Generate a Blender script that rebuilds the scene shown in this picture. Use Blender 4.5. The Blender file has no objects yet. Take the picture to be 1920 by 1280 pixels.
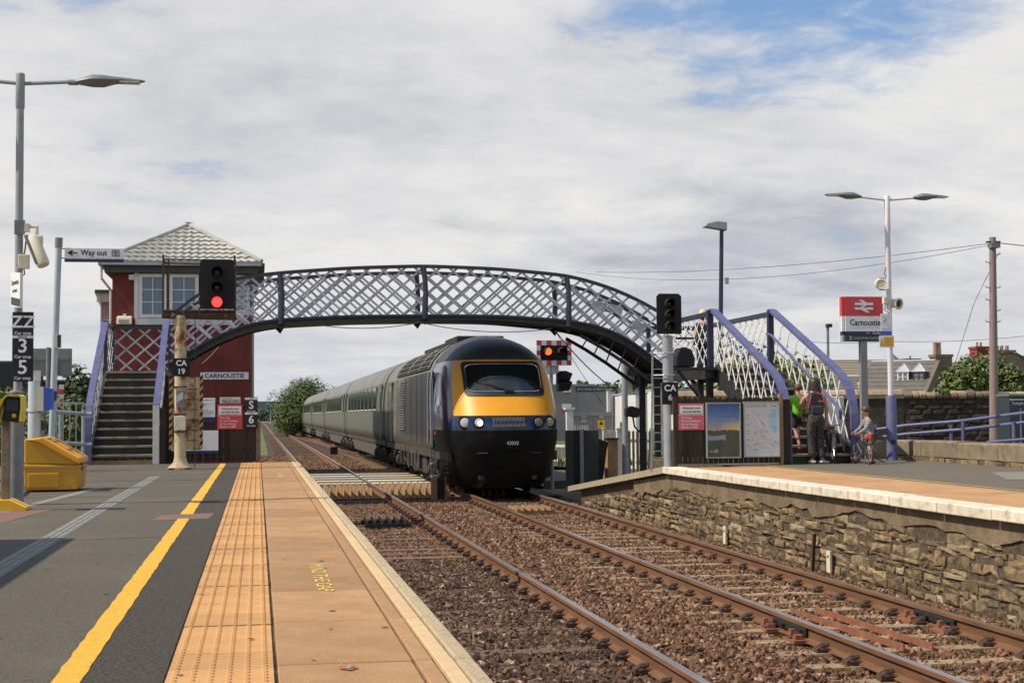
import bpy, bmesh, math, random
from mathutils import Vector, Matrix
R = math.radians
rnd = random.Random(11)
scene = bpy.context.scene
col = scene.collection

# ------------------------------------------------------------------ camera
# world: X across the tracks (right), Y along the tracks (away), Z up from rail top, metres
FPX, YAW, PIT, ROLL, CAMH = 2794.3, .1692, .0485, -.0076, 1.8719
fw = Vector((math.sin(YAW)*math.cos(PIT), math.cos(YAW)*math.cos(PIT), math.sin(PIT)))
r0 = Vector((math.cos(YAW), -math.sin(YAW), 0)); u0 = r0.cross(fw)
rr = r0*math.cos(ROLL)+u0*math.sin(ROLL); uu = -r0*math.sin(ROLL)+u0*math.cos(ROLL)
cd = bpy.data.cameras.new('camera'); cam = bpy.data.objects.new('camera', cd); col.objects.link(cam)
cam.matrix_world = Matrix(((rr.x, uu.x, -fw.x, 0), (rr.y, uu.y, -fw.y, 0), (rr.z, uu.z, -fw.z, CAMH), (0, 0, 0, 1)))
cd.sensor_width = 36; cd.lens = FPX/1920*36; cd.clip_start = .1; cd.clip_end = 9000
scene.camera = cam
scene.view_settings.view_transform = 'Standard'; scene.view_settings.look = 'None'
scene.view_settings.exposure = EXPO = 0.0; scene.view_settings.gamma = 1

def at(x, y, Y):            # the point at distance Y along the line that shows at pixel (x, y) of the photograph
    d = fw+rr*((x-960)/FPX)-uu*((y-640)/FPX); p = d*(Y/d.y); return Vector((p.x, p.y, p.z+CAMH))

# ------------------------------------------------------------------ sky
SUN_EL, SUN_AZ = R(49), R(-94)     # azimuth from +Y clockwise: sun stands to the left, a touch behind
w = bpy.data.worlds.new('World'); scene.world = w; w.use_nodes = True
nt = w.node_tree; nt.nodes.clear(); N = nt.nodes.new; L = nt.links.new
def mth(op, a, b=None, c=None, clamp=False):
    n = N('ShaderNodeMath'); n.operation = op; n.use_clamp = clamp
    for i, v in enumerate((a, b, c)):
        if v is None: continue
        if isinstance(v, (int, float)): n.inputs[i].default_value = v
        else: L(v, n.inputs[i])
    return n.outputs[0]
def ramp(fac, stops, interp='LINEAR'):
    n = N('ShaderNodeValToRGB'); n.color_ramp.interpolation = interp
    e = n.color_ramp.elements
    while len(e) < len(stops): e.new(.5)
    for q, (p, c) in zip(e, stops): q.position = p; q.color = c if len(c) == 4 else (*c, 1)
    L(fac, n.inputs[0]); return n.outputs[0]
def mixc(f, a, b):
    n = N('ShaderNodeMix'); n.data_type = 'RGBA'
    for k, v in ((0, f), (6, a), (7, b)):
        if isinstance(v, (int, float)): n.inputs[k].default_value = v
        elif isinstance(v, tuple): n.inputs[k].default_value = (*v, 1)
        else: L(v, n.inputs[k])
    return n.outputs[2]
sky = N('ShaderNodeTexSky'); sky.sky_type = 'NISHITA'; sky.sun_disc = False
sky.sun_elevation = SUN_EL; sky.sun_rotation = SUN_AZ; sky.altitude = 10; sky.air_density = 1; sky.dust_density = .6
tc = N('ShaderNodeTexCoord'); sep = N('ShaderNodeSeparateXYZ'); L(tc.outputs['Generated'], sep.inputs[0])
X_, Y_, Z_ = sep.outputs
zc = mth('ADD', mth('MAXIMUM', Z_, 0.0), .17)
cmb = N('ShaderNodeCombineXYZ'); L(mth('DIVIDE', X_, zc), cmb.inputs[0]); L(mth('DIVIDE', Y_, zc), cmb.inputs[1])
def noise(vec, scale, detail=8, rough=.55, off=(0, 0, 0), st=(1, 1, 1), dist=0):
    m = N('ShaderNodeMapping'); m.inputs['Location'].default_value = off; m.inputs['Scale'].default_value = st; L(vec, m.inputs[0])
    n = N('ShaderNodeTexNoise'); n.inputs['Scale'].default_value = scale; n.inputs['Detail'].default_value = detail
    n.inputs['Roughness'].default_value = rough; n.inputs['Distortion'].default_value = dist; L(m.outputs[0], n.inputs['Vector']); return n.outputs[0]
cv = cmb.outputs[0]
n_big = noise(cv, .55, 3, .5, (3.1, 7.7, 0))
n_mid = noise(cv, 1.5, 9, .58, (1.3, 2.2, 0), (1, 1, 1), .4)
n_fine = noise(cv, 6.5, 9, .66, (0, 0, 0), (1, 1, 1), .3)
n_shade = noise(cv, 1.0, 7, .52, (8.4, 3.6, 0), (.75, 1.15, 1), .5)
# a gap in the cloud high to the right of the line: soft region round one direction, broken up by the noises
gd = at(1500, 60, 100)-Vector((0, 0, CAMH)); gd.normalize()
dot = N('ShaderNodeVectorMath'); dot.operation = 'DOT_PRODUCT'; L(tc.outputs['Generated'], dot.inputs[0]); dot.inputs[1].default_value = gd
gap = mth('MULTIPLY', mth('SUBTRACT', dot.outputs['Value'], .983), 40, clamp=True)
cover = mth('ADD', mth('ADD', mth('MULTIPLY', n_mid, .62), mth('MULTIPLY', n_fine, .30)), mth('MULTIPLY', n_big, .35))
high = ramp(Z_, [(.20, (0, 0, 0)), (.36, (1, 1, 1))])      # the cloud sheet breaks up overhead; low down it is seen edge-on and closes
cover = mth('SUBTRACT', cover, mth('MULTIPLY', gap, .295))
cover = mth('SUBTRACT', cover, mth('MULTIPLY', high, .26))
dens = ramp(cover, [(.335, (0, 0, 0)), (.505, (1, 1, 1))], 'EASE')
shade = mth('ADD', mth('MULTIPLY', n_shade, .62), mth('ADD', mth('MULTIPLY', n_mid, .27), mth('MULTIPLY', n_fine, .20)))
# a heavier, greyer cloud hangs low on the right
gd2 = at(1420, 450, 100)-Vector((0, 0, CAMH)); gd2.normalize()
sb_ = N('ShaderNodeVectorMath'); sb_.operation = 'SUBTRACT'; L(tc.outputs['Generated'], sb_.inputs[0]); sb_.inputs[1].default_value = gd2
ml_ = N('ShaderNodeVectorMath'); ml_.operation = 'MULTIPLY'; L(sb_.outputs[0], ml_.inputs[0]); ml_.inputs[1].default_value = (6.5, 6.5, 19)
le_ = N('ShaderNodeVectorMath'); le_.operation = 'LENGTH'; L(ml_.outputs[0], le_.inputs[0])
bank = mth('SUBTRACT', 1.25, mth('ADD', le_.outputs['Value'], mth('MULTIPLY', mth('SUBTRACT', n_mid, .5), 2.6)), clamp=True)
shade = mth('SUBTRACT', shade, mth('MULTIPLY', bank, .22))
lowd = mth('SUBTRACT', 1, mth('MULTIPLY', Z_, 7.5), clamp=True)      # lower sky: bases of the clouds seen flatter, bluer
cl_hi = ramp(shade, [(.34, (4.9, 5.0, 5.4)), (.48, (7.0, 6.95, 7.05)), (.60, (8.3, 8.15, 7.9))])
cl_lo = ramp(shade, [(.36, (3.5, 3.9, 4.8)), (.48, (5.2, 5.4, 5.95)), (.61, (7.0, 6.95, 6.95))])
cloud = mixc(lowd, cl_hi, cl_lo)
blue = mixc(.55, sky.outputs[0], (2.3, 4.2, 7.6))
skyc = mixc(mth('MULTIPLY', dens, .97), blue, cloud)
haze = mth('SUBTRACT', 1, mth('MULTIPLY', mth('ABSOLUTE', Z_), 22), clamp=True)
skyc = mixc(mth('MULTIPLY', haze, .6), skyc, (5.4, 6.2, 7.3))
bg = N('ShaderNodeBackground'); bg.inputs['Strength'].default_value = .105; L(skyc, bg.inputs[0])
out = N('ShaderNodeOutputWorld'); L(bg.outputs[0], out.inputs[0])

sl = bpy.data.lights.new('sun', 'SUN'); sl.energy = 5.0; sl.angle = R(.53); sl.color = (1, .89, .74)
so = bpy.data.objects.new('sun', sl); col.objects.link(so)
sd = Vector((math.sin(SUN_AZ)*math.cos(SUN_EL), math.cos(SUN_AZ)*math.cos(SUN_EL), math.sin(SUN_EL)))
so.rotation_euler = sd.to_track_quat('Z', 'Y').to_euler()

# ------------------------------------------------------------------ materials
def mat(name, c, rough=.7, metal=0, c2=None, scale=6, detail=5, st=(1, 1, 1), bump=0, bscale=40, rv=0, emit=None, estr=1, c3=None, s3=1.5, t3=(.5, .62), coord='Object', spec=.5, lo=.35, hi=.65):
    global nt, N, L
    m = bpy.data.materials.new(name); m.use_nodes = True; nt = m.node_tree; N = nt.nodes.new; L = nt.links.new
    b = nt.nodes['Principled BSDF']; b.inputs['Roughness'].default_value = rough; b.inputs['Metallic'].default_value = metal
    b.inputs['Specular IOR Level'].default_value = spec
    b.inputs['Base Color'].default_value = (*c, 1)
    v = None
    if c2 or bump or rv or c3:
        t = N('ShaderNodeTexCoord'); v = t.outputs[coord]
    cur = None
    if c2:
        f = noise(v, scale, detail, .6, (0, 0, 0), st)
        cur = ramp(f, [(lo, c), (hi, c2)])
    if c3:
        f3 = noise(v, s3, 6, .6, (5, 3, 1))
        cur = mixc(ramp(f3, [(t3[0], (0, 0, 0)), (t3[1], (1, 1, 1))]), cur if cur else c, c3)
    if rv:
        oi = N('ShaderNodeObjectInfo'); k = mth('ADD', mth('MULTIPLY', oi.outputs['Random'], 2*rv), 1-rv)
        vm = N('ShaderNodeVectorMath'); vm.operation = 'SCALE'
        if cur: L(cur, vm.inputs[0])
        else: vm.inputs[0].default_value = c
        L(k, vm.inputs['Scale']); cur = vm.outputs[0]
    if cur: L(cur, b.inputs['Base Color'])
    if bump:
        bn = N('ShaderNodeBump'); bn.inputs['Strength'].default_value = 1; bn.inputs['Distance'].default_value = bump
        L(noise(v, bscale, 6, .65), bn.inputs['Height']); L(bn.outputs[0], b.inputs['Normal'])
    if emit:
        b.inputs['Emission Color'].default_value = (*emit, 1); b.inputs['Emission Strength'].default_value = estr
    return m
M = {}
def mk(name, *a, **k): M[name] = mat(name, *a, **k)
mk('asphalt', (.075, .065, .049), .9, c2=(.155, .136, .106), scale=75, detail=3, bump=.010, bscale=80, c3=(.145, .127, .098), s3=.5, t3=(.50, .75), lo=.3, hi=.75, spec=.25)
mk('asphalt_fresh', (.045, .040, .032), .9, c2=(.125, .11, .088), scale=55, detail=3, bump=.02, bscale=50, lo=.35, hi=.8, spec=.25)
mk('asphalt_right', (.105, .09, .064), .9, c2=(.16, .137, .10), scale=60, spec=.25, bump=.004, bscale=130, c3=(.15, .13, .105), s3=.5, t3=(.5, .7))
mk('asphalt_patch', (.18, .16, .13), .85, c2=(.22, .19, .155), scale=120, bump=.003, bscale=120)
mk('red_patch', (.16, .085, .06), .9, c2=(.22, .12, .09), scale=120, bump=.004, bscale=120)
mk('yellow_line', (.62, .34, .02), .75, c2=(.72, .42, .03), scale=30, bump=.004, bscale=150, c3=(.22, .17, .09), s3=60, t3=(.62, .74))
mk('yellow_line_worn', (.42, .30, .05), .8, c2=(.55, .38, .06), scale=20, c3=(.16, .12, .07), s3=30, t3=(.5, .7))
mk('channel', (.17, .165, .15), .8, c2=(.26, .25, .22), scale=40, bump=.004, bscale=80)
mk('tactile', (.47, .245, .082), .8, c2=(.55, .30, .112), scale=5, rv=.11, bump=.002, bscale=120, c3=(.40, .215, .085), s3=2.5, t3=(.52, .75))
mk('slab', (.315, .17, .066), .8, c2=(.41, .23, .098), scale=3, rv=.12, bump=.003, bscale=160, c3=(.60, .46, .30), s3=95, t3=(.60, .66))
mk('groove_strip', (.33, .185, .08), .85, c2=(.41, .235, .11), scale=12, rv=.07, bump=.003, bscale=120)
mk('edge_pale', (.54, .37, .19), .85, c2=(.62, .45, .25), scale=9, rv=.08, bump=.003, bscale=120)
mk('nosing', (.40, .31, .18), .9, c2=(.54, .43, .27), scale=60, rv=.06, bump=.012, bscale=55, c3=(.22, .18, .11), s3=9, t3=(.55, .8))
mk('rust_spot', (.20, .06, .025), .9, c2=(.42, .14, .05), scale=22)
mk('mind_paint', (.74, .56, .17), .85, c2=(.66, .48, .14), scale=30, c3=(.45, .28, .11), s3=40, t3=(.60, .66))
mk('coping_white', (.60, .53, .40), .85, c2=(.72, .66, .53), scale=7, rv=.08, bump=.004, bscale=60, c3=(.36, .29, .19), s3=5, t3=(.56, .7))
mk('coping_grey', (.30, .25, .17), .9, c2=(.38, .32, .22), scale=8, bump=.006, bscale=60)
mk('orange_tactile', (.40, .215, .085), .85, c2=(.50, .28, .12), scale=3, bump=.004, bscale=70, c3=(.30, .17, .08), s3=1.2, t3=(.52, .75))
mk('wall_stone', (.13, .09, .048), .95, c2=(.30, .21, .115), scale=9, rv=.4, bump=.035, bscale=14, c3=(.045, .038, .028), s3=2.2, t3=(.54, .66))
mk('wall_stone_pale', (.24, .19, .115), .95, c2=(.34, .27, .17), scale=9, rv=.15, bump=.02, bscale=20, c3=(.09, .08, .06), s3=4, t3=(.57, .7))
mk('wall_mortar', (.052, .037, .021), .95, c2=(.135, .098, .056), scale=12, bump=.03, bscale=20, c3=(.45, .40, .32), s3=9, t3=(.66, .71))
mk('wall_render', (.14, .10, .058), .95, c2=(.23, .17, .10), scale=3, bump=.02, bscale=14, c3=(.075, .058, .04), s3=2, t3=(.55, .7))
mk('ballast_dirt', (.04, .024, .014), .95, c2=(.10, .058, .035), scale=26, bump=.05, bscale=22)
def rockmat(name, a, b_, c):
    global nt, N, L
    m = bpy.data.materials.new(name); m.use_nodes = True; nt = m.node_tree; N = nt.nodes.new; L = nt.links.new
    bs = nt.nodes['Principled BSDF']; bs.inputs['Roughness'].default_value = .9
    oi = N('ShaderNodeObjectInfo'); L(ramp(oi.outputs['Random'], [(0, a), (.6, b_), (.93, c), (1, (.38, .28, .22))]), bs.inputs[0]); M[name] = m
rockmat('rock', (.046, .023, .011), (.165, .080, .038), (.29, .165, .095))
rockmat('rock_dark', (.032, .018, .010), (.095, .050, .026), (.19, .11, .065))
mk('sleeper_concrete', (.23, .165, .09), .9, c2=(.33, .24, .14), scale=8, rv=.12, bump=.003, bscale=60)
mk('sleeper_timber', (.12, .075, .045), .95, c2=(.20, .135, .085), scale=5, st=(1, 9, 9), rv=.2, bump=.008, bscale=30)
mk('rail_rust', (.125, .060, .030), .8, c2=(.205, .102, .053), scale=3, detail=6, st=(6, .6, 6), rv=.05, spec=.3)
mk('rail_top', (.42, .36, .31), .28, .85, c2=(.55, .5, .46), scale=3, st=(20, .4, 1))
mk('rail_dark', (.03, .028, .026), .6, .3)
mk('rust_bar', (.20, .07, .035), .8, c2=(.27, .11, .06), scale=9, bump=.004, bscale=60)
mk('clip', (.05, .03, .022), .7, c2=(.10, .055, .035), scale=20)
mk('timber_grey', (.30, .25, .18), .9, c2=(.40, .33, .24), scale=4, st=(1, 8, 8), rv=.2, bump=.004, bscale=40)
mk('tar_timber', (.012, .011, .010), .9, c2=(.03, .025, .02), scale=8)
mk('arris', (.24, .14, .065), .9, c2=(.33, .20, .10), scale=6, rv=.15)
mk('deck_pale', (.62, .53, .32), .9, c2=(.66, .58, .41), scale=8, rv=.15)
mk('deck_dark', (.07, .066, .058), .9, c2=(.15, .14, .12), scale=8, rv=.15)
mk('black', (.008, .008, .009), .5)
mk('black_matt', (.010, .010, .011), .85)
mk('soot', (.013, .012, .011), .75, c2=(.03, .027, .024), scale=5)
mk('white', (.72, .71, .68), .5, c2=(.66, .65, .61), scale=4)
mk('sign_white', (.74, .74, .73), .55)
mk('dirty_white', (.55, .52, .46), .7, c2=(.66, .64, .58), scale=7)
mk('galv', (.30, .32, .32), .5, .35, c2=(.40, .42, .42), scale=6)
mk('galv_dark', (.17, .18, .18), .55, .35, c2=(.24, .25, .25), scale=6)
mk('grey_paint', (.20, .20, .195), .6, c2=(.24, .24, .235), scale=3)
mk('grey_pole', (.27, .285, .295), .5, c2=(.33, .345, .355), scale=6)
mk('pale_blue_pole', (.36, .43, .47), .5, c2=(.42, .49, .53), scale=6)
mk('white_pole', (.66, .63, .64), .5, c2=(.74, .71, .71), scale=5)
mk('lattice_paint', (.42, .42, .44), .65, c2=(.55, .55, .56), scale=5, rv=.14, c3=(.20, .10, .055), s3=4, t3=(.645, .70))
mk('bridge_navy', (.018, .020, .035), .42, c2=(.026, .028, .05), scale=5)
mk('bridge_black', (.012, .012, .013), .6, c2=(.03, .027, .025), scale=6)
mk('rail_blue', (.085, .09, .205), .48, c2=(.11, .115, .235), scale=4, c3=(.15, .15, .19), s3=5, t3=(.58, .72))
mk('navy_post', (.02, .022, .06), .4)
mk('tread', (.20, .165, .12), .85, c2=(.33, .27, .20), scale=9, st=(1, 5, 5), rv=.1)
mk('box_red', (.135, .024, .018), .85, c2=(.20, .036, .026), scale=1.6, st=(3, 3, .5), bump=.003, bscale=30, c3=(.095, .022, .018), s3=.9, t3=(.5, .7))
mk('roof_pale', (.34, .33, .295), .85, c2=(.44, .43, .385), scale=3, rv=.04, c3=(.42, .24, .14), s3=2.2, t3=(.66, .72))
mk('roof_dark', (.06, .06, .058), .7, c2=(.085, .085, .08), scale=4)
mk('window_glass', (.10, .16, .22), .12, c2=(.16, .23, .30), scale=3, st=(8, 1, .4))
mk('cream', (.62, .56, .40), .7, c2=(.70, .64, .48), scale=6)
mk('cream_rust', (.40, .31, .17), .75, c2=(.54, .44, .27), scale=4, st=(3, 3, .6), c3=(.15, .055, .02), s3=3.5, t3=(.49, .60))
mk('rust_dark', (.045, .028, .018), .85, c2=(.10, .055, .03), scale=12, c3=(.35, .24, .14), s3=8, t3=(.62, .68))
mk('stripe_black', (.02, .018, .016), .8)
mk('stripe_yellow', (.42, .27, .10), .8)
mk('sign_red', (.62, .055, .06), .5, c2=(.56, .05, .055), scale=5)
mk('sign_pink', (.62, .15, .17), .6, c2=(.58, .11, .13), scale=5)
mk('text_black', (.012, .012, .014), .6)
mk('text_white', (.80, .80, .80), .6)
mk('navy', (.014, .022, .075), .45)
mk('navy_grey', (.03, .042, .05), .5)
mk('blue_bright', (.03, .11, .50), .5)
mk('sign_yellow', (.80, .46, .02), .55)
mk('sign_orange', (.60, .30, .04), .6)
mk('fence_dark', (.030, .021, .014), .9, c2=(.055, .038, .025), scale=5, st=(6, 6, .5), rv=.25, bump=.003, bscale=30)
mk('fence_pale', (.60, .56, .44), .8, c2=(.70, .66, .54), scale=6, rv=.08)
mk('fence_green', (.045, .05, .045), .6, c2=(.065, .07, .063), scale=5)
mk('bin_yellow', (.50, .24, .012), .55, c2=(.58, .29, .018), scale=3, c3=(.28, .15, .03), s3=2.2, t3=(.58, .75))
mk('bin_lid', (.74, .32, .012), .5, c2=(.80, .38, .02), scale=3)
mk('validator_yellow', (.72, .56, .02), .45)
mk('concrete', (.165, .13, .085), .9, c2=(.235, .19, .125), scale=5, bump=.008, bscale=30, rv=.08, c3=(.10, .078, .048), s3=2.5, t3=(.55, .7))
mk('shaded_wall', (.030, .024, .018), .95, c2=(.06, .047, .034), scale=6, bump=.03, bscale=12, rv=.3, c3=(.30, .27, .22), s3=6, t3=(.68, .72))  # stone colour darkened to carry the shade on the boundary wall
mk('wall_cap', (.30, .22, .14), .95, c2=(.42, .32, .21), scale=5, bump=.02, bscale=18, rv=.2)
mk('tele_wood', (.20, .15, .135), .9, c2=(.28, .22, .20), scale=6, st=(8, 8, .5), bump=.004, bscale=20)
mk('wire', (.05, .05, .055), .7)
mk('slate', (.105, .095, .08), .8, c2=(.15, .135, .115), scale=3, st=(1, 1, 3), rv=.08, bump=.01, bscale=12)
mk('pantile', (.19, .155, .11), .85, c2=(.26, .21, .15), scale=4, rv=.08, bump=.01, bscale=10)
mk('house_stone', (.13, .10, .075), .95, c2=(.19, .15, .115), scale=6, bump=.02, bscale=8)
mk('house_pale', (.42, .36, .28), .9, c2=(.50, .44, .35), scale=5)
mk('chimney_red', (.20, .045, .03), .9, c2=(.25, .06, .04), scale=8)
mk('clay', (.30, .20, .15), .9)
mk('lead', (.34, .35, .36), .6, c2=(.42, .43, .44), scale=4)
mk('house_glass', (.16, .20, .24), .12)
mk('leaf', (.06, .095, .018), .7, c2=(.11, .15, .03), scale=.9, rv=.1)
mk('leaf_dark', (.035, .060, .018), .7, c2=(.065, .095, .028), scale=.6)
mk('leaf_light', (.10, .14, .03), .7, c2=(.16, .20, .05), scale=1.2)
mk('leaf_hazed', (.075, .11, .045), .8, c2=(.115, .15, .06), scale=.05)  # distance haze is mixed into this paler leaf colour
mk('bark', (.09, .065, .045), .95, c2=(.14, .105, .075), scale=6, st=(4, 4, .6))
mk('grass', (.075, .105, .02), .9, c2=(.13, .15, .035), scale=.4, c3=(.20, .17, .075), s3=.25, t3=(.52, .68))
mk('ground', (.10, .105, .04), .95, c2=(.16, .145, .07), scale=.12)
mk('cess', (.15, .095, .06), .95, c2=(.24, .165, .11), scale=9, bump=.04, bscale=14)
mk('gum', (.10, .085, .065), .9, c2=(.06, .05, .04), scale=9)
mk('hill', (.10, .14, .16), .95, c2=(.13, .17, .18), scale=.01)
mk('brick_dark', (.05, .035, .03), .9, c2=(.08, .055, .045), scale=8)

# ------------------------------------------------------------------ mesh helpers
def wloc(o):
    p = Vector((0, 0, 0))
    while o: p += o.location; o = o.parent
    return p
class MB:
    def __init__(s): s.v = []; s.f = []; s.m = []
    def add(s, vs, fs, mi=0):
        n = len(s.v); s.v += [tuple(v) for v in vs]; s.f += [tuple(i+n for i in f) for f in fs]; s.m += [mi]*len(fs); return s
    def box(s, x0, x1, y0, y1, z0, z1, mi=0):
        return s.add([(x, y, z) for z in (z0, z1) for x, y in ((x0, y0), (x1, y0), (x1, y1), (x0, y1))],
                     [(3, 2, 1, 0), (4, 5, 6, 7), (0, 1, 5, 4), (1, 2, 6, 5), (2, 3, 7, 6), (3, 0, 4, 7)], mi)
    def bar(s, p, q, w, h, mi=0, up=(0, 0, 1)):
        p, q = Vector(p), Vector(q); d = (q-p).normalized(); up = Vector(up)
        a = d.cross(up)
        if a.length < 1e-4: a = d.cross(Vector((0, 1, 0)))
        a.normalize(); b = a.cross(d); a = a*w/2; b = b*h/2
        return s.add([c+i*a+j*b for c in (p, q) for i, j in ((-1, -1), (1, -1), (1, 1), (-1, 1))],
                     [(3, 2, 1, 0), (4, 5, 6, 7), (0, 1, 5, 4), (1, 2, 6, 5), (2, 3, 7, 6), (3, 0, 4, 7)], mi)
    def tube(s, pts, r, n=8, mi=0):
        pts = [Vector(p) for p in pts]; k = len(pts); rs = r if isinstance(r, (list, tuple)) else [r]*k
        vs = []; fs = []; a0 = None
        for i, p in enumerate(pts):
            d = (pts[min(i+1, k-1)]-pts[max(i-1, 0)]).normalized()
            a = (a0-d*a0.dot(d)) if a0 is not None else (d.cross(Vector((0, 0, 1))) if abs(d.z) < .9 else d.cross(Vector((0, 1, 0))))
            a.normalize(); a0 = a; b = d.cross(a)
            vs += [p+(a*math.cos(t)+b*math.sin(t))*rs[i] for t in [2*math.pi*j/n for j in range(n)]]
        for i in range(k-1):
            fs += [(i*n+j, i*n+(j+1) % n, (i+1)*n+(j+1) % n, (i+1)*n+j) for j in range(n)]
        fs += [tuple(range(n))[::-1], tuple(range((k-1)*n, k*n))]
        return s.add(vs, fs, mi)
    def prism(s, poly, d, mi=0):            # poly: 3-D points of one face, d: extrusion vector
        n = len(poly); d = Vector(d); P = [Vector(p) for p in poly]
        return s.add(P+[p+d for p in P], [tuple(range(n))[::-1], tuple(range(n, 2*n))]+[(i, (i+1) % n, n+(i+1) % n, n+i) for i in range(n)], mi)
    def lathe(s, c, prof, n=16, mi=0, axis=(0, 0, 1)):     # prof: (radius, distance along axis)
        q = Vector((0, 0, 1)).rotation_difference(Vector(axis)); c = Vector(c); k = len(prof); vs = []
        for r, z in prof: vs += [c+q @ Vector((r*math.cos(2*math.pi*j/n), r*math.sin(2*math.pi*j/n), z)) for j in range(n)]
        fs = [(i*n+j, i*n+(j+1) % n, (i+1)*n+(j+1) % n, (i+1)*n+j) for i in range(k-1) for j in range(n)]
        fs += [tuple(range(n))[::-1], tuple(range((k-1)*n, k*n))]
        return s.add(vs, fs, mi)
    def quad(s, a, b, c, d, mi=0): return s.add([a, b, c, d], [(0, 1, 2, 3)], mi)
    def mesh(s, name, mats, off=(0, 0, 0), smooth=False):
        me = bpy.data.meshes.new(name); o = Vector(off)
        me.from_pydata([Vector(v)-o for v in s.v], [], s.f)
        for m in (mats if isinstance(mats, (list, tuple)) else [mats]): me.materials.append(M[m] if isinstance(m, str) else m)
        me.polygons.foreach_set('material_index', s.m)
        if smooth: me.polygons.foreach_set('use_smooth', [True]*len(s.f))
        me.update(); return me
    def build(s, name, mats, parent=None, smooth=False, bevel=0, label=None, loc=None):
        base = wloc(parent) if parent else Vector((0, 0, 0))
        l = Vector(loc) if loc is not None else (base if parent else Vector((0, 0, 0)))
        me = s.mesh(name, mats, l, smooth)
        o = bpy.data.objects.new(name, me); col.objects.link(o)
        if parent: o.parent = parent; o.location = l-base
        else: o.location = l
        if bevel:
            bm = o.modifiers.new('bevel', 'BEVEL'); bm.width = bevel; bm.segments = 2; bm.limit_method = 'ANGLE'; bm.angle_limit = R(40)
        if smooth:
            me.polygons.foreach_set('use_smooth', [True]*len(me.polygons)); me.set_sharp_from_angle(angle=R(38))
        if label: o['label'] = label
        return o
def inst(me, name, parent, loc, rot=(0, 0, 0), sc=(1, 1, 1)):       # a piece that shares its mesh with its likes (world location)
    o = bpy.data.objects.new(name, me); col.objects.link(o); o.parent = parent
    o.location = Vector(loc)-(wloc(parent) if parent else Vector()); o.rotation_euler = rot; o.scale = sc; return o
def tag(o, label, cat, group=None):
    o['label'] = label; o['category'] = cat
    if group: o['group'] = group
    return o
def thing(name, label, cat, loc=(0, 0, 0), group=None, rz=0):
    o = bpy.data.objects.new(name, None); col.objects.link(o); o.location = loc; o.rotation_euler.z = rz; o.empty_display_size = .2
    return tag(o, label, cat, group)
def struct(o, kind='structure'): o['kind'] = kind; return o
def copy_tree(o, parent=None):
    c = o.copy(); col.objects.link(c); c.parent = parent
    for ch in o.children: copy_tree(ch, c)
    return c
def text(body, parent, loc, size, m='text_black', align='CENTER', rot=(R(90), 0, 0), name='lettering', ext=.001, sx=1, bold=0, spacing=1):
    c = bpy.data.curves.new(name, 'FONT'); c.body = body; c.size = size; c.align_x = align; c.align_y = 'CENTER'; c.extrude = ext; c.offset = bold; c.resolution_u = 3; c.space_line = spacing
    c.materials.append(M[m]); tmp = bpy.data.objects.new('tmp_text', c); me = bpy.data.meshes.new_from_object(tmp); me.name = name
    if not me.materials: me.materials.append(M[m])
    bpy.data.objects.remove(tmp); bpy.data.curves.remove(c)
    o = bpy.data.objects.new(name, me); col.objects.link(o); o.parent = parent
    o.location = Vector(loc)-(wloc(parent) if parent else Vector()); o.rotation_euler = rot; o.scale = (sx, 1, 1); return o
def sm(a, b, x):
    t = max(0, min(1, (x-a)/(b-a))); return t*t*(3-2*t)
# ------------------------------------------------------------------ ground
PZ = .915                      # platform height above rail
g = MB()
xs = [-1500, -300, -60, -9, 12, 60, 300, 1500]; ys = [-60, 0, 60, 200, 800, 3000]
for i in range(len(xs)-1):
    for j in range(len(ys)-1): g.quad((xs[i], ys[j], -.35), (xs[i+1], ys[j], -.35), (xs[i+1], ys[j+1], -.35), (xs[i], ys[j+1], -.35))
struct(g.build('ground', 'ground'))
b = MB()
for j in range(40): b.quad((.6, -8+j*12, -.225), (7.6, -8+j*12, -.225), (7.6, 4+j*12, -.225), (.6, 4+j*12, -.225))
struct(b.build('ballast_bed', 'ballast_dirt'))
b = MB(); b.quad((-1.6, 49.6, -.235), (.6, 49.6, -.235), (.6, 470, -.235), (-1.2, 470, -.235)); b.quad((7.6, 30, -.235), (9.2, 30, -.235), (9.2, 470, -.235), (7.6, 470, -.235))
struct(b.build('cess_path', 'cess'))
b = MB()
for i in range(14):
    y0, y1 = 49.8+i*14, 49.8+(i+1)*14
    e0, e1 = -.9+1.5*sm(66, 80, y0), -.9+1.5*sm(66, 80, y1); b.quad((-14, y0, .1), (-3.2, y0, .02), (-3.2, y1, .02), (-14, y1, .1)); b.quad((-3.2, y0, .02), (e0, y0, -.20), (e1, y1, -.20), (-3.2, y1, .02))
for i in range(12):
    y0, y1 = 56+i*30, 56+(i+1)*30
    b.quad((9.0, y0, -.22), (11, y0, .1), (11, y1, .1), (9.0, y1, -.22)); b.quad((11, y0, .1), (40, y0, .2), (40, y1, .2), (11, y1, .1))
struct(b.build('grass_verge', 'grass'))

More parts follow.
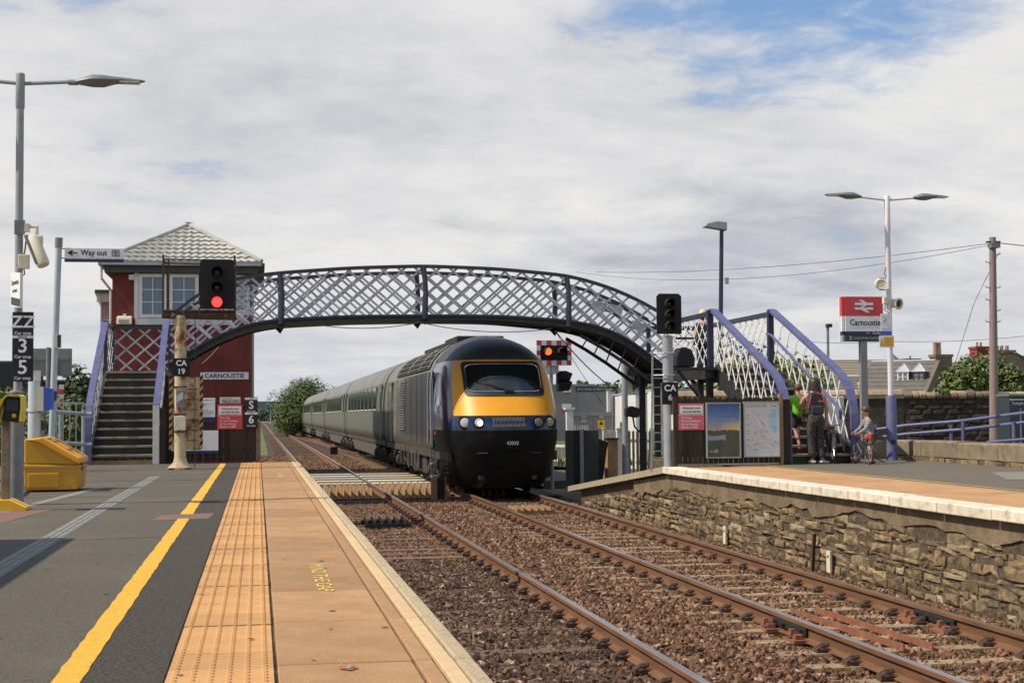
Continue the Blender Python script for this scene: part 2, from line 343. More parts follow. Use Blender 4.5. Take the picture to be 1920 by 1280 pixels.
# ------------------------------------------------------------------ ballast stones (scattered real stones)
def scatter(name, quads, dens, mname, size, seed, kind='stuff', lab=None, variants=4):
    mb = MB()
    for q in quads: mb.quad(*q)
    o = mb.build(name, mname)
    ng = bpy.data.node_groups.new(name+'_nodes', 'GeometryNodeTree')
    ng.interface.new_socket('Geometry', in_out='INPUT', socket_type='NodeSocketGeometry'); ng.interface.new_socket('Geometry', in_out='OUTPUT', socket_type='NodeSocketGeometry')
    n = ng.nodes.new; l = ng.links.new
    gi, go = n('NodeGroupInput'), n('NodeGroupOutput')
    dp = n('GeometryNodeDistributePointsOnFaces'); dp.inputs['Density'].default_value = dens; dp.inputs['Seed'].default_value = seed; l(gi.outputs[0], dp.inputs['Mesh'])
    jn = n('GeometryNodeGeometryToInstance')
    def rv(lo, hi, sd, vec=True):
        r = n('FunctionNodeRandomValue'); r.data_type = 'FLOAT_VECTOR' if vec else 'FLOAT'
        i0 = 0 if vec else 2
        r.inputs[i0].default_value = lo; r.inputs[i0+1].default_value = hi; r.inputs['Seed'].default_value = sd; return r.outputs[0 if vec else 1]
    for k in range(variants):
        ico = n('GeometryNodeMeshIcoSphere'); ico.inputs['Radius'].default_value = 1; ico.inputs['Subdivisions'].default_value = 1
        sp = n('GeometryNodeSetPosition'); l(ico.outputs[0], sp.inputs[0]); l(rv((-.42,)*3, (.42,)*3, 17*k+3), sp.inputs['Offset'])
        smt = n('GeometryNodeSetMaterial'); smt.inputs['Material'].default_value = M[mname]; l(sp.outputs[0], smt.inputs[0]); l(smt.outputs[0], jn.inputs[0])
    ip = n('GeometryNodeInstanceOnPoints'); l(dp.outputs['Points'], ip.inputs['Points']); l(jn.outputs[0], ip.inputs['Instance']); ip.inputs['Pick Instance'].default_value = True
    l(rv((0, 0, 0), (6.28,)*3, 91), ip.inputs['Rotation'])
    l(rv((size*.45, size*.45, size*.4), (size*1.25, size*1.1, size*.8), 92), ip.inputs['Scale'])
    l(ip.outputs[0], go.inputs[0])
    md = o.modifiers.new('scatter', 'NODES'); md.node_group = ng
    o['kind'] = kind
    return o
scatter('ballast_stones', [((3.1, 4.5, -.205), (7.2, 4.5, -.205), (7.2, 20, -.205), (3.1, 20, -.205))], 720, 'rock', .036, 3)
scatter('ballast_stones', [((.85, 4.5, -.195), (3.1, 4.5, -.195), (3.1, 21, -.195), (.85, 21, -.195))], 560, 'rock_dark', .043, 13)
scatter('ballast_stones', [((.85, 20, -.205), (7.2, 20, -.205), (7.2, 36.2, -.205), (.85, 36.2, -.205))], 480, 'rock', .042, 4)
scatter('ballast_stones', [((-1.2, 50.5, -.21), (4.4, 50.5, -.21), (4.4, 78, -.21), (-1, 78, -.21))], 130, 'rock', .06, 5)
# six-foot heap between the tracks, a little higher
scatter('ballast_stones', [((3.25, 4.5, -.18), (4.65, 4.5, -.18), (4.65, 36, -.18), (3.25, 36, -.18))], 260, 'rock', .04, 6)
scatter('ballast_stones', [((4.9, 4.5, -.178), (6.9, 4.5, -.178), (6.9, 35, -.178), (4.9, 35, -.178))], 260, 'rock', .034, 16)

# ------------------------------------------------------------------ tracks
XB, XC, GA = 3.0732, 4.8209, 1.505
def offr(Y): return .11*sm(18, 34, Y)          # the right-hand line eases out a little towards the crossing
def rail_poly(top):
    return [(-.07, -.159), (.07, -.159), (.07, -.148), (.010, -.125), (.010, -.05), (.036, -.036), (.036, -.004), (.032, 0), (-.032, 0), (-.036, -.004), (-.036, -.036), (-.010, -.05), (-.010, -.125), (-.07, -.148)]
def make_rail(track, X, ys, off):
    P = rail_poly(0); n = len(P); vs = []; fs = []; ms = []
    for y in ys: vs += [(X+off(y)+px, y, pz) for px, pz in P]
    m = MB(); m.v = vs
    for i in range(len(ys)-1):
        for k in range(n):
            k2 = (k+1) % n
            m.f.append((i*n+k, i*n+k2, (i+1)*n+k2, (i+1)*n+k)[::-1]); m.m.append(1 if k == 7 else 0)
    return m.build('rail', ['rail_rust', 'rail_top'], track)
clip_mb = MB()                                   # spring clip with its shoulder
clip_mb.box(-.05, .06, -.05, .05, -.012, .018)
clip_mb.tube([(.055, -.045, .012), (-.02, -.05, .05), (-.06, -.02, .055), (-.02, .0, .03), (-.05, .03, .05), (.03, .05, .045), (.06, .03, .018)], .013, 6)
clip_me = clip_mb.mesh('fastening_clip', 'clip')
slp_mb = MB(); slp_mb.prism([(-1.26, -.125, -.3), (-1.26, .125, -.3), (-1.26, .10, -.163), (-1.26, -.10, -.163)], (2.52, 0, 0)); slp_me = slp_mb.mesh('sleeper', 'sleeper_concrete')
slt_me = MB().box(-1.30, 1.30, -.125, .125, -.3, -.176).mesh('sleeper', 'sleeper_timber')
def track(X, off, label, sleeper_me, seed, tmix):
    t = thing('railway_track', label, 'railway track', (X+GA/2, 0, -.16))
    ys = [-6, 0, 6, 12, 17, 20, 23, 26, 29, 32, 35, 40, 60, 100, 200, 430]
    make_rail(t, X, ys, off); make_rail(t, X+GA, ys, off)
    y = 4.2; r2 = random.Random(seed); nclip = 0
    while y < 132:
        if not (36.4 < y < 50.6):
            cx = X+GA/2+off(y)
            s_ = inst(sleeper_me, 'sleeper', t, (cx+r2.uniform(-.03, .03), y, r2.uniform(-.012, .006)), (0, 0, r2.uniform(-.012, .012)))
            if y < 34:
                for xr, sgn in ((X, -1), (X, 1), (X+GA, -1), (X+GA, 1)):
                    inst(clip_me, 'fastening_clip', s_, (xr+off(y)+sgn*.11, y, -.150), (0, 0, 0 if sgn > 0 else math.pi))
        y += .66 if y < 60 else .7
    return t
tl = track(XB-GA, lambda y: 0, 'empty left-hand track next to the tan platform edge', slt_me, 1, 0)
tr = track(XC, offr, 'right-hand track the train is running on, beside the stone wall', slp_me, 2, 0)
# turnout blades far beyond the crossing
b = MB(); b.tube([(3.0, 150, -.03), (3.5, 120, -.03), (4.2, 95, -.03), (4.75, 74, -.03)], .035, 4); b.tube([(4.5, 160, -.03), (4.9, 128, -.03), (5.7, 100, -.03)], .035, 4)
tag(b.build('crossover_rail', 'rail_rust'), 'thin crossover rails joining the two tracks beyond the level crossing', 'rail')
# insulated joints: black fishplates with bolts, and the rust-red tie bars between the rails
def joint(x, y, lab):
    t = thing('insulated_rail_joint', lab, 'rail joint', (x, y, -.1), 'rail joints on the right-hand track')
    for s_ in (-1, 1):
        MB().box(x+s_*.040-.012, x+s_*.040+.012, y-.42, y+.42, -.118, -.045).build('fishplate', 'rail_dark', t, bevel=.006)
        for k in range(4):
            yy = y-.33+k*.22
            MB().lathe((x+s_*.052, yy, -.08), [(.024, 0), (.024, .03)], 6, axis=(s_, 0, 0)).build('bolt', 'rail_dark', t)
    for dy in (-.36, .36):
        p = MB().box(x-.19, x+.19, y+dy-.15, y+dy+.15, -.165, -.135)
        for s_ in (-1, 1): p.box(x+s_*.12-.035, x+s_*.12+.035, y+dy-.1, y+dy+.1, -.135, -.095); p.box(x+s_*.15-.02, x+s_*.15+.02, y+dy-.03, y+dy+.03, -.095, -.05)
        p.build('base_plate', 'rust_bar', t)
joint(4.83, 13.1, 'black bolted joint in the nearer rail of the right-hand track')
joint(6.33, 13.3, 'black bolted joint in the rail next to the stone platform wall')
for x0, lab in ((5.36, 'rust red steel bar between the rails, the one nearer the empty track'), (5.62, 'rust red steel bar between the rails, the one nearer the stone wall')):
    t = thing('steel_tie_bar', lab, 'steel bar', (x0, 13.2, -.2), 'rust red bars between the rails')
    MB().bar((x0-.04, 14.5, -.135), (x0+.04, 12.0, -.13), .014, .06).build('web', 'rust_bar', t)
    MB().bar((x0-.04+.05, 14.5, -.165), (x0+.04+.05, 12.0, -.155), .10, .014).build('flange', 'rust_bar', t)
    for k in range(4):
        for dx in (.03, .085): MB().lathe((x0-.04+dx+.02*k, 14.3-k*.7, -.155), [(.02, 0), (.02, .03), (.012, .035), (.012, .06)], 6).build('bolt', 'clip', t)
def loop_grid(cx, cy, lab, mname):
    t = thing('transmitter_grid', lab, 'track grid', (cx, cy, -.2), 'track grids')
    for k in range(6): MB().box(cx-.36+k*.14-.012, cx-.36+k*.14+.012, cy-.55, cy+.55, -.10, -.03).build('slat', mname, t)
    for yy in (-.5, .5): MB().box(cx-.42, cx+.42, cy+yy-.04, cy+yy+.04, -.16, -.09).build('cross_bar', mname, t)
loop_grid(2.33, 27.6, 'dark slatted grid lying in the middle of the empty left track', 'rail_dark')
loop_grid(5.55, 30.4, 'brown slatted grid lying between the rails just before the train', 'arris')

# ------------------------------------------------------------------ level crossing
b = MB(); b.box(-40, 1.05, 41.2, 49.0, -.5, -.012); b.box(7.9, 60, 41.2, 49.0, -.5, -.012)
struct(b.build('road', 'asphalt'))
cr = thing('crossing_deck', 'pale and dark striped level crossing panels between the rails', 'crossing deck', (3.9, 45, -.1))
def deckstrip(x0, x1):
    y = 41.2; k = 0
    while y < 48.9:
        wd = (.55, .95, .75, 1.05)[k % 4]; o = MB().box(x0, x1, y, y+wd-.02, -.15, -.008+.006*(k % 2)).build('plank', 'deck_pale' if k % 2 == 0 else 'deck_dark', cr, bevel=.004); y += wd; k += 1
for x0, x1 in ((1.05, XB-GA-.06), (XB-GA+.1, XB-.1), (XB+.06, XC+.05), (XC+.22, XC+GA+.0), (XC+GA+.17, 7.9)): deckstrip(x0, x1)
def arris_guard(y0, y1, lab, rows):
    t = thing('trespass_guard', lab, 'trespass guard', (3, y0, -.2), 'sawtooth guards beside the crossing')
    MB().box(.95, 7.5, y0, y1, -.2, -.17).build('base_board', 'tar_timber', t)
    for x0, x1 in ((1.72, XB-.16), (XB+.14, XC-.02), (XC+.30, XC+GA-.06)):
        n = int((x1-x0)/.17)
        for r_ in range(rows):
            ya = y0+.12+r_*(y1-y0-.2)/rows; yb = ya+(y1-y0-.2)/rows-.16
            for k in range(n):
                xa = x0+k*.17+.02; MB().prism([(xa, ya, -.17), (xa+.14, ya, -.17), (xa+.02, ya, .055)], (0, yb-ya, 0)).build('wedge', 'arris', t)
arris_guard(36.7, 40.9, 'brown sawtooth timber guard on the near side of the level crossing', 3)
arris_guard(49.3, 51.6, 'dark sawtooth timber guard on the far side of the level crossing', 1)
t = thing('timber_post', 'short weathered timber post standing beside the train nose', 'post', (4.22, 35.7, -.2))
MB().box(4.10, 4.24, 35.6, 35.72, -.2, .36).build('board', 'arris', t); MB().box(4.24, 4.42, 35.63, 35.70, -.2, .33).build('board', 'tar_timber', t); MB().box(4.42, 4.46, 35.6, 35.72, -.2, .36).build('board', 'arris', t)
t = thing('track_equipment_box', 'small black box on the ballast between the tracks beyond the crossing', 'equipment box', (3.9, 62, -.2))
MB().box(3.72, 4.1, 78, 78.4, -.2, .2).build('case', 'black', t, bevel=.02); MB().box(3.70, 4.12, 77.98, 78.42, .2, .23).build('lid', 'rail_dark', t)

# ------------------------------------------------------------------ left platform
pb = MB(); pb.box(-16, .74, -8, 31.2, -.35, .900); plat = struct(pb.build('platform', 'wall_render'))
a = MB(); a.quad((-16, -8, .911), (-.339, -8, .911), (-.339, 31.1, .911), (-16, 31.1, .911)); struct(a.build('platform_surface', 'asphalt'))
a = MB()
for k in range(90): a.quad((-.665, 3+k*.31, .9125), (-.339, 3+k*.31, .9125), (-.339, 3.31+k*.31, .9125), (-.665, 3.31+k*.31, .9125))
struct(a.build('fresh_asphalt_strip', 'asphalt_fresh'))
def ragged(m, x0, x1, y0, y1, z, step=.35, amp=.006):
    n = int((y1-y0)/step); e = [(x0+rnd.uniform(-amp, amp), x1+rnd.uniform(-amp, amp)) for _ in range(n+1)]
    for i in range(n): m.quad((e[i][0], y0+i*step, z), (e[i][1], y0+i*step, z), (e[i+1][1], y0+(i+1)*step, z), (e[i+1][0], y0+(i+1)*step, z))
    return m
m = MB(); ragged(m, -.740, -.633, 3, 14.4, .915, .12, .004); ragged(m, -.745, -.628, 15.0, 30.8, .915, .25, .006); struct(m.build('yellow_line', 'yellow_line'))
m = MB(); m.quad((-.98, 14.2, .9135), (-.46, 14.35, .9135), (-.42, 15.15, .9135), (-.92, 15.0, .9135)); struct(m.build('repair_patch', 'red_patch'))
m = MB(); m.quad((-4.3, 13.6, .9135), (-2.35, 13.9, .9135), (-2.1, 16.2, .9135), (-4.3, 16.0, .9135)); struct(m.build('red_gravel_patch', 'red_patch'))
m = MB(); m.quad((-2.62, 15.9, .9137), (-2.5, 15.9, .9137), (-2.05, 21, .9137), (-2.2, 21, .9137)); struct(m.build('pale_paving_strip', 'channel'))
dch = struct(MB().box(-1.70, -1.53, 6, 24.6, .85, .9145).build('drain_channel', 'channel'))
for k in range(37):
    for q in range(3): MB().box(-1.685+q*.05, -1.645+q*.05, 6.02+k*.5, 6.49+k*.5, .9150, .9185).build('slot_cover', 'channel', dch)
for (xa, ya, xb, yb, wd, nm) in ((-8, 19.4, -1.72, 18.6, .035, 'tarmac_seam'), (-1.5, 12.1, -.76, 12.3, .012, 'tarmac_crack'), (-1.5, 21.8, -.76, 22.3, .03, 'tarmac_seam'), (-8, 16.4, -1.72, 16.1, .02, 'tarmac_seam')):
    m = MB(); n = 24; pts = [(xa+(xb-xa)*k/n, ya+(yb-ya)*k/n+rnd.uniform(-.03, .03)) for k in range(n+1)]
    for p, q in zip(pts, pts[1:]): m.quad((p[0], p[1]-wd, .9125), (q[0], q[1]-wd, .9125), (q[0], q[1]+wd*rnd.uniform(.3, 1), .9125), (p[0], p[1]+wd*rnd.uniform(.3, 1), .9125))
    struct(m.build(nm, 'asphalt_fresh'))
r9 = random.Random(77); m = MB()
for k in range(70):
    y = r9.uniform(5.2, 22); x = r9.uniform(-2.2, .58); 
    if -.76 < x < -.60: continue
    rad = r9.uniform(.008, .022); z = .9215 if x > -.34 else .9138
    m.add([(x+rad*math.cos(q*.785)*r9.uniform(.7, 1.2), y+rad*math.sin(q*.785)*r9.uniform(.7, 1.2), z) for q in range(8)], [tuple(range(8))])
struct(m.build('gum_spots', 'gum'), 'stuff')
# tactile slabs with domes
tm = MB(); tm.box(.003, .393, .003, .393, -.06, 0); 
for i in range(6):
    for j in range(6):
        cx, cy = .033+i*.0655, .033+j*.0655
        nseg = 6; v0 = [(cx+.0145*math.cos(q*math.pi/3), cy+.0145*math.sin(q*math.pi/3), 0) for q in range(6)]; v1 = [(cx+.009*math.cos(q*math.pi/3), cy+.009*math.sin(q*math.pi/3), .006) for q in range(6)]
        tm.add(v0+v1, [(q, (q+1) % 6, 6+(q+1) % 6, 6+q) for q in range(6)]+[tuple(range(6, 12))])
tme = tm.mesh('tactile_slab', 'tactile')
for k in range(67): inst(tme, 'tactile_slab', plat, (-.333, 4.2+k*.4, .916+rnd.uniform(-.0025, .0025)), (rnd.uniform(-.002, .002), rnd.uniform(-.002, .002), 0))
def slabs(name, mname, x0, x1, ln, zt, jit=.002, start=3.4, end=31.2, gapw=.010, bev=.004, th=.07):
    me = MB().box(gapw/2, x1-x0-gapw/2, gapw/2, ln-gapw/2, -th, 0).mesh(name, mname)
    k = 0
    while start+k*ln < end-.2:
        o = inst(me, name, plat, (x0, start+k*ln, zt+rnd.uniform(-jit, jit)), (rnd.uniform(-.0015, .0015), rnd.uniform(-.003, .003), 0), (1, min(1, (end-start-k*ln)/ln), 1))
        if bev: bm = o.modifiers.new('bevel', 'BEVEL'); bm.width = bev; bm.segments = 1
        k += 1
slabs('paving_slab', 'slab', .072, .600, 1.215, .916, start=3.42)
slabs('groove_slab', 'groove_strip', .603, .680, 1.215, .916, start=3.42)
slabs('pale_slab', 'edge_pale', .684, .757, 1.215, .918, start=3.42)
slabs('coping_stone', 'nosing', .760, .842, 1.215, .920, start=3.42, th=.10, bev=.008)
struct(MB().box(.055, .078, 3, 31.2, .85, .893).build('joint_gap', 'tar_timber'))
struct(MB().box(-.35, .76, 3, 31.19, .80, .856).build('bedding', 'tar_timber'))
t = text('MIND THE GAP', None, (.365, 8.95, .9192), .125, 'mind_paint', rot=(0, 0, R(-90)), sx=1.75, ext=.0003); struct(t); t.name = 'painted_lettering'
t = text('MIND THE GAP', None, (.365, 24.4, .9192), .125, 'mind_paint', rot=(0, 0, R(-90)), sx=1.75, ext=.0003); struct(t); t.name = 'painted_lettering'
m = MB(); m.add([(.34+.034*math.cos(q*.39)*(1+.25*math.sin(q*3)), 5.72+.05*math.sin(q*.39)*(1+.2*math.cos(q*2)), .9192) for q in range(16)], [tuple(range(16))]); struct(m.build('rust_stain', 'rust_spot'))
m = MB().lathe((.345, 5.71, .9205), [(.014, 0), (.012, .006), (.004, .008)], 10); tag(m.build('cut_bolt', 'galv'), 'cut off bolt in a rust stain on the nearest tan slab', 'bolt')

# ------------------------------------------------------------------ right platform
pb = MB(); pb.box(7.165, 24, -4, 25.0, -.35, .905); pb.box(8.4, 24, 25.0, 31.5, -.35, .905)
pb.prism([(7.20, 25.0, -.35), (8.4, 25.0, -.35), (8.4, 25.0, .905), (7.20, 25.0, .905)], (0, 0.001, 0))
pb.add([(7.2, 25, .905), (8.4, 25, .905), (8.4, 33, .2), (7.2, 33, .2), (7.2, 25, -.3), (8.4, 25, -.3), (8.4, 33, -.3), (7.2, 33, -.3)], [(0, 1, 2, 3), (4, 7, 6, 5), (0, 3, 7, 4), (1, 5, 6, 2), (3, 2, 6, 7)])
platr = struct(pb.build('platform', 'wall_mortar'))
m = MB(); m.quad((9.06, -4, .911), (24, -4, .911), (24, 31.4, .911), (9.06, 31.4, .911)); m.quad((8.42, 25.02, .9107), (9.06, 25.02, .9107), (9.06, 31.4, .9107), (8.42, 31.4, .9107)); struct(m.build('platform_surface', 'asphalt_right'))
m = MB(); m.quad((7.38, -4, .912), (8.86, -4, .912), (8.86, 25.2, .912), (7.38, 25.2, .912)); struct(m.build('orange_strip', 'orange_tactile'))
m = MB(); m.quad((8.86, -4, .9125), (9.06, -4, .9125), (9.06, 25.8, .9125), (8.86, 25.8, .9125)); struct(m.build('dark_strip', 'asphalt'))
m = MB(); ragged(m, 8.93, 9.005, -4, 25.6, .916, .4, .008); struct(m.build('yellow_line', 'yellow_line_worn'))
m = MB(); m.quad((10.2, 19.2, .915), (14, 18.4, .915), (14, 21.3, .915), (11.2, 21.6, .915)); struct(m.build('pale_patch', 'asphalt_patch'))
cm = MB().box(-.15, .20, .004, 1.19, -.115, 0).mesh('coping_stone', 'coping_white')
for k in range(24):
    o = inst(cm, 'coping_stone', platr, (7.20, -3+k*1.2-.2, .918+rnd.uniform(-.004, .004)), (0, rnd.uniform(-.006, .006), rnd.uniform(-.004, .004)))
    bm = o.modifiers.new('bevel', 'BEVEL'); bm.width = .012; bm.segments = 2
sl_ = math.atan2(-.7, 8)
cm2 = MB().box(-.15, .30, .004, 1.19, -.115, 0).mesh('coping_stone', 'coping_grey')
for k in range(7):
    y = 25.62+k*1.2; inst(cm2, 'coping_stone', platr, (7.20, y, .918-(y-25.62)*.0885), (sl_, 0, 0))
# the ramp falls away beyond the corner: render band, then rubble
r5 = random.Random(9); BJ = [0]
for k in range(220): BJ.append(BJ[-1]*.72+r5.uniform(-.035, .045) if r5.random() > .15 else r5.uniform(-.05, .09))
m = MB()
for k in range(155):
    y0, y1 = -3+k*.2, -3+(k+1)*.2
    def zt(y): return .805 if y < 25.2 else .805-(y-25.2)*.0885
    def zb(y): return zt(y)-.19-.03*math.sin(y*.63+1)-BJ[int(round((y+3)*5))]-.08*sm(19, 24, y)
    m.add([(7.14, y0, zb(y0)), (7.14, y1, zb(y1)), (7.14, y1, zt(y1)), (7.14, y0, zt(y0)), (7.22, y0, zb(y0)), (7.22, y1, zb(y1))], [(0, 1, 2, 3), (0, 4, 5, 1)])
m.build('render_band', 'wall_render', platr)
# rubble stones laid in uneven courses
r3 = random.Random(5); stones = []; zrow = -.27
while zrow < .62:
    hrow = r3.uniform(.05, .125); y = 11.2+r3.uniform(0, .3)
    while y < 32:
        wl = r3.choice((.12, .2, .28, .38, .5, .66))*r3.uniform(.8, 1.2); hh = hrow*r3.uniform(.7, 1.35)
        top = (.62 if y < 25 else .62-(y-25)*.0885)
        if zrow+hh < top: stones.append((y, y+wl*.96, zrow+r3.uniform(-.02, .02), zrow+hh*.97, r3.uniform(.035, .07)))
        y += wl
    zrow += hrow
def stone_geo(m, s, mi=0):
    y0, y1, z0, z1, d = s; j = lambda a: r3.uniform(-a, a)
    q = 5; f = [(y0+j(.02), z0+j(.012)), ((y0+y1)/2, z0+j(.014)), (y1+j(.02), z0+j(.012)), (y1+j(.02), z1+j(.012)), ((y0+y1)/2, z1+j(.015)), (y0+j(.02), z1+j(.012))]
    xf = 7.20-d; n = 6; cy, cz = (y0+y1)/2+j(.04), (z0+z1)/2
    back = [(7.21, a, b_) for a, b_ in f]; fr = [(xf+j(.012)+.012, cy+(a-cy)*.92, cz+(b_-cz)*.88) for a, b_ in f]; c = (xf-.008+j(.015), cy, cz)
    m.add(back+fr+[c], [(i, n+i, n+(i+1) % n, (i+1) % n) for i in range(n)]+[(n+i, 12, n+(i+1) % n) for i in range(n)], mi)
stones.sort(key=lambda s: -(s[1]-s[0])*(s[3]-s[2])/(s[0]**2))
rest = MB()
for k, s in enumerate(stones):
    if k < 300:
        mm = MB(); stone_geo(mm, s); mm.build('stone', 'wall_stone_pale' if r3.random() < .10 else 'wall_stone', platr)
    else: stone_geo(rest, s)
o = rest.build('small_stones', 'wall_stone', platr); o['kind'] = 'stuff'
t = thing('wall_stake', 'dark rusty upright stake leaning on the stone wall', 'stake', (7.05, 18.3, -.2))
MB().bar((7.06, 18.45, -.22), (7.08, 18.4, .30), .05, .03).build('bar', 'rust_dark', t)
for i_, (yy, lab) in enumerate(((17.95, 'small pale marker plate on the wall foot beside the rusty stake'), (22.2, 'small pale marker plate on the wall foot nearer the ramp'))):
    t = thing('marker_plate', lab, 'marker plate', (7.08, yy, -.2), 'marker plates on the wall'); MB().box(7.085, 7.11, yy-.06, yy+.06, -.15, .12).build('plate', 'cream', t); MB().lathe((7.085, yy, .05), [(.02, 0), (.012, .012)], 8, axis=(-1, 0, 0)).build('bolt', 'rail_dark', t)
# ------------------------------------------------------------------ the train
TX, TY0 = 5.69, 33.7
def livery(name, kind):
    global nt, N, L
    m = bpy.data.materials.new(name); m.use_nodes = True; nt = m.node_tree; N = nt.nodes.new; L = nt.links.new
    b = nt.nodes['Principled BSDF']; b.inputs['Roughness'].default_value = .55; b.inputs['Specular IOR Level'].default_value = .12
    t = N('ShaderNodeTexCoord'); s = N('ShaderNodeSeparateXYZ'); L(t.outputs['Object'], s.inputs[0]); X, Y, Z = s.outputs
    grime = noise(t.outputs['Object'], 2.2, 6, .6, (0, 0, 0), (1, .6, 2))
    streak = noise(t.outputs['Object'], 1, 5, .6, (2, 0, 0), (.2, 2.6, .25))
    sil = mixc(ramp(grime, [(.35, (0, 0, 0)), (.7, (1, 1, 1))]), (.145, .148, .125), (.105, .107, .09))
    if kind == 'power':      # dark at the cab, breaking into silver in upright strokes towards the rear
        f = mth('ADD', mth('MULTIPLY', mth('SUBTRACT', Y, 9.0), .17), mth('MULTIPLY', mth('SUBTRACT', streak, .5), 1.5))
        f = mth('ADD', f, mth('MULTIPLY', mth('SUBTRACT', Z, 2), .10))
        c = mixc(ramp(f, [(.30, (0, 0, 0)), (.42, (.35, .35, .35)), (.62, (1, 1, 1))]), (.045, .047, .05), sil)
    else:
        c = sil
        drip = mth('ADD', mth('MULTIPLY', Z, -1.5), mth('MULTIPLY', mth('SUBTRACT', noise(t.outputs['Object'], 1, 4, .6, (7, 3, 0), (.1, 1.1, .12)), .62), 22))
        c = mixc(ramp(mth('ADD', drip, 2.3), [(.45, (0, 0, 0)), (.6, (1, 1, 1))]), c, (.15, .14, .125))
    low = mth('ADD', mth('MULTIPLY', mth('SUBTRACT', 1.36, Z), 4.5), mth('MULTIPLY', mth('SUBTRACT', grime, .5), .8), clamp=True)
    c = mixc(low, c, (.095, .082, .068))
    L(c, b.inputs['Base Color']); M[name] = m
livery('livery_power', 'power'); livery('livery_coach', 'coach')
mk('cab_navy', (.010, .020, .070), .16, c2=(.014, .026, .085), scale=2)
mk('cab_yellow', (.80, .35, .008), .46, c2=(.72, .30, .008), scale=1.5, c3=(.34, .15, .02), s3=38, t3=(.66, .72))
mk('cab_roof', (.030, .029, .028), .55, c2=(.055, .05, .045), scale=1.2)
mk('cab_black', (.004, .004, .005), .55, c2=(.014, .012, .010), scale=3, lo=.5, hi=.75, spec=.2)
mk('train_roof', (.13, .13, .12), .6, c2=(.19, .185, .17), scale=1.5, st=(1, .3, 1))
mk('screen_glass', (.010, .013, .012), .06, spec=.8)
mk('coach_glass', (.014, .022, .017), .08, spec=.8)
mk('rubber', (.015, .015, .015), .6)
mk('chrome', (.6, .6, .6), .2, 1)
mk('lamp_lens', (.55, .56, .50), .12)
mk('lamp_lit', (.9, .9, .85), .2, emit=(1, .98, .9), estr=3.5)
mk('lamp_dull', (.16, .17, .12), .2)
mk('lamp_amber', (.35, .34, .16), .2)
mk('grille_light', (.30, .31, .33), .5)
mk('dirt_steel', (.035, .031, .027), .75, .2, c2=(.075, .066, .055), scale=7)
mk('wheel_tread', (.30, .28, .26), .35, .8)
BODY = [(1.24, .92), (1.33, 1.02), (1.365, 1.25), (1.37, 1.7), (1.37, 2.2), (1.345, 2.65), (1.285, 2.98), (1.17, 3.24), (.98, 3.47), (.70, 3.67), (.36, 3.81), (.0, 3.86)]
def body_shell(m, y0, y1, side_mi=0, roof_mi=1, zroof=3.05, ny=1):
    P = [(-a, z) for a, z in BODY]+[(a, z) for a, z in BODY[::-1][1:]]; n = len(P); vs = []
    for i in range(ny+1):
        y = y0+(y1-y0)*i/ny; vs += [(TX+x, y, z) for x, z in P]
    k0 = len(m.v); m.v += vs
    for i in range(ny):
        for k in range(n-1):
            zz = (P[k][1]+P[k+1][1])/2
            m.f.append((k0+i*n+k, k0+i*n+k+1, k0+(i+1)*n+k+1, k0+(i+1)*n+k)); m.m.append(roof_mi if zz > zroof else side_mi)
        m.f.append((k0+i*n, k0+(i+1)*n, k0+(i+1)*n+n-1, k0+i*n+n-1)); m.m.append(side_mi)
    m.f.append(tuple(k0+k for k in range(n))[::-1]); m.m.append(side_mi); m.f.append(tuple(k0+ny*n+k for k in range(n))); m.m.append(side_mi)
wheel_me = MB().lathe((0, 0, 0), [(.10, -.07), (.46, -.07), (.48, -.05), (.46, .0), (.455, .06), (.40, .065), (.38, .03), (.14, .03), (.14, .10), (.02, .10)], 20, axis=(-1, 0, 0)).mesh('wheel', 'dirt_steel', smooth=True)
def bogie(t, yc, wb=2.6, spring=True):
    for s_ in (-1, 1):
        f = MB(); xo = TX+s_*1.06
        f.prism([(xo, yc-wb/2-.55, .55), (xo, yc-wb/2-.25, .72), (xo, yc-.5, .62), (xo, yc-.35, .40), (xo, yc+.35, .40), (xo, yc+.5, .62), (xo, yc+wb/2+.25, .72), (xo, yc+wb/2+.55, .55), (xo, yc+wb/2+.3, .46), (xo, yc+.6, .34), (xo, yc-.6, .34), (xo, yc-wb/2-.3, .46)], (s_*.12, 0, 0))
        for d in (-1, 1):
            ya = yc+d*wb/2; f.box(xo-.02, xo+s_*.22 if s_ > 0 else xo+.02, ya-.17, ya+.17, .32, .62) if s_ > 0 else f.box(xo-.24, xo+.02, ya-.17, ya+.17, .32, .62)
            f.lathe((xo+s_*.23, ya, .47), [(.13, 0), (.13, .05), (.06, .07)], 12, axis=(s_, 0, 0))
        fr = f.build('bogie_frame', 'dirt_steel', t)
        if s_ < 0 and spring:
            for d in (-1, 1):
                for q in (-.36, .36):
                    sp = MB(); n_ = 26; yy = yc+d*wb/2+q
                    sp.tube([(xo-.12+.075*math.cos(i*.9), yy+.075*math.sin(i*.9), .42+i*.015) for i in range(n_)], .016, 5); sp.build('spring', 'galv_dark', fr)
            MB().tube([(xo-.2, yc-.3, .85), (xo-.2, yc+.5, .50)], [.05, .035], 8).build('damper', 'galv_dark', fr)
        for d in (-1, 1): inst(wheel_me, 'wheel', t, (TX+s_*.76, yc+d*wb/2, .455), (0, 0, 0 if s_ < 0 else math.pi))
    MB().tube([(TX-.75, yc-wb/2, .455), (TX+.75, yc-wb/2, .455)], .08, 8).build('axle', 'dirt_steel', t); MB().tube([(TX-.75, yc+wb/2, .455), (TX+.75, yc+wb/2, .455)], .08, 8).build('axle', 'dirt_steel', t)
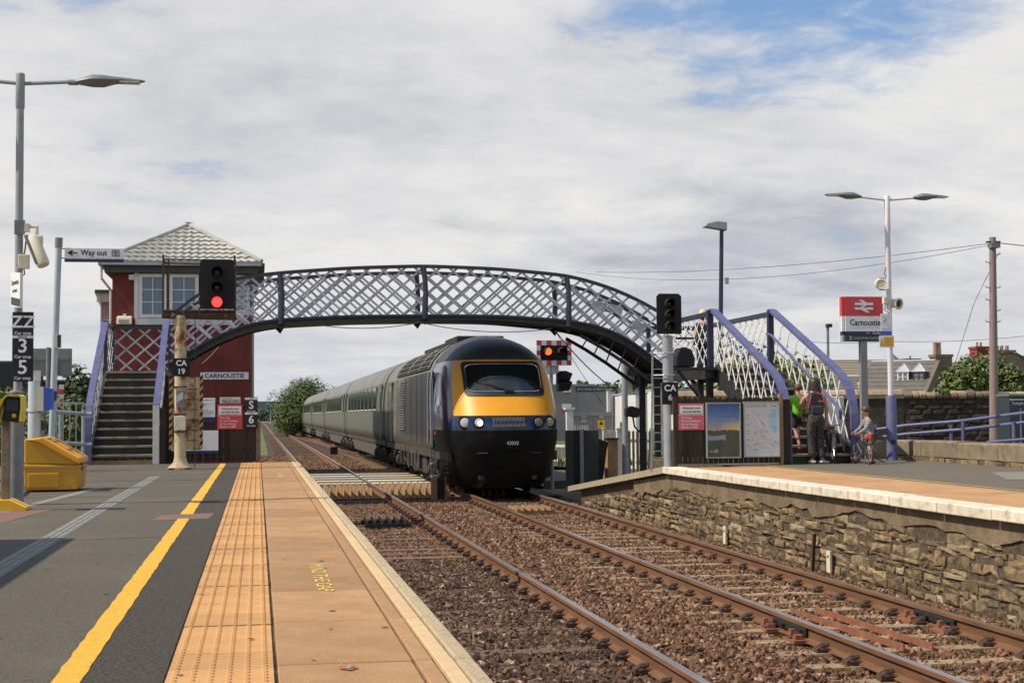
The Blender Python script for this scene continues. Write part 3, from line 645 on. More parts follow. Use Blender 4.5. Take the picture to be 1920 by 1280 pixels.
def machinery(t, y0, y1, seed):
    r = random.Random(seed); y = y0
    while y < y1-.2:
        wd = min(r.uniform(.35, 1.1), y1-y); z0 = r.uniform(.28, .5)
        m = MB().box(TX-1.28+r.uniform(0, .14), TX+1.2, y, y+wd-.06, z0, .95); x = TX-1.29
        if r.random() < .6: m.box(x-.02, x+.1, y+.08, y+wd*.5, z0+.08, .8)
        if r.random() < .6: m.tube([(x-.01, y+wd*.7, .9), (x-.03, y+wd*.75, .6), (x, y+wd*.6, z0+.02)], .025, 6)
        m.build('underframe_box', 'dirt_steel', t, bevel=.02); y += wd

# --- leading power car
pc = thing('power_car', 'yellow nosed dark navy locomotive leading the train', 'locomotive', (TX, TY0, 0), 'vehicles of the train')
HW = [(.16, 1.02), (.30, 1.12), (.6, 1.22), (1.0, 1.31), (1.25, 1.36), (1.5, 1.372), (1.70, 1.372), (1.84, 1.37), (2.1, 1.365), (2.3, 1.36), (2.55, 1.345), (2.8, 1.315), (3.0, 1.27), (3.16, 1.20), (3.3, 1.11), (3.45, .99), (3.58, .85), (3.7, .66), (3.79, .43), (3.85, .2), (3.87, .02)]
YF = [(.16, .42), (.30, .30), (.6, .16), (1.0, .05), (1.25, .01), (1.5, 0), (1.70, .02), (1.84, .07), (2.1, .25), (2.3, .40), (2.55, .60), (2.8, .82), (3.0, 1.0), (3.16, 1.16), (3.3, 1.33), (3.45, 1.6), (3.58, 1.95), (3.7, 2.4), (3.79, 2.9), (3.85, 3.5), (3.87, 3.9)]
def interp(T, z):
    for (a, b_), (c, d) in zip(T, T[1:]):
        if a <= z <= c: return b_+(d-b_)*(z-a)/(c-a)
    return T[0][1] if z < T[0][0] else T[-1][1]
CABL = 4.3
def nose(z, x):                # distance back of the nose surface at height z, offset x from centre
    hw = interp(HW, z); yf = interp(YF, z); D = min(1.9, CABL-yf); u = min(1, abs(x)/hw)
    return yf+D*(1-(1-u**2.9)**(1/2.9))
zs = sorted(set([z for z, _ in HW]+[1.52, 1.4, 3.22, 3.38, 3.52, 3.64, 3.75, 3.82, .45, .8, 2.0, 2.2, 2.4, 2.7, 2.9, 3.08]))
us = [0, .12, .25, .38, .5, .6, .68, .757, .82, .88, .93, .965, .985, .996, 1.0]
def nose_pts(z):
    hw = interp(HW, z); yf = interp(YF, z); D = min(1.9, CABL-yf); half = []
    for u in us: half.append((u*hw, yf+D*(1-(max(0, 1-u**2.9))**(1/2.9))))
    for d in (.25, .5, .75, 1.0): half.append((hw, yf+D+(CABL-yf-D)*d))
    return [(-x, y) for x, y in half[::-1]]+half[1:]
cabs = {0: ('cab_black', 'nose_skirt'), 1: ('cab_navy', 'cab_side'), 2: ('cab_yellow', 'nose_panel'), 3: ('cab_roof', 'cab_dome')}
mbs = {k: MB() for k in cabs}
rings = [[(TX+x, TY0+y, z) for x, y in nose_pts(z)] for z in zs]; nn = len(rings[0])
for i in range(len(zs)-1):
    zm = (zs[i]+zs[i+1])/2
    for k in range(nn-1):
        xm = abs((rings[i][k][0]+rings[i][k+1][0])/2-TX); ym = (rings[i][k][1]+rings[i][k+1][1])/2-TY0
        if zm > 3.16: c = 3
        elif zm < 1.5: c = 0
        elif zm > 1.84 and xm < 1.375*.98 and ym < interp(YF, zm)+.52: c = 2
        else: c = 1
        mbs[c].add([rings[i][k], rings[i][k+1], rings[i+1][k+1], rings[i+1][k]], [(0, 1, 2, 3)])
for k, (mm, nm) in cabs.items():
    o = mbs[k].build(nm, mm, pc, smooth=True)
    bm = bmesh.new(); bm.from_mesh(o.data); bmesh.ops.remove_doubles(bm, verts=bm.verts, dist=.0005); bm.to_mesh(o.data); bm.free()
    o.data.polygons.foreach_set('use_smooth', [True]*len(o.data.polygons))
def on_nose(x, z, d=.01): return (TX+x, TY0+nose(z, x)-d, z)
def patch(x0, x1, z0, z1, nx, nz, d, cut=0):
    m = MB(); G = []
    for j in range(nz+1):
        z = z0+(z1-z0)*j/nz; row = []
        for i in range(nx+1):
            u = i/nx; a = x0+(x1-x0)*u; zz = z
            if cut:                     # rounded corners
                ex = min(a-x0, x1-a)
                if ex < cut: k = cut-math.sqrt(max(0, cut*cut-(cut-ex)**2)); zz = max(z0+k, min(z1-k, z))
            row.append(on_nose(a, zz, d))
        G.append(row)
    for j in range(nz):
        for i in range(nx): m.quad(G[j][i], G[j][i+1], G[j+1][i+1], G[j+1][i])
    return m
ws = patch(-.95, .95, 2.29, 3.12, 48, 6, .018, .09).build('screen_surround', 'rubber', pc, smooth=True)
patch(-.87, .87, 2.40, 3.05, 48, 6, .026, .05).build('windscreen', 'screen_glass', ws, smooth=True)
fr = MB(); pts = []
for q in range(121):
    a = q/120*2*math.pi; c, s_ = math.cos(a), math.sin(a); e = 8
    pts.append(on_nose(.875*abs(c)**(2/e)*(1 if c > 0 else -1), 2.725+.33*abs(s_)**(2/e)*(1 if s_ > 0 else -1), .034))
fr.tube(pts, .013, 5); fr.build('frame', 'chrome', ws)
wp = MB(); wp.tube([on_nose(.10, 2.40, .05), on_nose(-.12, 2.47, .06), on_nose(-.42, 2.57, .05)], .014, 5); wp.bar(on_nose(-.66, 2.62, .05), on_nose(-.18, 2.47, .05), .03, .02); wp.build('wiper', 'black', ws)
MB().box(TX-.05, TX+.18, TY0+nose(2.38, .1)-.06, TY0+nose(2.38, .1), 2.36, 2.43).build('wiper_motor', 'black', ws, bevel=.015)
for x, r_, mt in ((-.985, .115, 'lamp_lens'), (-.69, .105, 'lamp_lit'), (.69, .105, 'lamp_dull'), (.985, .105, 'lamp_amber')):
    p = Vector(on_nose(x, 1.675, -.02)); nrm = Vector((x*.25, -1, .08)).normalized()
    hl = MB().lathe(p, [(r_+.035, 0), (r_+.03, .035), (r_, .04)], 24, axis=nrm).build('headlight', 'cab_black', pc, smooth=True)
    MB().lathe(p+nrm*.032, [(r_, 0), (r_*.9, .016), (r_*.5, .028), (.01, .03)], 24, axis=nrm).build('lens', 'lamp_lens' if mt == 'lamp_lit' else mt, hl, smooth=True)
    if mt == 'lamp_lit': MB().lathe(p+nrm*.058+Vector((.02, 0, -.01)), [(.068, 0), (.05, .008), (.01, .012)], 18, axis=nrm).build('bulb', 'lamp_lit', hl, smooth=True)
patch(-.46, .46, .50, 1.02, 16, 3, .008, .05).build('coupler_cover', 'cab_black', pc); patch(-1.2, 1.2, 1.492, 1.508, 40, 1, .006).build('panel_seam', 'rubber', pc)
for s_ in (-1, 1):
    hp_ = Vector(on_nose(s_*.62, .98, .03)); MB().tube([hp_+Vector((-.12, 0, 0)), hp_+Vector((.12, 0, 0))], .014, 6).build('handrail', 'dirt_steel', pc)
    MB().box(TX+s_*.62-.06, TX+s_*.62+.06, TY0+nose(.42, s_*.62)-.03, TY0+nose(.42, s_*.62)+.03, .36, .46).build('step', 'dirt_steel', pc)
gr = patch(-.37, .37, 1.565, 1.79, 8, 2, .008).build('grille', 'cab_black', pc)
g2 = MB()
for k in range(24):
    x = -.36+k*.0313; z0, z1 = 1.575+.004*0, 1.785; g2.bar(on_nose(x, z0, .012), on_nose(x-.015, z1, .012), .009, .012)
g2.build('grille_bars', 'grille_light', gr)
p = on_nose(.07, 1.20, .012); text('43032', pc, p, .115, 'text_white', rot=(R(92), 0, 0))
# cab side: side window, door, handrails, number
xs_ = TX-1.37
def sidebox(name, m, y0, y1, z0, z1, d0=.004, d1=.012, parent=pc, **k): return MB().box(xs_-d1, xs_+d0+.04, y0, y1, z0, z1).build(name, m, parent, **k)
mw = MB(); P0 = [(TY0+1.95, 2.1), (TY0+3.0, 2.06), (TY0+3.0, 2.86), (TY0+2.45, 2.86)]
def sx(y, z): return TX-interp(HW, z)*(max(0, 1-max(0, 1-(y-TY0-interp(YF, z))/1.9)**2.9))**(1/2.9)
mw.add([(sx(y, z)-.012, y, z) for y, z in P0]+[(sx(y, z)+.02, y, z) for y, z in P0], [(0, 1, 2, 3), (0, 4, 5, 1), (1, 5, 6, 2), (2, 6, 7, 3), (3, 7, 4, 0)]); mw.build('side_window', 'screen_glass', pc)
for y in (TY0+3.35, TY0+4.12): MB().tube([(xs_-.05, y, 1.15), (xs_-.05, y, 2.6), (xs_-.02, y, 2.95)], .018, 6).build('handrail', 'galv', pc)
dr = sidebox('door', 'cab_navy', TY0+3.42, TY0+4.05, 1.05, 2.95, d1=.006); 
MB().box(xs_-.012, xs_, TY0+3.55, TY0+3.92, 2.1, 2.8).build('pane', 'screen_glass', dr)
t_ = text('43032', pc, (xs_-.03, TY0+2.45, 1.98), .26, 'text_white', rot=(R(90), 0, R(-90)), sx=.8)
MB().box(xs_-.03, xs_+.02, TY0+2.7, TY0+2.85, 1.38, 1.46).build('tail_mark', 'sign_red', pc)
# body behind the cab
b = MB(); body_shell(b, TY0+CABL+.02, 51.6, 0, 1, 3.05, 1); b.build('body', ['livery_power', 'train_roof'], pc, smooth=True)
def slats(y0, y1, z0, z1, n, name='louvre', dz=.03):
    back = MB()
    hb = lambda z: interp([(z_, w_) for w_, z_ in BODY], z)
    o = MB().add([(TX-hb(z)-.006, y, z) for y, z in ((y0, z0), (y1, z0), (y1, z1), (y0, z1))], [(0, 3, 2, 1)]).build(name, 'black_matt', pc)
    for k in range(n):
        z = z0+(k+.5)*(z1-z0)/n; MB().bar((TX-hb(z)-.015, y0, z), (TX-hb(z)-.015, y1, z), .035, dz, up=(-.5, 0, 1)).build('slat', 'train_roof', o)
slats(44.3, 46.2, 1.40, 2.88, 20)
g3 = MB()
for i in range(7): pass
hb = lambda z: interp([(z_, w_) for w_, z_ in BODY], z)
ro = MB(); zz = [3.06, 3.16, 3.26, 3.36, 3.46, 3.56, 3.66]
for a, b_ in zip(zz, zz[1:]): ro.add([(TX-hb(a)-.012, 38.6, a), (TX-hb(a)-.012, 47.6, a), (TX-hb(b_)-.012, 47.6, b_), (TX-hb(b_)-.012, 38.6, b_)], [(0, 1, 2, 3)])
ro = ro.build('roof_grille', 'black_matt', pc)
for k in range(9):
    z = 3.07+k*.073; MB().bar((TX-hb(z)-.03, 38.6, z), (TX-hb(z)-.03, 47.6, z), .05, .03, up=(-.6, 0, .8)).build('slat', 'train_roof' if k % 2 else 'dirt_steel', ro)
for y in (38.6, 41, 44, 47.6): MB().tube([(TX-hb(z)-.05, y, z) for z in zz], .02, 5).build('rib', 'train_roof', ro)
rf = MB(); rf.box(TX-.62, TX+.62, 38.2, 40.6, 3.70, 3.90); rf.box(TX-.5, TX+.5, 41.2, 46.8, 3.72, 3.885); rf.build('roof_hatch', 'soot', pc, bevel=.03)
dr = sidebox('door', 'livery_power', 48.6, 49.45, 1.02, 2.92, d1=.012); MB().box(xs_-.02, xs_, 48.78, 49.25, 2.1, 2.78).build('pane', 'coach_glass', dr)
MB().tube([(xs_-.05, 48.5, 1.3), (xs_-.05, 48.5, 2.6)], .016, 6).build('handrail', 'galv', pc)
for y in (39.6, 41.0, 42.5, 46.6, 48.2, 49.9): MB().box(xs_-.010, xs_, y, y+.012, 1.1, 2.95).build('panel_seam', 'soot', pc)
MB().box(TX-1.30, TX+1.30, TY0+1.0, 51.5, .78, 1.0).build('solebar', 'dirt_steel', pc)
MB().box(TX-.85, TX+.85, TY0+.9, TY0+2.3, .3, .95).build('front_undertray', 'cab_black', pc)
bogie(pc, TY0+3.4, 2.6); bogie(pc, 48.6, 2.6)
machinery(pc, TY0+5.4, 46.4, 5)
st = MB(); st.box(xs_-.02, xs_+.14, TY0+3.45, TY0+4.0, .62, .66); st.box(xs_-.02, xs_+.14, TY0+3.45, TY0+4.0, .30, .34); st.bar((xs_+.02, TY0+3.48, .28), (xs_+.02, TY0+3.48, 1.0), .03, .03); st.bar((xs_+.02, TY0+3.97, .28), (xs_+.02, TY0+3.97, 1.0), .03, .03); st.build('step', 'galv_dark', pc)

# --- coaches
gy = [51.9, 75.4, 98.9, 122.4, 145.9, 169.4]
ordn = ('first coach, coupled straight behind the locomotive', 'second coach', 'third coach', 'fourth coach', 'fifth coach, farthest of the coaches')
def coach(y0, y1, label):
    t = thing('coach', label, 'railway coach', (TX, y0, 0), 'vehicles of the train')
    b = MB(); body_shell(b, y0, y1, 0, 1, 3.1); b.build('body', ['livery_coach', 'train_roof'], t, smooth=True)
    n = 8; ws_ = (y1-y0-5.4)/n
    for k in range(n):
        ya = y0+2.7+k*ws_+.24; yb = ya+ws_-.48
        wd = MB().box(xs_-.010, xs_+.03, ya-.05, yb+.05, 2.02, 2.90).build('window', 'chrome' if False else 'galv_dark', t)
        MB().box(xs_-.0125, xs_+.03, ya, yb, 2.07, 2.85).build('pane', 'coach_glass', wd)
        MB().box(xs_-.026, xs_-.014, ya, yb, 2.055, 2.085).build('sill', 'white', wd)
    for ya in (y0+.55, y1-1.35):
        d = MB().box(xs_-.012, xs_+.03, ya, ya+.8, 1.05, 2.95).build('door', 'livery_coach', t); MB().box(xs_-.02, xs_+.03, ya+.14, ya+.66, 2.05, 2.78).build('pane', 'coach_glass', d)
    MB().prism([(TX-1.26, y0+4.6, .95), (TX-1.20, y0+4.9, .32), (TX-1.20, y1-4.9, .32), (TX-1.26, y1-4.6, .95)], (2.4, 0, 0)).build('skirt', 'dirt_skirt', t)
    bogie(t, y0+2.9, 2.6, y0 < 100); bogie(t, y1-2.9, 2.6, y0 < 80)
    MB().box(TX-1.28, TX+1.28, y0+.1, y1-.1, .80, .96).build('solebar', 'dirt_steel', t)
    MB().box(TX-.62, TX+.62, y0-.30, y0+.02, .95, 3.3).build('gangway', 'rubber', t)
    for s_ in (-.85, .85): MB().lathe((TX+s_, y0+.05, 1.02), [(.06, 0), (.06, .28), (.2, .29), (.2, .33)], 12, axis=(0, -1, 0)).build('buffer', 'dirt_steel', t)
mk('dirt_skirt', (.075, .065, .052), .8, c2=(.11, .096, .078), scale=4)
for i in range(5): coach(gy[i]+.22, gy[i+1]-.22, 'silver grey train '+ordn[i])
t = thing('power_car', 'far rear locomotive at the tail end of the silver train', 'locomotive', (TX, 170, 0), 'vehicles of the train')
b = MB(); body_shell(b, 169.8, 184.5, 0, 1, 3.05); b.build('body', ['livery_coach', 'train_roof'], t, smooth=True)
b = MB(); b.prism([(TX-1.3, 184.5, 1.0), (TX-1.3, 187.5, 1.0), (TX-1.3, 187.7, 1.6), (TX-1.2, 186.4, 3.1), (TX-1.2, 184.5, 3.1)], (2.5, 0, 0)); b.build('cab', 'cab_navy', t)
bogie(t, 173, 2.6, False); bogie(t, 183.5, 2.6, False); MB().box(TX-1.25, TX+1.25, 175, 181, .35, .95).build('underframe_box', 'dirt_steel', t)
# ------------------------------------------------------------------ footbridge
TOP = [(-1.98, 4.10), (-1.6, 4.45), (-1.23, 4.71), (-.64, 4.98), (.44, 5.13), (2.14, 5.26), (3.79, 5.32), (5.51, 5.27), (7.21, 5.13), (8.07, 4.91), (8.72, 4.66), (9.37, 4.33), (9.6, 4.18)]
DEC = [(-1.98, 3.05), (-1.6, 3.28), (-1.23, 3.52), (-.64, 3.82), (-.17, 3.97), (.44, 4.07), (2.14, 4.15), (3.79, 4.17), (5.51, 4.17), (7.21, 4.07), (8.07, 3.92), (8.72, 3.62), (9.37, 3.12), (9.6, 2.95)]
SOF = [(-1.98, 2.88), (-1.6, 3.10), (-1.23, 3.34), (-.64, 3.62), (-.17, 3.79), (.44, 3.90), (2.14, 3.99), (3.79, 4.02), (5.51, 4.01), (7.21, 3.86), (8.07, 3.68), (8.72, 3.37), (9.37, 2.90), (9.6, 2.74)]
def smooth_curve(T, n=48):
    xs_c = [T[0][0]+(T[-1][0]-T[0][0])*i/n for i in range(n+1)]; z = [interp(T, x) for x in xs_c]
    for _ in range(3): z = [z[0]]+[(z[i-1]+2*z[i]+z[i+1])/4 for i in range(1, n)]+[z[-1]]
    return list(zip(xs_c, z))
SOF = [(x, z+(.07 if -1 < x < 9 else .04)) for x, z in SOF]
TOPC, DECC, SOFC = smooth_curve(TOP), smooth_curve(DEC), smooth_curve(SOF)
YN, YFAR = 34.4, 36.0
fb = thing('footbridge', 'arched lattice footbridge crossing over both tracks and the train', 'footbridge', (3.8, 35.2, 0))
def sweep(name, C, Y, wy, h, mname, dz=0):
    m = MB(); vs = []
    for x, z in C: vs += [(x, Y-wy/2, z-h/2+dz), (x, Y+wy/2, z-h/2+dz), (x, Y+wy/2, z+h/2+dz), (x, Y-wy/2, z+h/2+dz)]
    m.v = vs
    for i in range(len(C)-1):
        for k in range(4): m.f.append((i*4+k, i*4+(k+1) % 4, i*4+4+(k+1) % 4, i*4+4+k)[::-1]); m.m.append(0)
    m.f += [(0, 1, 2, 3), tuple(len(vs)-4+k for k in (3, 2, 1, 0))]; m.m += [0, 0]
    return m.build(name, mname, fb, smooth=False)
for Y in (YN, YFAR):
    sweep('top_rail', TOPC, Y, .11, .075, 'bridge_navy'); sweep('girder_flange', DECC, Y, .12, .05, 'bridge_navy')
    m = MB(); n = len(DECC); vs = []
    for (x, z), (_, z2) in zip(DECC, SOFC): vs += [(x, Y-.012, z2), (x, Y+.012, z2), (x, Y+.012, z), (x, Y-.012, z)]
    m.v = vs
    for i in range(n-1):
        for k in range(4): m.f.append((i*4+k, i*4+(k+1) % 4, i*4+4+(k+1) % 4, i*4+4+k)[::-1]); m.m.append(0)
    m.build('girder', 'bridge_black', fb)
    sweep('girder_flange', SOFC, Y, .13, .035, 'bridge_black')
    for x in (.5, 3.8, 7.2):
        zt, zb = interp(TOPC, x), interp(SOFC, x)
        sgn = -1 if Y == YN else 1
        MB().tube([(x-.0, Y, zt), (x+.035, Y+sgn*.03, (zt*.7+zb*.3)), (x+.045, Y+sgn*.05, (zt+zb)/2), (x+.02, Y+sgn*.04, zb)], [.065, .06, .062, .075], 8).build('post', 'bridge_navy', fb, smooth=True)
        MB().prism([(x-.10, Y, zb), (x+.12, Y, zb), (x+.03, Y, zb-.14)], (0, .03, 0)).build('bracket', 'bridge_black', fb)
    # lattice bars, both ways
    sp = .405; s0 = .88
    for d in (-1, 1):
        x0 = -3.6
        while x0 < 11.4:
            pin = []
            for k in range(90):
                x = x0+d*k*.02*1; z = interp(DECC, max(-1.98, min(9.6, x0)))+s0*abs(k*.02)
            # march along the bar and keep the stretch between deck and rail
            zstart = 2.7; pts = []
            for k in range(160):
                x = x0+d*(k*.02); z = zstart+k*.02*s0
                if -1.95 < x < 9.58 and interp(DECC, x)+.0 < z < interp(TOPC, x): pts.append((x, z))
            if len(pts) > 5:
                yo = Y+(.02 if d > 0 else -.02); MB().bar((pts[0][0], yo, pts[0][1]), (pts[-1][0], yo, pts[-1][1]), .012, .052).build('lattice_bar', 'lattice_paint', fb)
            x0 += sp
m = MB(); vs = []
for (x, z) in DECC: vs += [(x, YN+.05, z-.03), (x, YFAR-.05, z-.03), (x, YFAR-.05, z-.10), (x, YN+.05, z-.10)]
m.v = vs
for i in range(len(DECC)-1):
    for k in range(4): m.f.append((i*4+k, i*4+(k+1) % 4, i*4+4+(k+1) % 4, i*4+4+k)); m.m.append(0)
m.build('deck', 'bridge_black', fb)
for x in [.1+k*.62 for k in range(14)]: MB().box(x, x+.06, YN+.06, YFAR-.06, interp(SOFC, x)+.02, interp(SOFC, x)+.10).build('cross_beam', 'bridge_black', fb)
for Y in (YN+.14, YFAR-.14): # inner tube handrails near the right end
    MB().tube([(x, Y, interp(TOPC, x)-.33) for x in (8.0, 8.2, 8.6, 9.0, 9.5)], .028, 8).build('handrail', 'bridge_navy', fb)
for x, z in ((7.95, 4.38), (8.35, 4.3), (8.9, 3.9)): MB().bar((x-.14, YN+.03, z+.08), (x+.2, YN+.03, z-.02), .015, .2).build('plate', 'lattice_paint', fb)
# lower arch rib at the right-hand end and its struts
rib = [(7.5, 3.72), (8.0, 3.44), (8.5, 3.12), (8.9, 2.84), (9.25, 2.58)]
for Y in (YN, YFAR):
    MB().tube([(x, Y, z) for x, z in rib], .045, 6).build('arch_rib', 'bridge_black', fb)
    for x in (7.9, 8.2, 8.5, 8.8): MB().bar((x, Y, interp(rib, x)), (x+.18, Y, interp(SOFC, x)), .03, .03).build('strut', 'bridge_black', fb)
# landings
for (x0, x1, y0, y1) in ((-3.36, -2.0, 34.3, 36.05), (9.5, 10.95, 30.7, 36.05)):
    z = 2.88 if x0 < 0 else 2.84
    MB().box(x0, x1, y0, y1, z-.09, z).build('landing', 'tread' if x0 < 0 else 'bridge_black', fb); MB().box(x0, x1, y0+.02, y0+.08, z-.25, z-.092).build('landing_beam', 'bridge_black', fb)
    MB().box(x0, x0+.05, y0+.1, y1, z-.25, z-.092).build('landing_beam', 'bridge_black', fb); MB().box(x1-.05, x1, y0+.1, y1, z-.25, z-.092).build('landing_beam', 'bridge_black', fb)
legs = [(-3.3, 34.5), (-2.05, 34.5), (-3.3, 35.9), (-2.05, 35.9), (9.40, 34.5), (9.40, 35.9), (10.9, 35.9), (9.57, 30.85), (10.88, 30.85)]
for x, y in legs: MB().bar((x, y, -.3), (x, y, 2.80), .13, .13).build('leg', 'bridge_black', fb)
MB().bar((9.35, 34.5, -.3), (8.98, 34.5, .0), .10, .1).build('brace', 'bridge_black', fb); MB().bar((9.57, 31.0, 1.7), (9.57, 32.3, 2.72), .08, .08).build('brace', 'bridge_black', fb)
MB().bar((9.62, 30.87, 1.75), (10.4, 30.87, 2.6), .07, .07).build('brace', 'bridge_black', fb)
def lattice_panel(o, u, v, h, sp, mname='lattice_paint', w=.04, lo=.08, k=.95, nm='lattice_bar'):
    # o: origin at the foot, u: vector along the foot, h: height; bars cross both ways between foot and rail
    o, u = Vector(o), Vector(u); ln = u.length; ud = u/ln; up = Vector((0, 0, 1))
    side = ud.cross(up).normalized()
    n = int((ln+h/k)/sp)+1
    for d in (1, -1):
        for i in range(n+1):
            s = -h/k+i*sp if d > 0 else i*sp
            t0, t1 = 0., 1.
            a = s; e = s+d*h/k
            if d > 0:
                if a < 0: t0 = -a/(e-a)
                if e > ln: t1 = (ln-a)/(e-a)
            else:
                if a > ln: t0 = (ln-a)/(e-a)
                if e < 0: t1 = (0-a)/(e-a)
            if t1-t0 < .12 or t0 >= 1 or t1 <= 0: continue
            p = o+ud*(a+(e-a)*t0)+up*(lo+(h-lo)*t0)+side*.018*d; q = o+ud*(a+(e-a)*t1)+up*(lo+(h-lo)*t1)+side*.018*d
            MB().bar(p, q, .010, w, up=side.cross((q-p).normalized())).build(nm, mname, fb)
# left landing: back panel
lattice_panel((-3.33, 36.0, 2.88), (1.30, 0, 0), 0, 1.05, .42)
MB().box(-3.4, -2.0, 35.96, 36.04, 3.93, 4.0).build('top_rail', 'bridge_navy', fb)
for x, y in ((-3.36, 34.3), (-3.36, 36.0), (-2.03, 36.0)): MB().bar((x, y, 2.8), (x, y, 4.02), .10, .10).build('newel', 'bridge_navy', fb)
lattice_panel((-3.36, 34.35, 2.88), (0, 1.6, 0), 0, 1.05, .42); MB().box(-3.40, -3.32, 34.3, 36.05, 3.93, 4.0).build('top_rail', 'bridge_navy', fb)
# left stairs
def stairs(x0, x1, ya, yb, za, zb, n, lattice_white=True):
    for i in range(n):
        f = i/(n); y = ya+(yb-ya)*f; z = za+(zb-za)*(i+1)/(n)
        tr_ = MB().box(x0+.03, x1-.03, y-.03, y+(yb-ya)/n+.01, z-.045, z).build('tread', 'tread', fb, bevel=.006)
        MB().box(x0+.03, x1-.03, y+.01, y+.03, z-(zb-za)/n+.002, z-.047).build('riser', 'bridge_black', fb)
    for x in (x0, x1):
        MB().prism([(x-.03, ya-.05, za-.05), (x-.03, ya-.05, za+.28), (x-.03, yb, zb+.05), (x-.03, yb, zb-.30), (x-.03, ya+.35, za-.05)], (.06, 0, 0)).build('stringer', 'bridge_black', fb)
stairs(-3.33, -2.07, 31.15, 34.3, .93, 2.88, 11)
def stair_rail(x, pts, w=.135): 
    for a, b_ in zip(pts, pts[1:]): pass
    m = MB(); vs = []; n = len(pts)
    P = [Vector((x, y, z)) for y, z in pts]
    for i, p in enumerate(P):
        d = (P[min(i+1, n-1)]-P[max(i-1, 0)]).normalized(); nn_ = Vector((1, 0, 0)).cross(d)*.035
        vs += [p+Vector((-w/2, 0, 0))-nn_, p+Vector((w/2, 0, 0))-nn_, p+Vector((w/2, 0, 0))+nn_, p+Vector((-w/2, 0, 0))+nn_]
    m.v = [tuple(v) for v in vs]
    for i in range(n-1):
        for k in range(4): m.f.append((i*4+k, i*4+(k+1) % 4, i*4+4+(k+1) % 4, i*4+4+k)); m.m.append(0)
    m.f += [(3, 2, 1, 0), tuple(n*4-4+k for k in range(4))]; m.m += [0, 0]
    return m.build('handrail', 'rail_blue', fb)
for x in (-3.36, -2.03):
    stair_rail(x, [(34.55, 4.02), (34.3, 3.98), (32.0, 2.62), (31.45, 2.28), (31.2, 2.08), (31.08, 1.85), (31.05, 1.5), (31.05, .92)] if x < -3 else [(34.55, 4.02), (34.3, 3.98), (31.35, 2.24), (31.2, 2.12), (31.15, 2.0)])
    n = 8
    for k in range(9):
        y = 31.3+k*.36; zf = .95+(y-31.15)*.62
        for d in (-1, 1):
            y2 = y+d*.62; 
            if y2 < 31.2 or y2 > 34.4: continue
            z2 = 2.12+(y2-31.2)*.60; MB().bar((x+.012*d, y, zf+.15), (x+.012*d, y2, z2), .010, .045).build('lattice_bar', 'lattice_paint', fb)
MB().box(-2.10, -1.97, 31.06, 31.2, .915, 2.1).build('newel', 'dirty_white', fb)
MB().box(-1.96, -1.86, 31.1, 34.3, .915, 2.05).build('stair_side_boarding', 'fence_dark', fb)
MB().box(-3.3, -2.1, 31.06, 31.12, .915, .99).build('bottom_kerb', 'arris', fb)
# right landing railings
for x in (9.55, 10.9):
    lattice_panel((x, 30.8, 2.86), (0, 3.5 if x < 10 else 5.1, 0), 0, 1.12, .42, 'white', .030)
    MB().box(x-.04, x+.04, 30.7, 34.4 if x < 10 else 36, 3.93, 4.03).build('top_rail', 'bridge_navy', fb)
    MB().box(x-.06, x+.06, 30.64, 30.76, 2.6, 4.06).build('newel', 'navy_post', fb)
for x in (9.6, 10.9): MB().box(x-.05, x+.05, 35.95, 36.05, 2.8, 4.05).build('newel', 'navy_post', fb)
lattice_panel((9.6, 36.0, 2.86), (1.3, 0, 0), 0, 1.12, .3, 'white', .034); MB().box(9.55, 10.95, 35.96, 36.04, 3.93, 4.03).build('top_rail', 'bridge_navy', fb)
stairs(9.68, 10.88, 26.35, 30.7, .93, 2.84, 12)
for x in (9.62, 10.93):
    stair_rail(x, [(30.75, 4.06), (30.6, 4.03), (27.2, 2.72), (26.85, 2.57), (26.62, 2.43), (26.45, 2.26), (26.33, 2.05), (26.27, 1.82), (26.25, 1.55), (26.25, .915)], .15)
    for k in range(10):
        y = 26.5+k*.45; zf = .98+(y-26.35)*.44
        for d in (-1, 1):
            y2 = y+d*(.85 if d > 0 else .5)
            for q in range(20):
                if 26.4 < y2 < 30.7: break
                y2 -= d*.05
            if abs(y2-y) < .2: continue
            fr_ = abs(y2-y)/(.85 if d > 0 else .5); z1 = 2.3+(y2-26.5)*.39 if y2 > 26.6 else 2.2
            z2 = zf+.1+(z1-zf-.1)*fr_
            MB().bar((x+.012*d, y, zf+.1), (x+.012*d, y2, z2), .012, .036).build('lattice_bar', 'white', fb)
MB().tube([(10.78, 30.6, 3.55), (10.78, 30.3, 3.5), (10.78, 26.7, 1.98), (10.78, 26.55, 1.85), (10.78, 26.55, 1.72)], .028, 8).build('tube_rail', 'rail_blue', fb)
MB().tube([(9.78, 30.6, 3.55), (9.78, 30.3, 3.5), (9.78, 26.7, 1.98), (9.78, 26.55, 1.85), (9.78, 26.55, 1.72)], .028, 8).build('tube_rail', 'rail_blue', fb)
# cables slung under the bridge
t = thing('hanging_cable', 'thin black cable sagging below the footbridge deck towards the right bank', 'cable', (4, 34.3, 3.9))
def sag(p, q, s, n=14): return [Vector(p).lerp(Vector(q), i/n)-Vector((0, 0, s*4*(i/n)*(1-i/n))) for i in range(n+1)]
MB().tube(sag((1.4, 34.3, 3.93), (3.7, 34.3, 4.0), .10)+sag((3.7, 34.3, 4.0), (6.8, 34.3, 3.86), .14)[1:], .010, 5).build('strand', 'wire', t)
MB().tube(sag((6.9, 34.3, 3.8), (9.2, 37.5, 2.4), .12), .014, 5).build('strand', 'wire', t); MB().tube(sag((6.9, 34.3, 3.8), (9.2, 39, 2.0), .05), .007, 5).build('strand', 'wire', t)
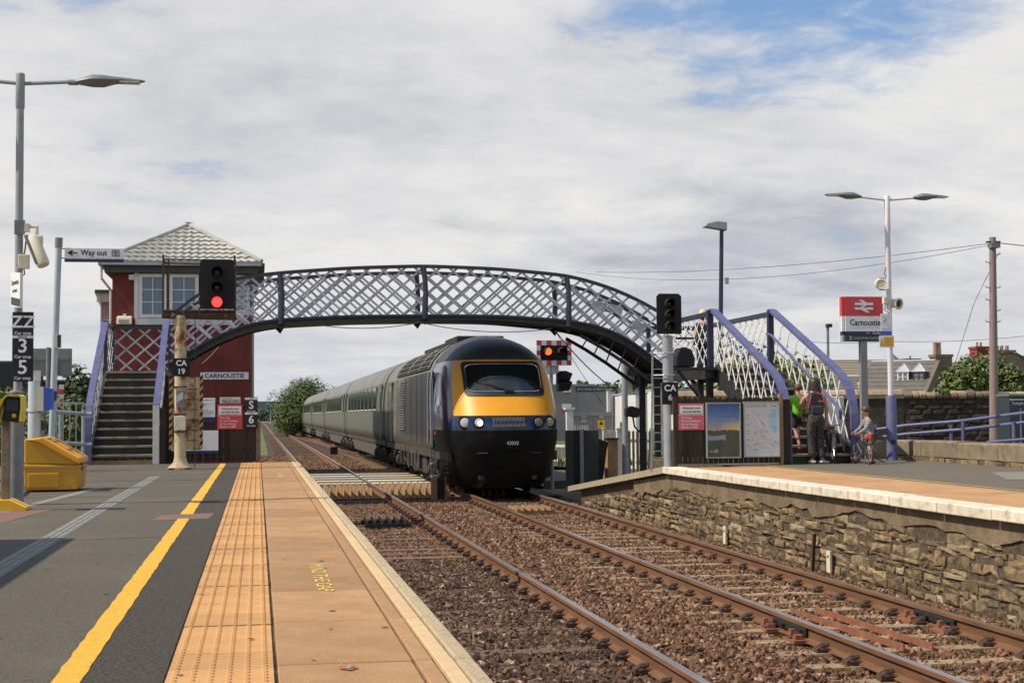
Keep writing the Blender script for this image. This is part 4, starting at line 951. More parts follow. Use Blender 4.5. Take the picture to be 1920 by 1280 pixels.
# ------------------------------------------------------------------ signal box beyond the crossing
BX0, BX1, BY0, BY1 = -4.54, -.22, 48.5, 56.2
sb = thing('signal_box', 'dark red two storey signal box with pale tiled hipped roof', 'signal box', (-2.4, BY0, -.2))
w_ = MB(); w_.box(BX0, BX1, BY0, BY1, -.3, 6.5); w_.build('wall', 'box_red', sb)
MB().box(BX0-.03, BX1+.03, BY0-.03, BY1+.03, 4.82, 4.9).build('string_course', 'box_red', sb)
MB().box(BX0-.22, BX1+.22, BY0-.25, BY1+.25, 6.42, 6.66).build('eaves_board', 'roof_dark', sb)
ez, rz = 6.74, 8.2; ex0, ex1, ey0, ey1 = BX0-.30, BX1+.34, BY0-.38, BY1+.38; rx = (ex0+ex1)/2+.08; ry0, ry1 = ey0+2.45, ey1-2.45
roof = MB().add([(ex0, ey0, ez), (ex1, ey0, ez), (ex1, ey1, ez), (ex0, ey1, ez), (rx, ry0, rz), (rx, ry1, rz)], [(0, 1, 4), (1, 2, 5, 4), (2, 3, 5), (3, 0, 4, 5), (3, 2, 1, 0)]).build('roof', 'roof_pale', sb)
def tile_face(A, B, C, D, ncol, nrow):     # eave corners A,B  ridge corners D,C ; courses of wavy tiles, each stepped over the one below
    A, B, C, D = map(Vector, (A, B, C, D)); nrm = (B-A).cross(D-A).normalized()
    if nrm.z < 0: nrm = -nrm
    for r_ in range(nrow):
        f0, f1 = r_/nrow, (r_+1)/nrow+.012
        l0, r0_, l1, r1 = A.lerp(D, f0), B.lerp(C, f0), A.lerp(D, min(1, f1)), B.lerp(C, min(1, f1))
        wbase = (B-A).length; m = MB(); n = max(2, int(ncol*(r0_-l0).length/wbase))*4; vs = []
        for j, (p, q, lift) in enumerate(((l0, r0_, .075), (l1, r1, .02))):
            for i in range(n+1):
                pt = p.lerp(q, i/n); s = (pt-A).dot((B-A).normalized())/wbase*ncol
                vs.append(pt+nrm*(lift+.024*math.sin(s*2*math.pi)))
        for i in range(n+1): vs.append(l0.lerp(r0_, i/n)+nrm*.005)
        m.v = [tuple(v) for v in vs]
        for i in range(n): m.f += [(i, i+1, n+2+i, n+1+i), (2*n+2+i, 2*n+3+i, i+1, i)]; m.m += [0, 0]
        m.build('tile_course', 'roof_pale', roof)
tile_face((ex0, ey0, ez), (ex1, ey0, ez), (rx, ry0, rz), (rx, ry0, rz), 21, 9)
tile_face((ex0, ey1, ez), (ex0, ey0, ez), (rx, ry0, rz), (rx, ry1, rz), 34, 9)
tile_face((ex1, ey0, ez), (ex1, ey1, ez), (rx, ry1, rz), (rx, ry0, rz), 34, 9)
for p, q in (((ex0, ey0, ez+.06), (rx, ry0, rz+.05)), ((ex1, ey0, ez+.06), (rx, ry0, rz+.05)), ((rx, ry0-.1, rz+.06), (rx, ry1, rz+.06))): MB().tube([p, q], .075, 8).build('ridge_cap', 'roof_pale', roof)
MB().tube([(rx-.12, ry0, rz+.13), (rx+.14, ry0, rz+.125)], .018, 5).build('finial', 'lead', roof)
gm = MB(); gm.box(ex0-.02, ex1+.02, ey0-.10, ey0-.0, ez-.10, ez-.01); gm.build('gutter', 'lead', sb)
MB().box(ex0-.10, ex0, ey0-.1, ey1, ez-.1, ez-.01).build('gutter', 'lead', sb); MB().box(ex1, ex1+.1, ey0-.1, ey1, ez-.1, ez-.01).build('gutter', 'roof_dark', sb)
MB().tube([(ex0-.02, ey0+.2, ez-.08), (ex0-.02, ey0+.2, ez-.5), (BX0-.06, BY0+.2, ez-.85), (BX0-.06, BY0+.2, -.2)], .045, 6).build('downpipe', 'dirty_white', sb)
MB().tube([(BX1+.06, BY0+.3, 6.4), (BX1+.06, BY0+.3, -.2)], .045, 6).build('downpipe', 'lead', sb)
def casement(x0, x1, z0, z1, nx, nz, parent, y, fw_=.11):
    fr_ = MB()
    fr_.box(x0, x0+fw_, y-.06, y+.05, z0, z1); fr_.box(x1-fw_, x1, y-.06, y+.05, z0, z1); fr_.box(x0+fw_, x1-fw_, y-.06, y+.05, z1-fw_, z1); fr_.box(x0+fw_, x1-fw_, y-.06, y+.05, z0, z0+fw_)
    o = fr_.build('window', 'white', parent)
    MB().box(x0+fw_, x1-fw_, y-.01, y+.03, z0+fw_, z1-fw_).build('pane', 'window_glass', o)
    for i in range(1, nx): xx = x0+fw_+(x1-x0-2*fw_)*i/nx; MB().box(xx-.014, xx+.014, y-.025, y-.012, z0+fw_, z1-fw_).build('glazing_bar', 'white', o)
    for i in range(1, nz): zz = z0+fw_+(z1-z0-2*fw_)*i/nz; MB().box(x0+fw_, x1-fw_, y-.027, y-.0125, zz-.014, zz+.014).build('glazing_bar', 'white', o)
for x0, x1 in ((-3.72, -2.86), (-2.78, -1.86), (-1.80, -.94)): casement(x0, x1, 5.0, 6.4, 2, 3, sb, BY0-.03)
MB().box(-3.82, -.8, BY0-.14, BY0, 4.78, 4.98).build('window_sill', 'dirty_white', sb); MB().box(-3.86, -3.73, BY0-.08, BY0, 4.98, 6.42).build('corner_board', 'white', sb)
MB().box(-.90, -.25, BY0-.05, BY0, 5.1, 6.38).build('corner_panel', 'white', sb); casement(-.86, -.30, 5.2, 6.3, 1, 2, sb, BY0-.06, .06)
MB().box(-4.02, -3.86, BY0-.16, BY0, 6.2, 6.36).build('bracket', 'cream', sb)
# side windows of the box seen edge-on
for k in range(3): MB().box(BX1, BX1+.05, BY0+.5+k*2.2, BY0+2.3+k*2.2, 5.0, 6.3).build('side_window', 'white', sb)
ext = thing('porch', 'pale pink boarded stair porch on the left of the signal box', 'porch', (-4.9, 52.2, -.2))
m = MB(); m.box(-5.25, -4.56, 52, 54.2, -.3, 6.05); m.build('wall', mat('porch_board', (.42, .30, .28), .8, c2=(.48, .36, .34), scale=4) and 'box_red' if False else mat('porch_board', (.42, .30, .28), .8, c2=(.48, .36, .34), scale=4), ext)
for k in range(7): MB().box(-5.22+k*.095, -5.20+k*.095, 51.985, 52, -.2, 5.8).build('batten', 'lattice_paint', ext)
MB().box(-5.42, -4.5, 51.75, 54.4, 6.05, 6.16).build('roof', 'roof_dark', ext); MB().box(-5.36, -4.56, 51.82, 52.0, 5.75, 6.05).build('fascia', 'dirty_white', ext)
MB().prism([(-5.42, 51.8, 6.05), (-5.25, 51.8, 6.05), (-5.25, 51.8, 5.6)], (0, .1, 0)).build('bracket', 'dirty_white', ext)
def board(name, label, cat, x0, x1, z0, z1, y, m, th=.03, group=None, bev=.004):
    t = thing(name, label, cat, ((x0+x1)/2, y, z0), group); MB().box(x0, x1, y, y+th, z0, z1).build('board', m, t, bevel=bev); return t
t = board('name_board', 'white name board lettered CARNOUSTIE on the red signal box wall', 'name board', -1.80, -.29, 3.04, 3.27, BY0-.05, 'sign_white')
text('CARNOUSTIE', t, (-1.045, BY0-.055, 3.15), .20, sx=1.02, bold=.004)
for x in (-1.72, -.37): MB().lathe((x, BY0-.05, 3.245), [(.012, 0), (.01, .008)], 6, axis=(0, -1, 0)).build('screw', 'rust_dark', t)
fl = thing('floodlight', 'cream box floodlight fixed to the signal box wall under the window', 'floodlight', (-4.15, BY0-.1, 4.7))
MB().prism([(-4.38, BY0-.02, 4.78), (-4.38, BY0-.3, 4.78), (-4.38, BY0-.22, 5.02), (-4.38, BY0-.02, 5.06)], (.46, 0, 0)).build('housing', 'cream', fl, bevel=.02); MB().box(-4.32, -3.98, BY0-.305, BY0-.295, 4.81, 4.93).build('lens', 'lead', fl); MB().box(-4.2, -4.1, BY0-.1, BY0, 5.05, 5.12).build('bracket', 'white', fl)
t = thing('wall_cable', 'pale loose cable hanging across the red signal box wall', 'cable', (-1.2, BY0-.03, 4))
MB().tube(sag((-1.0, BY0-.03, 4.4), (-1.75, BY0-.03, 3.55), .06), .013, 5).build('strand', 'cream', t)

# ------------------------------------------------------------------ signal with cage (left)
SX, SY = -1.39, 27.84
sg = thing('railway_signal', 'rust streaked signal post with caged red lit head, plate CA 19', 'signal', (SX, SY, PZ))
MB().lathe((SX, SY, PZ), [(.22, 0), (.22, .03), (.13, .12), (.105, .22), (.105, 2.80)], 16).build('post', 'cream_rust', sg, smooth=True)
MB().box(SX-.2, SX+.2, SY-.2, SY+.2, PZ, PZ+.025).build('base_plate', 'rust_dark', sg)
MB().tube([(SX-.33, SY, 3.74), (SX+.98, SY, 3.71)], .085, 10).build('platform_beam', 'rust_dark', sg)
MB().box(SX-.30, SX+.97, SY-.1, SY+.75, 3.78, 3.81).build('cage_floor', 'rust_dark', sg)
for x, y in ((SX-.31, SY-.06), (SX-.26, SY+.7), (SX+.97, SY-.06), (SX+.97, SY+.7)): MB().bar((x, y, 3.7), (x, y, 4.82), .035, .035).build('cage_post', 'rust_dark', sg)
for y in (SY-.06, SY+.7):
    MB().bar((SX-.31, y, 4.74), (SX+.97, y, 4.72), .025, .025).build('cage_rail', 'rust_dark', sg)
for x in (SX-.31, SX+.97): MB().bar((x, SY-.06, 4.73), (x, SY+.7, 4.73), .025, .025).build('cage_rail', 'rust_dark', sg)
def backboard(t, x0, x1, z0, z1, y, lit, hoods, r_=.09):
    c = .05; cx = (x0+x1)/2
    MB().prism([(x0, y, z0), (x1, y, z0), (x1, y, z1-c), (x1-c, y, z1), (x0+c, y, z1), (x0, y, z1-c)], (0, .03, 0)).build('backboard', 'black_matt', t)
    hd = MB().box(x0+.1, x1-.1, y+.032, y+.30, z0+.03, z1-.05).build('signal_head', 'black_matt', t, bevel=.02)
    for k, (zz, l_) in enumerate(hoods):
        h_ = MB(); n = 18
        # open-bottomed hood
        vs = []
        for j in range(n+1):
            a = R(-50)+R(280)*j/n; dep = .22*(.55+.45*max(0, math.sin(a)))
            vs += [(cx+math.cos(a)*r_*1.18, y-.002, zz+math.sin(a)*r_*1.18), (cx+math.cos(a)*r_*1.14, y-dep, zz+math.sin(a)*r_*1.14)]
        m = MB(); m.add(vs, [(2*j, 2*j+1, 2*j+3, 2*j+2) for j in range(n)]); h = m.build('hood', 'black_matt', t); sd_ = h.modifiers.new('s', 'SOLIDIFY'); sd_.thickness = .006
        MB().lathe((cx, y-.003, zz), [(r_*1.1, 0), (r_, .012), (r_*.9, .018), (.01, .03)], 20, axis=(0, -1, 0)).build('lens', l_, t, smooth=True)
mk('signal_lit', (.5, .01, .01), .3, emit=(1, .03, .025), estr=4.0)
mk('lens_dark', (.012, .012, .014), .25)
backboard(sg, SX+.35, SX+.96, 3.83, 4.74, SY-.12, 'signal_lit', ((4.50, 'lens_dark'), (4.22, 'lens_dark'), (3.955, 'signal_lit')), .085)
def plate(t, cx, y, z0, z1, w2, lines, m='black_matt', tm='text_white'):
    MB().box(cx-w2, cx+w2, y, y+.012, z0, z1).build('plate', m, t)
    for s, z, sz in lines: text(s, t, (cx, y-.004, z), sz, tm, bold=.003)
plate(sg, SX+.02, SY-.13, 2.60, 2.93, .155, (('CA', 2.835, .14), ('19', 2.685, .14)))
MB().box(SX-.07, SX+.07, SY-.17, SY-.09, 2.02, 2.36).build('telephone_case', 'galv_dark', sg, bevel=.01)
for k in range(7): MB().bar((SX-.055+k*.0, SY-.174, 2.13+k*.018), (SX+.055, SY-.174, 2.2+k*.018), .002, .008, up=(0, 0, 1)).build('stripe', 'text_white', sg)
MB().box(SX-.10, SX+.10, SY-.16, SY-.09, 1.62, 1.88).build('cabinet', 'cream', sg, bevel=.01)
MB().box(SX-.1, SX+.1, SY-.14, SY+.1, 1.585, 1.61).build('clamp', 'rust_dark', sg)
for z in (1.9, 2.4): MB().box(SX-.115, SX+.115, SY-.115, SY+.115, z, z+.02).build('clamp', 'rust_dark', sg)
hb_ = thing('striped_ladder_guard', 'cream ladder guard board with black and yellow striped edges behind CA 19', 'ladder guard', (SX+.1, SY+.9, PZ))
MB().box(SX-.20, SX+.35, SY+.55, SY+.58, 1.25, 2.60).build('board', 'cream_rust', hb_)
for k in range(6): MB().box(SX-.14, SX+.30, SY+.54, SY+.552, 1.42+k*.19, 1.435+k*.19).build('rung', 'rust_dark', hb_)
for x in (SX-.23, SX+.33):
    for k in range(20): MB().prism([(x, SY+.53, 1.25+k*.0675), (x+.055, SY+.53, 1.25+k*.0675+.05), (x+.055, SY+.53, 1.25+k*.0675+.0675+.05), (x, SY+.53, 1.25+k*.0675+.0675)], (0, .02, 0)).build('stripe', 'stripe_black' if k % 2 else 'stripe_yellow', hb_)
MB().bar((SX+.24, SY+.5, PZ), (SX+.24, SY+.5, 3.8), .015, .015).build('stile', 'rust_dark', hb_)
MB().bar((SX+.05, SY+.5, PZ), (SX+.05, SY+.5, 1.25), .03, .03).build('leg', 'rust_dark', hb_)

# ------------------------------------------------------------------ dark slatted fence at the end of the left platform
fe = thing('slatted_fence', 'dark brown slatted timber fence at the end of the left platform', 'fence', (-.5, 31.5, PZ))
FY = 31.45; x = -1.78; k = 0
while x < -.03:
    wd = .125; zt = 2.18+.02*math.sin(k*2.3)
    MB().box(x, x+wd-.004-.008*(k % 3 == 1), FY, FY+.022, .93, zt).build('plank', 'fence_dark', fe); x += wd+.012; k += 1
for z in (1.12, 2.0): MB().box(-1.8, -.02, FY+.024, FY+.07, z, z+.09).build('rail', 'fence_dark', fe)
MB().box(-.03, .06, FY-.02, FY+.1, PZ-.02, 1.75).build('end_post', 'concrete', fe)
MB().box(-1.85, -1.78, FY, FY+.1, PZ, 2.2).build('end_post', 'fence_dark', fe)
def lines(t, x0, x1, z, y, n, dz, m='text_black', h=.008, seed=1, step=None):     # rows of small print, word by word
    r = random.Random(seed); mm = MB()
    for i in range(n):
        x = x0; xe = x0+(x1-x0)*r.uniform(.55, 1)
        while x < xe: wl = r.uniform(.02, .06); mm.box(x, min(x+wl, x1), y-.002, y+.001, z-i*dz, z-i*dz+h); x += wl+.012
    mm.build('small_print', m, t)
t = board('notice_sign', 'white text notice with dark blue foot on the dark platform end fence', 'sign', -1.30, -.865, 1.74, 2.245, FY-.035, 'sign_white'); MB().box(-1.30, -.865, FY-.038, FY-.03, 1.74, 1.855).build('blue_band', 'navy', t)
text('before boarding the train', t, (-1.06, FY-.04, 2.205), .034); lines(t, -1.27, -.9, 2.12, FY-.037, 2, .028, seed=3); lines(t, -1.27, -.9, 2.0, FY-.037, 3, .03, seed=4); lines(t, -1.27, -.9, 1.90, FY-.037, 1, .03, seed=5)
t = board('direction_sign', 'white trains to Edinburgh and the North sign low on the dark fence', 'sign', -1.74, -.80, 1.16, 1.575, FY-.05, 'sign_white'); MB().box(-1.74, -.80, FY-.054, FY-.045, 1.10, 1.165).build('blue_band', 'navy', t)
for s, z in (('Trains to', 1.52), ('Edinburgh', 1.445), ('Trains to', 1.29), ('Perth and the North', 1.215)): text(s, t, (-1.66 if 'Perth' not in s else -1.70, FY-.055, z), .078, align='LEFT', sx=1.15 if 'Perth' not in s else .88)
def red_sign(x0, x1, z0, z1, y, lab, red, th=.02):
    t = board('warning_sign', lab, 'warning sign', x0, x1, z0, z1, y, red, th, 'red passengers must not cross signs'); h = z1-z0; w2 = x1-x0; cx = x0+w2*.09
    MB().box(x0+w2*.05, x1-w2*.05, y-.003, y+.002, z0+h*.60, z0+h*.93).build('white_panel', 'sign_white', t); MB().box(x0, x1, y-.003, y+.002, z0+h*.545, z0+h*.56).build('rule', 'sign_white', t)
    for s, f in (('Passengers must', .83), ('not cross the line', .69)): text(s, t, (x0+w2/2, y-.006, z0+h*f), h*.105, sx=.98, bold=.001)
    for s, f in (('Warning', .46), ('Do not trespass', .34), ('on the Railway', .22), ('Penalty £1000', .10)): text(s, t, (cx, y-.006, z0+h*f), h*.115, 'text_white', 'LEFT', sx=.98)
    return t
red_sign(-.82, -.31, 1.60, 2.11, FY-.04, 'red passengers must not cross sign on the left platform fence', 'sign_red')
t = board('small_notice', 'small grey notice above the red warning sign on the left fence', 'sign', -.77, -.35, 2.13, 2.26, FY-.035, 'dirty_white'); text('CARNOUSTIE LC', t, (-.73, FY-.04, 2.235), .03, align='LEFT'); text('Mileage 10 Mls 1171 Metres\nSee Instruction on SB Door', t, (-.73, FY-.04, 2.175), .032, align='LEFT', bold=.001, spacing=1.1)
t = board('car_stop_sign', 'black car stop board with white S and 6 at the fence end', 'sign', -.265, -.0, 1.62, 2.26, FY-.06, 'black'); MB().box(-.26, -.005, FY-.064, FY-.05, 2.205, 2.25).build('white_band', 'sign_white', t); MB().box(-.26, -.005, FY-.064, FY-.05, 1.90, 1.945).build('white_band', 'sign_white', t)
text('HST', t, (-.132, FY-.066, 2.228), .04); text('ScotRail', t, (-.132, FY-.066, 1.922), .035)
for s, z, sz in (('S', 2.09, .225), ('Car stop', 1.97, .048), ('6', 1.79, .225), ('Car stop', 1.67, .048)): text(s, t, (-.132, FY-.064, z), sz, 'text_white', bold=.004 if sz > .1 else .0006)

# ------------------------------------------------------------------ left lamp post and what hangs on it
def lantern(t, p, d, m='galv_dark'):       # p: arm end, d: +1 / -1 along X
    b = MB(); x, y, z = p; prof = [(-.02, .03, .0), (.06, .055, .01), (.16, .085, .02), (.28, .085, .02), (.40, .055, .03), (.55, .035, .035), (.70, .022, .03), (.74, .008, .03)]
    vs = []; n = 10
    for s, r_, dz in prof:
        for j in range(n): a = 2*math.pi*j/n; vs.append((x+d*s, y+math.cos(a)*r_*1.5, z+dz+math.sin(a)*r_*.8))
    b.add(vs, [(i*n+j, i*n+(j+1) % n, i*n+n+(j+1) % n, i*n+n+j) for i in range(len(prof)-1) for j in range(n)]+[tuple(range(n)), tuple(range(len(vs)-n, len(vs)))])
    o = b.build('lantern', m, t, smooth=True); MB().box(min(x+d*.46, x+d*.68), max(x+d*.46, x+d*.68), y-.07, y+.07, z+.004, z+.016).build('lens', 'lamp_lens', o); return o
LX, LY = -2.60, 17.2
lp = thing('lamp_post', 'tall grey lamp post with two lantern arms standing beside the ticket validator', 'lamp post', (LX, LY, PZ))
MB().lathe((LX-.03, LY, PZ), [(.082, 0), (.082, 1.22), (.086, 1.225), (.086, 1.24), (.055, 1.26)], 16).build('lower_shaft', 'galv_dark', lp, smooth=True)
MB().lathe((LX-.02, LY, PZ+1.25), [(.046, 0), (.042, 3.15), (.05, 3.16), (.05, 3.53), (.045, 3.55)], 14).build('shaft', 'grey_pole', lp, smooth=True)
for d in (-1, 1):
    MB().tube([(LX, LY, 5.60), (LX+d*.58, LY, 5.61+.03)], .022, 8).build('arm', 'grey_pole', lp)
    MB().lathe((LX+d*.5, LY, 5.63), [(.032, 0), (.032, .1)], 8, axis=(d, 0, 0)).build('collar', 'galv_dark', lp); lantern(lp, (LX+d*.60, LY, 5.635), d)
t = thing('security_camera', 'cream tube security camera on the left lamp post pointing down', 'camera', (LX+.1, LY, 3.9))
MB().box(LX-.06, LX+.05, LY-.075, LY-.045, 3.90, 4.06).build('bracket', 'galv_dark', t); MB().box(LX+.045, LX+.10, LY-.08, LY-.02, 3.93, 4.02).build('bracket', 'cream', t); MB().tube([(LX+.1, LY-.05, 3.99), (LX+.18, LY-.05, 3.99), (LX+.18, LY-.05, 3.90)], .02, 8).build('arm', 'cream', t)
MB().box(LX+.11, LX+.24, LY-.11, LY+.01, 3.78, 3.89).build('knuckle', 'cream', t, bevel=.015)
MB().lathe((LX+.13, LY-.06, 3.87), [(.06, 0), (.072, .02), (.075, .33), (.065, .36)], 14, axis=(.38, -.25, -.9)).build('housing', 'cream', t, smooth=True)
MB().bar((LX+.10, LY-.06, 3.88), (LX+.235, LY-.15, 3.56), .17, .012).build('sun_shield', 'galv_dark', t)
MB().tube([(LX+.07, LY-.05, 3.9), (LX+.05, LY-.06, 3.7), (LX-.03, LY-.05, 3.55)], .009, 5).build('cable', 'wire', t)
t = thing('junction_box', 'small cream junction box on the left lamp post below the camera', 'junction box', (LX, LY, 3.5)); MB().box(LX-.02, LX+.10, LY-.07, LY-.01, 3.52, 3.68).build('case', 'cream', t, bevel=.01); MB().tube([(LX+.04, LY-.04, 3.52), (LX+.05, LY-.04, 3.46), (LX-.02, LY-.04, 3.42)], .008, 5).build('cable', 'wire', t)
t = thing('station_sign', 'white station name sign turned nearly edge on, fixed to the left lamp post', 'sign', (LX, LY, 3.1))
SG0, SG1 = Vector((LX-.07, LY-.05, 0)), Vector((LX+.085, LY-.42, 0))
MB().prism([SG0+Vector((0, 0, 3.1)), SG1+Vector((0, 0, 3.06)), SG1+Vector((0, 0, 3.44)), SG0+Vector((0, 0, 3.48))], (-.025, -.012, 0)).build('board', 'sign_white', t)
ang = math.atan2(SG1.y-SG0.y, SG1.x-SG0.x)
def _sn(u): p = SG0.lerp(SG1, u); return (p.x-.03, p.y-.016, 0)
MB().prism([SG0.lerp(SG1, .12)+Vector((-.028, -.014, 3.12)), SG0.lerp(SG1, 1)+Vector((-.028, -.014, 3.075)), SG0.lerp(SG1, 1)+Vector((-.028, -.014, 3.155)), SG0.lerp(SG1, .12)+Vector((-.028, -.014, 3.20))], (-.003, -.002, 0)).build('blue_band', 'navy_grey', t)
text('Carnoustie', t, SG0.lerp(SG1, .5)+Vector((-.031, -.016, 3.35)), .075, rot=(R(90), 0, ang), sx=.9); text('East Beach', t, SG0.lerp(SG1, .5)+Vector((-.031, -.016, 3.26)), .05, rot=(R(90), 0, ang), sx=.9)
t = board('car_stop_sign', 'black board with white ZZ, 3 and 5 car stop numbers on lamp post', 'sign', -2.665, -2.44, 2.27, 3.035, LY-.12, 'black', .012)
MB().box(-2.662, -2.443, LY-.124, LY-.11, 2.745, 2.775).build('white_band', 'sign_white', t); text('Sleeper', t, (-2.552, LY-.126, 2.76), .034); MB().box(-2.662, -2.443, LY-.123, LY-.11, 2.508, 2.511).build('rule', 'text_black', t)
for s, z, sz in (('ZZ', 2.92, .185), ('Car stop', 2.80, .048), ('3', 2.655, .215), ('Car stop', 2.54, .048), ('5', 2.42, .215), ('Car stop', 2.305, .048)): text(s, t, (-2.552, LY-.125, z), sz, 'text_white', bold=.003 if sz > .1 else .0006, sx=1.05)

# second pale blue post with its blue box
t = thing('steel_post', 'pale blue steel post carrying a blue box, left of the yellow grit bin', 'post', (-2.95, 20.75, PZ))
MB().lathe((-2.95, 20.75, PZ), [(.078, 0), (.078, 1.44), (.07, 1.46)], 16).build('shaft', 'pale_blue_pole', t, smooth=True)
MB().lathe((-2.95, 20.75, PZ+1.02), [(.081, 0), (.081, .015)], 16).build('strap', 'galv_dark', t); MB().box(-2.99, -2.87, 20.7, 20.8, 2.36, 2.50).build('head', 'dirty_white', t)
t = thing('blue_box', 'small blue fronted box strapped to the pale blue post', 'box', (-2.8, 20.7, 2.0)); MB().box(-2.88, -2.80, 20.55, 20.8, 1.96, 2.28).build('case', 'cream', t); MB().prism([(-2.80, 20.54, 1.96), (-2.70, 20.60, 1.98), (-2.70, 20.60, 2.25), (-2.80, 20.54, 2.28)], (0, .2, 0)).build('front', 'blue_bright', t)
# way out post
p0, p1 = Vector((-3.03, 23, PZ)), Vector((-2.93, 23, 4.55))
t = thing('sign_post', 'grey steel post holding the Way out finger sign', 'sign post', (-3.03, 23, PZ))
MB().tube([p0, p1], .048, 12).build('shaft', 'pale_blue_pole', t, smooth=True); MB().tube([p0.lerp(p1, .96), p1], .056, 12).build('cap', 'galv_dark', t); MB().tube([p0.lerp(p1, .33), p0.lerp(p1, .37)], .051, 12).build('band', 'navy', t)
MB().box(-2.985, -2.88, 22.9, 22.95, 2.90, 3.10).build('small_plate', 'dirty_white', t); MB().box(-2.93, -2.88, 22.895, 22.9, 2.91, 3.09).build('small_print', 'navy_grey', t)
t = thing('way_out_sign', 'white finger sign reading Way out with an arrow pointing left', 'sign', (-2.45, 23, 4.2))
MB().box(-2.845, -1.985, 22.97, 23.02, 4.21, 4.40).build('board', 'sign_white', t, bevel=.006); MB().box(-2.845, -1.985, 22.965, 23.02, 4.19, 4.235).build('foot_band', 'navy', t)
for z in (4.24, 4.38): MB().box(-2.92, -2.84, 22.985, 23.005, z, z+.012).build('bracket', 'black', t)
text('Way out', t, (-2.42, 22.965, 4.325), .115, bold=.002, sx=.92)
a = MB(); a.box(-2.76, -2.66, 22.962, 22.968, 4.316, 4.332); a.prism([(-2.80, 22.962, 4.324), (-2.745, 22.962, 4.362), (-2.715, 22.962, 4.362), (-2.755, 22.962, 4.324), (-2.715, 22.962, 4.286), (-2.745, 22.962, 4.286)], (0, .006, 0)); a.build('arrow', 'text_black', t)
a = MB()
for bx in ((-2.16, -2.05, 4.362, 4.372), (-2.16, -2.05, 4.276, 4.286), (-2.16, -2.15, 4.286, 4.362), (-2.06, -2.05, 4.286, 4.362), (-2.13, -2.08, 4.34, 4.35), (-2.13, -2.08, 4.30, 4.31), (-2.09, -2.08, 4.31, 4.34), (-2.14, -2.10, 4.32, 4.33)): a.box(bx[0], bx[1], 22.963, 22.968, bx[2], bx[3])
a.build('pictogram', 'text_black', t)
# ticket validator
t = thing('ticket_validator', 'yellow hooded ticket validator on a grey post at the left platform edge', 'ticket validator', (-2.56, 16.25, PZ))
MB().box(-2.63, -2.545, 16.2, 16.28, PZ, 1.83).build('post', 'concrete', t, bevel=.01)
MB().prism([(-2.80, 16.05, PZ), (-2.36, 16.05, PZ), (-2.36, 16.05, PZ+.03), (-2.52, 16.05, PZ+.11), (-2.66, 16.05, PZ+.11), (-2.80, 16.05, PZ+.03)], (0, .36, 0)).build('foot', 'sign_yellow', t)
MB().prism([(-2.60, 16.02, 1.84), (-2.42, 16.02, 1.82), (-2.40, 16.02, 2.08), (-2.56, 16.02, 2.09)], (0, .2, 0)).build('case', 'black', t, bevel=.012)
MB().prism([(-2.555, 16.01, 1.95), (-2.435, 16.01, 1.94), (-2.43, 16.01, 2.05), (-2.545, 16.01, 2.06)], (0, .02, 0)).build('screen', 'navy_grey', t)
hd = MB(); prof = [(-2.66, 1.83), (-2.63, 1.96), (-2.58, 2.07), (-2.54, 2.105), (-2.42, 2.11), (-2.388, 2.09), (-2.385, 1.97), (-2.40, 1.83)]; n = len(prof)
hd.add([(x, 15.93, z) for x, z in prof]+[(x, 16.25, z) for x, z in prof], [(i, i+1, n+i+1, n+i) for i in range(n-1)]); hd = hd.build('hood', 'validator_yellow', t); s_ = hd.modifiers.new('s', 'SOLIDIFY'); s_.thickness = .014
MB().lathe((-2.475, 16.015, 1.893), [(.024, 0), (.02, .006)], 14, axis=(0, -1, 0)).build('reader_spot', 'validator_yellow', t)
# grit bin
gb = thing('grit_bin', 'yellow plastic grit bin with sloping orange lid beside the stairs', 'grit bin', (-2.5, 20.6, PZ))
gx0, gx1, gy0, gy1 = -2.96, -2.31, 20.05, 21.0
MB().prism([(gx0, gy0, PZ+.02), (gx1, gy0, PZ+.02), (gx1+.015, gy0, 1.25), (gx0-.02, gy0, 1.27)], (0, gy1-gy0, 0)).build('body', 'bin_yellow', gb, bevel=.014)
for v in (.18, .72): MB().box(gx0-.035, gx0-.005, gy0+v, gy0+v+.09, 1.50, 1.60).build('hinge', 'galv_dark', gb)
MB().box(gx1+.006, gx1+.022, gy0+.4, gy0+.5, 1.17, 1.27).build('latch', 'black', gb)
MB().box(gx0-.025, gx1+.025, gy0-.008, gy1+.008, 1.222, 1.236).build('seam', 'stripe_yellow', gb)
MB().box(gx0+.04, gx1-.22, gy0-.012, gy0+.02, PZ+.05, PZ+.24).build('fork_recess', 'bin_yellow', gb, bevel=.01)
MB().prism([(gx0-.01, gy0+.01, 1.275), (gx1+.005, gy0+.01, 1.255), (gx1-.04, gy0+.01, 1.30), (gx0+.18, gy0+.01, 1.58), (gx0-.01, gy0+.01, 1.60)], (0, gy1-gy0-.02, 0)).build('upper_body', 'bin_yellow', gb, bevel=.02)
lid = MB(); lid.prism([(gx0+.02, gy0-.02, 1.585), (gx0+.22, gy0-.02, 1.62), (gx1+.04, gy0-.02, 1.34), (gx1+.035, gy0-.02, 1.265), (gx1-.02, gy0-.02, 1.28), (gx0+.17, gy0-.02, 1.545)], (0, gy1-gy0+.04, 0)); lid = lid.build('lid', 'bin_lid', gb, bevel=.02)
def lz(x): return 1.62+(1.34-1.62)*(x-gx0-.22)/(gx1+.04-gx0-.22)
for u in (.32, .50): MB().bar((gx0+u, gy0+.15, lz(gx0+u)+.004), (gx0+u, gy1-.15, lz(gx0+u)+.004), .025, .012).build('lid_rib', 'bin_yellow', lid)
for v in (.2, .72): MB().bar((gx0+.28, gy0+v, lz(gx0+.28)+.004), (gx0+.6, gy0+v, lz(gx0+.6)+.004), .025, .012).build('lid_rib', 'bin_yellow', lid)
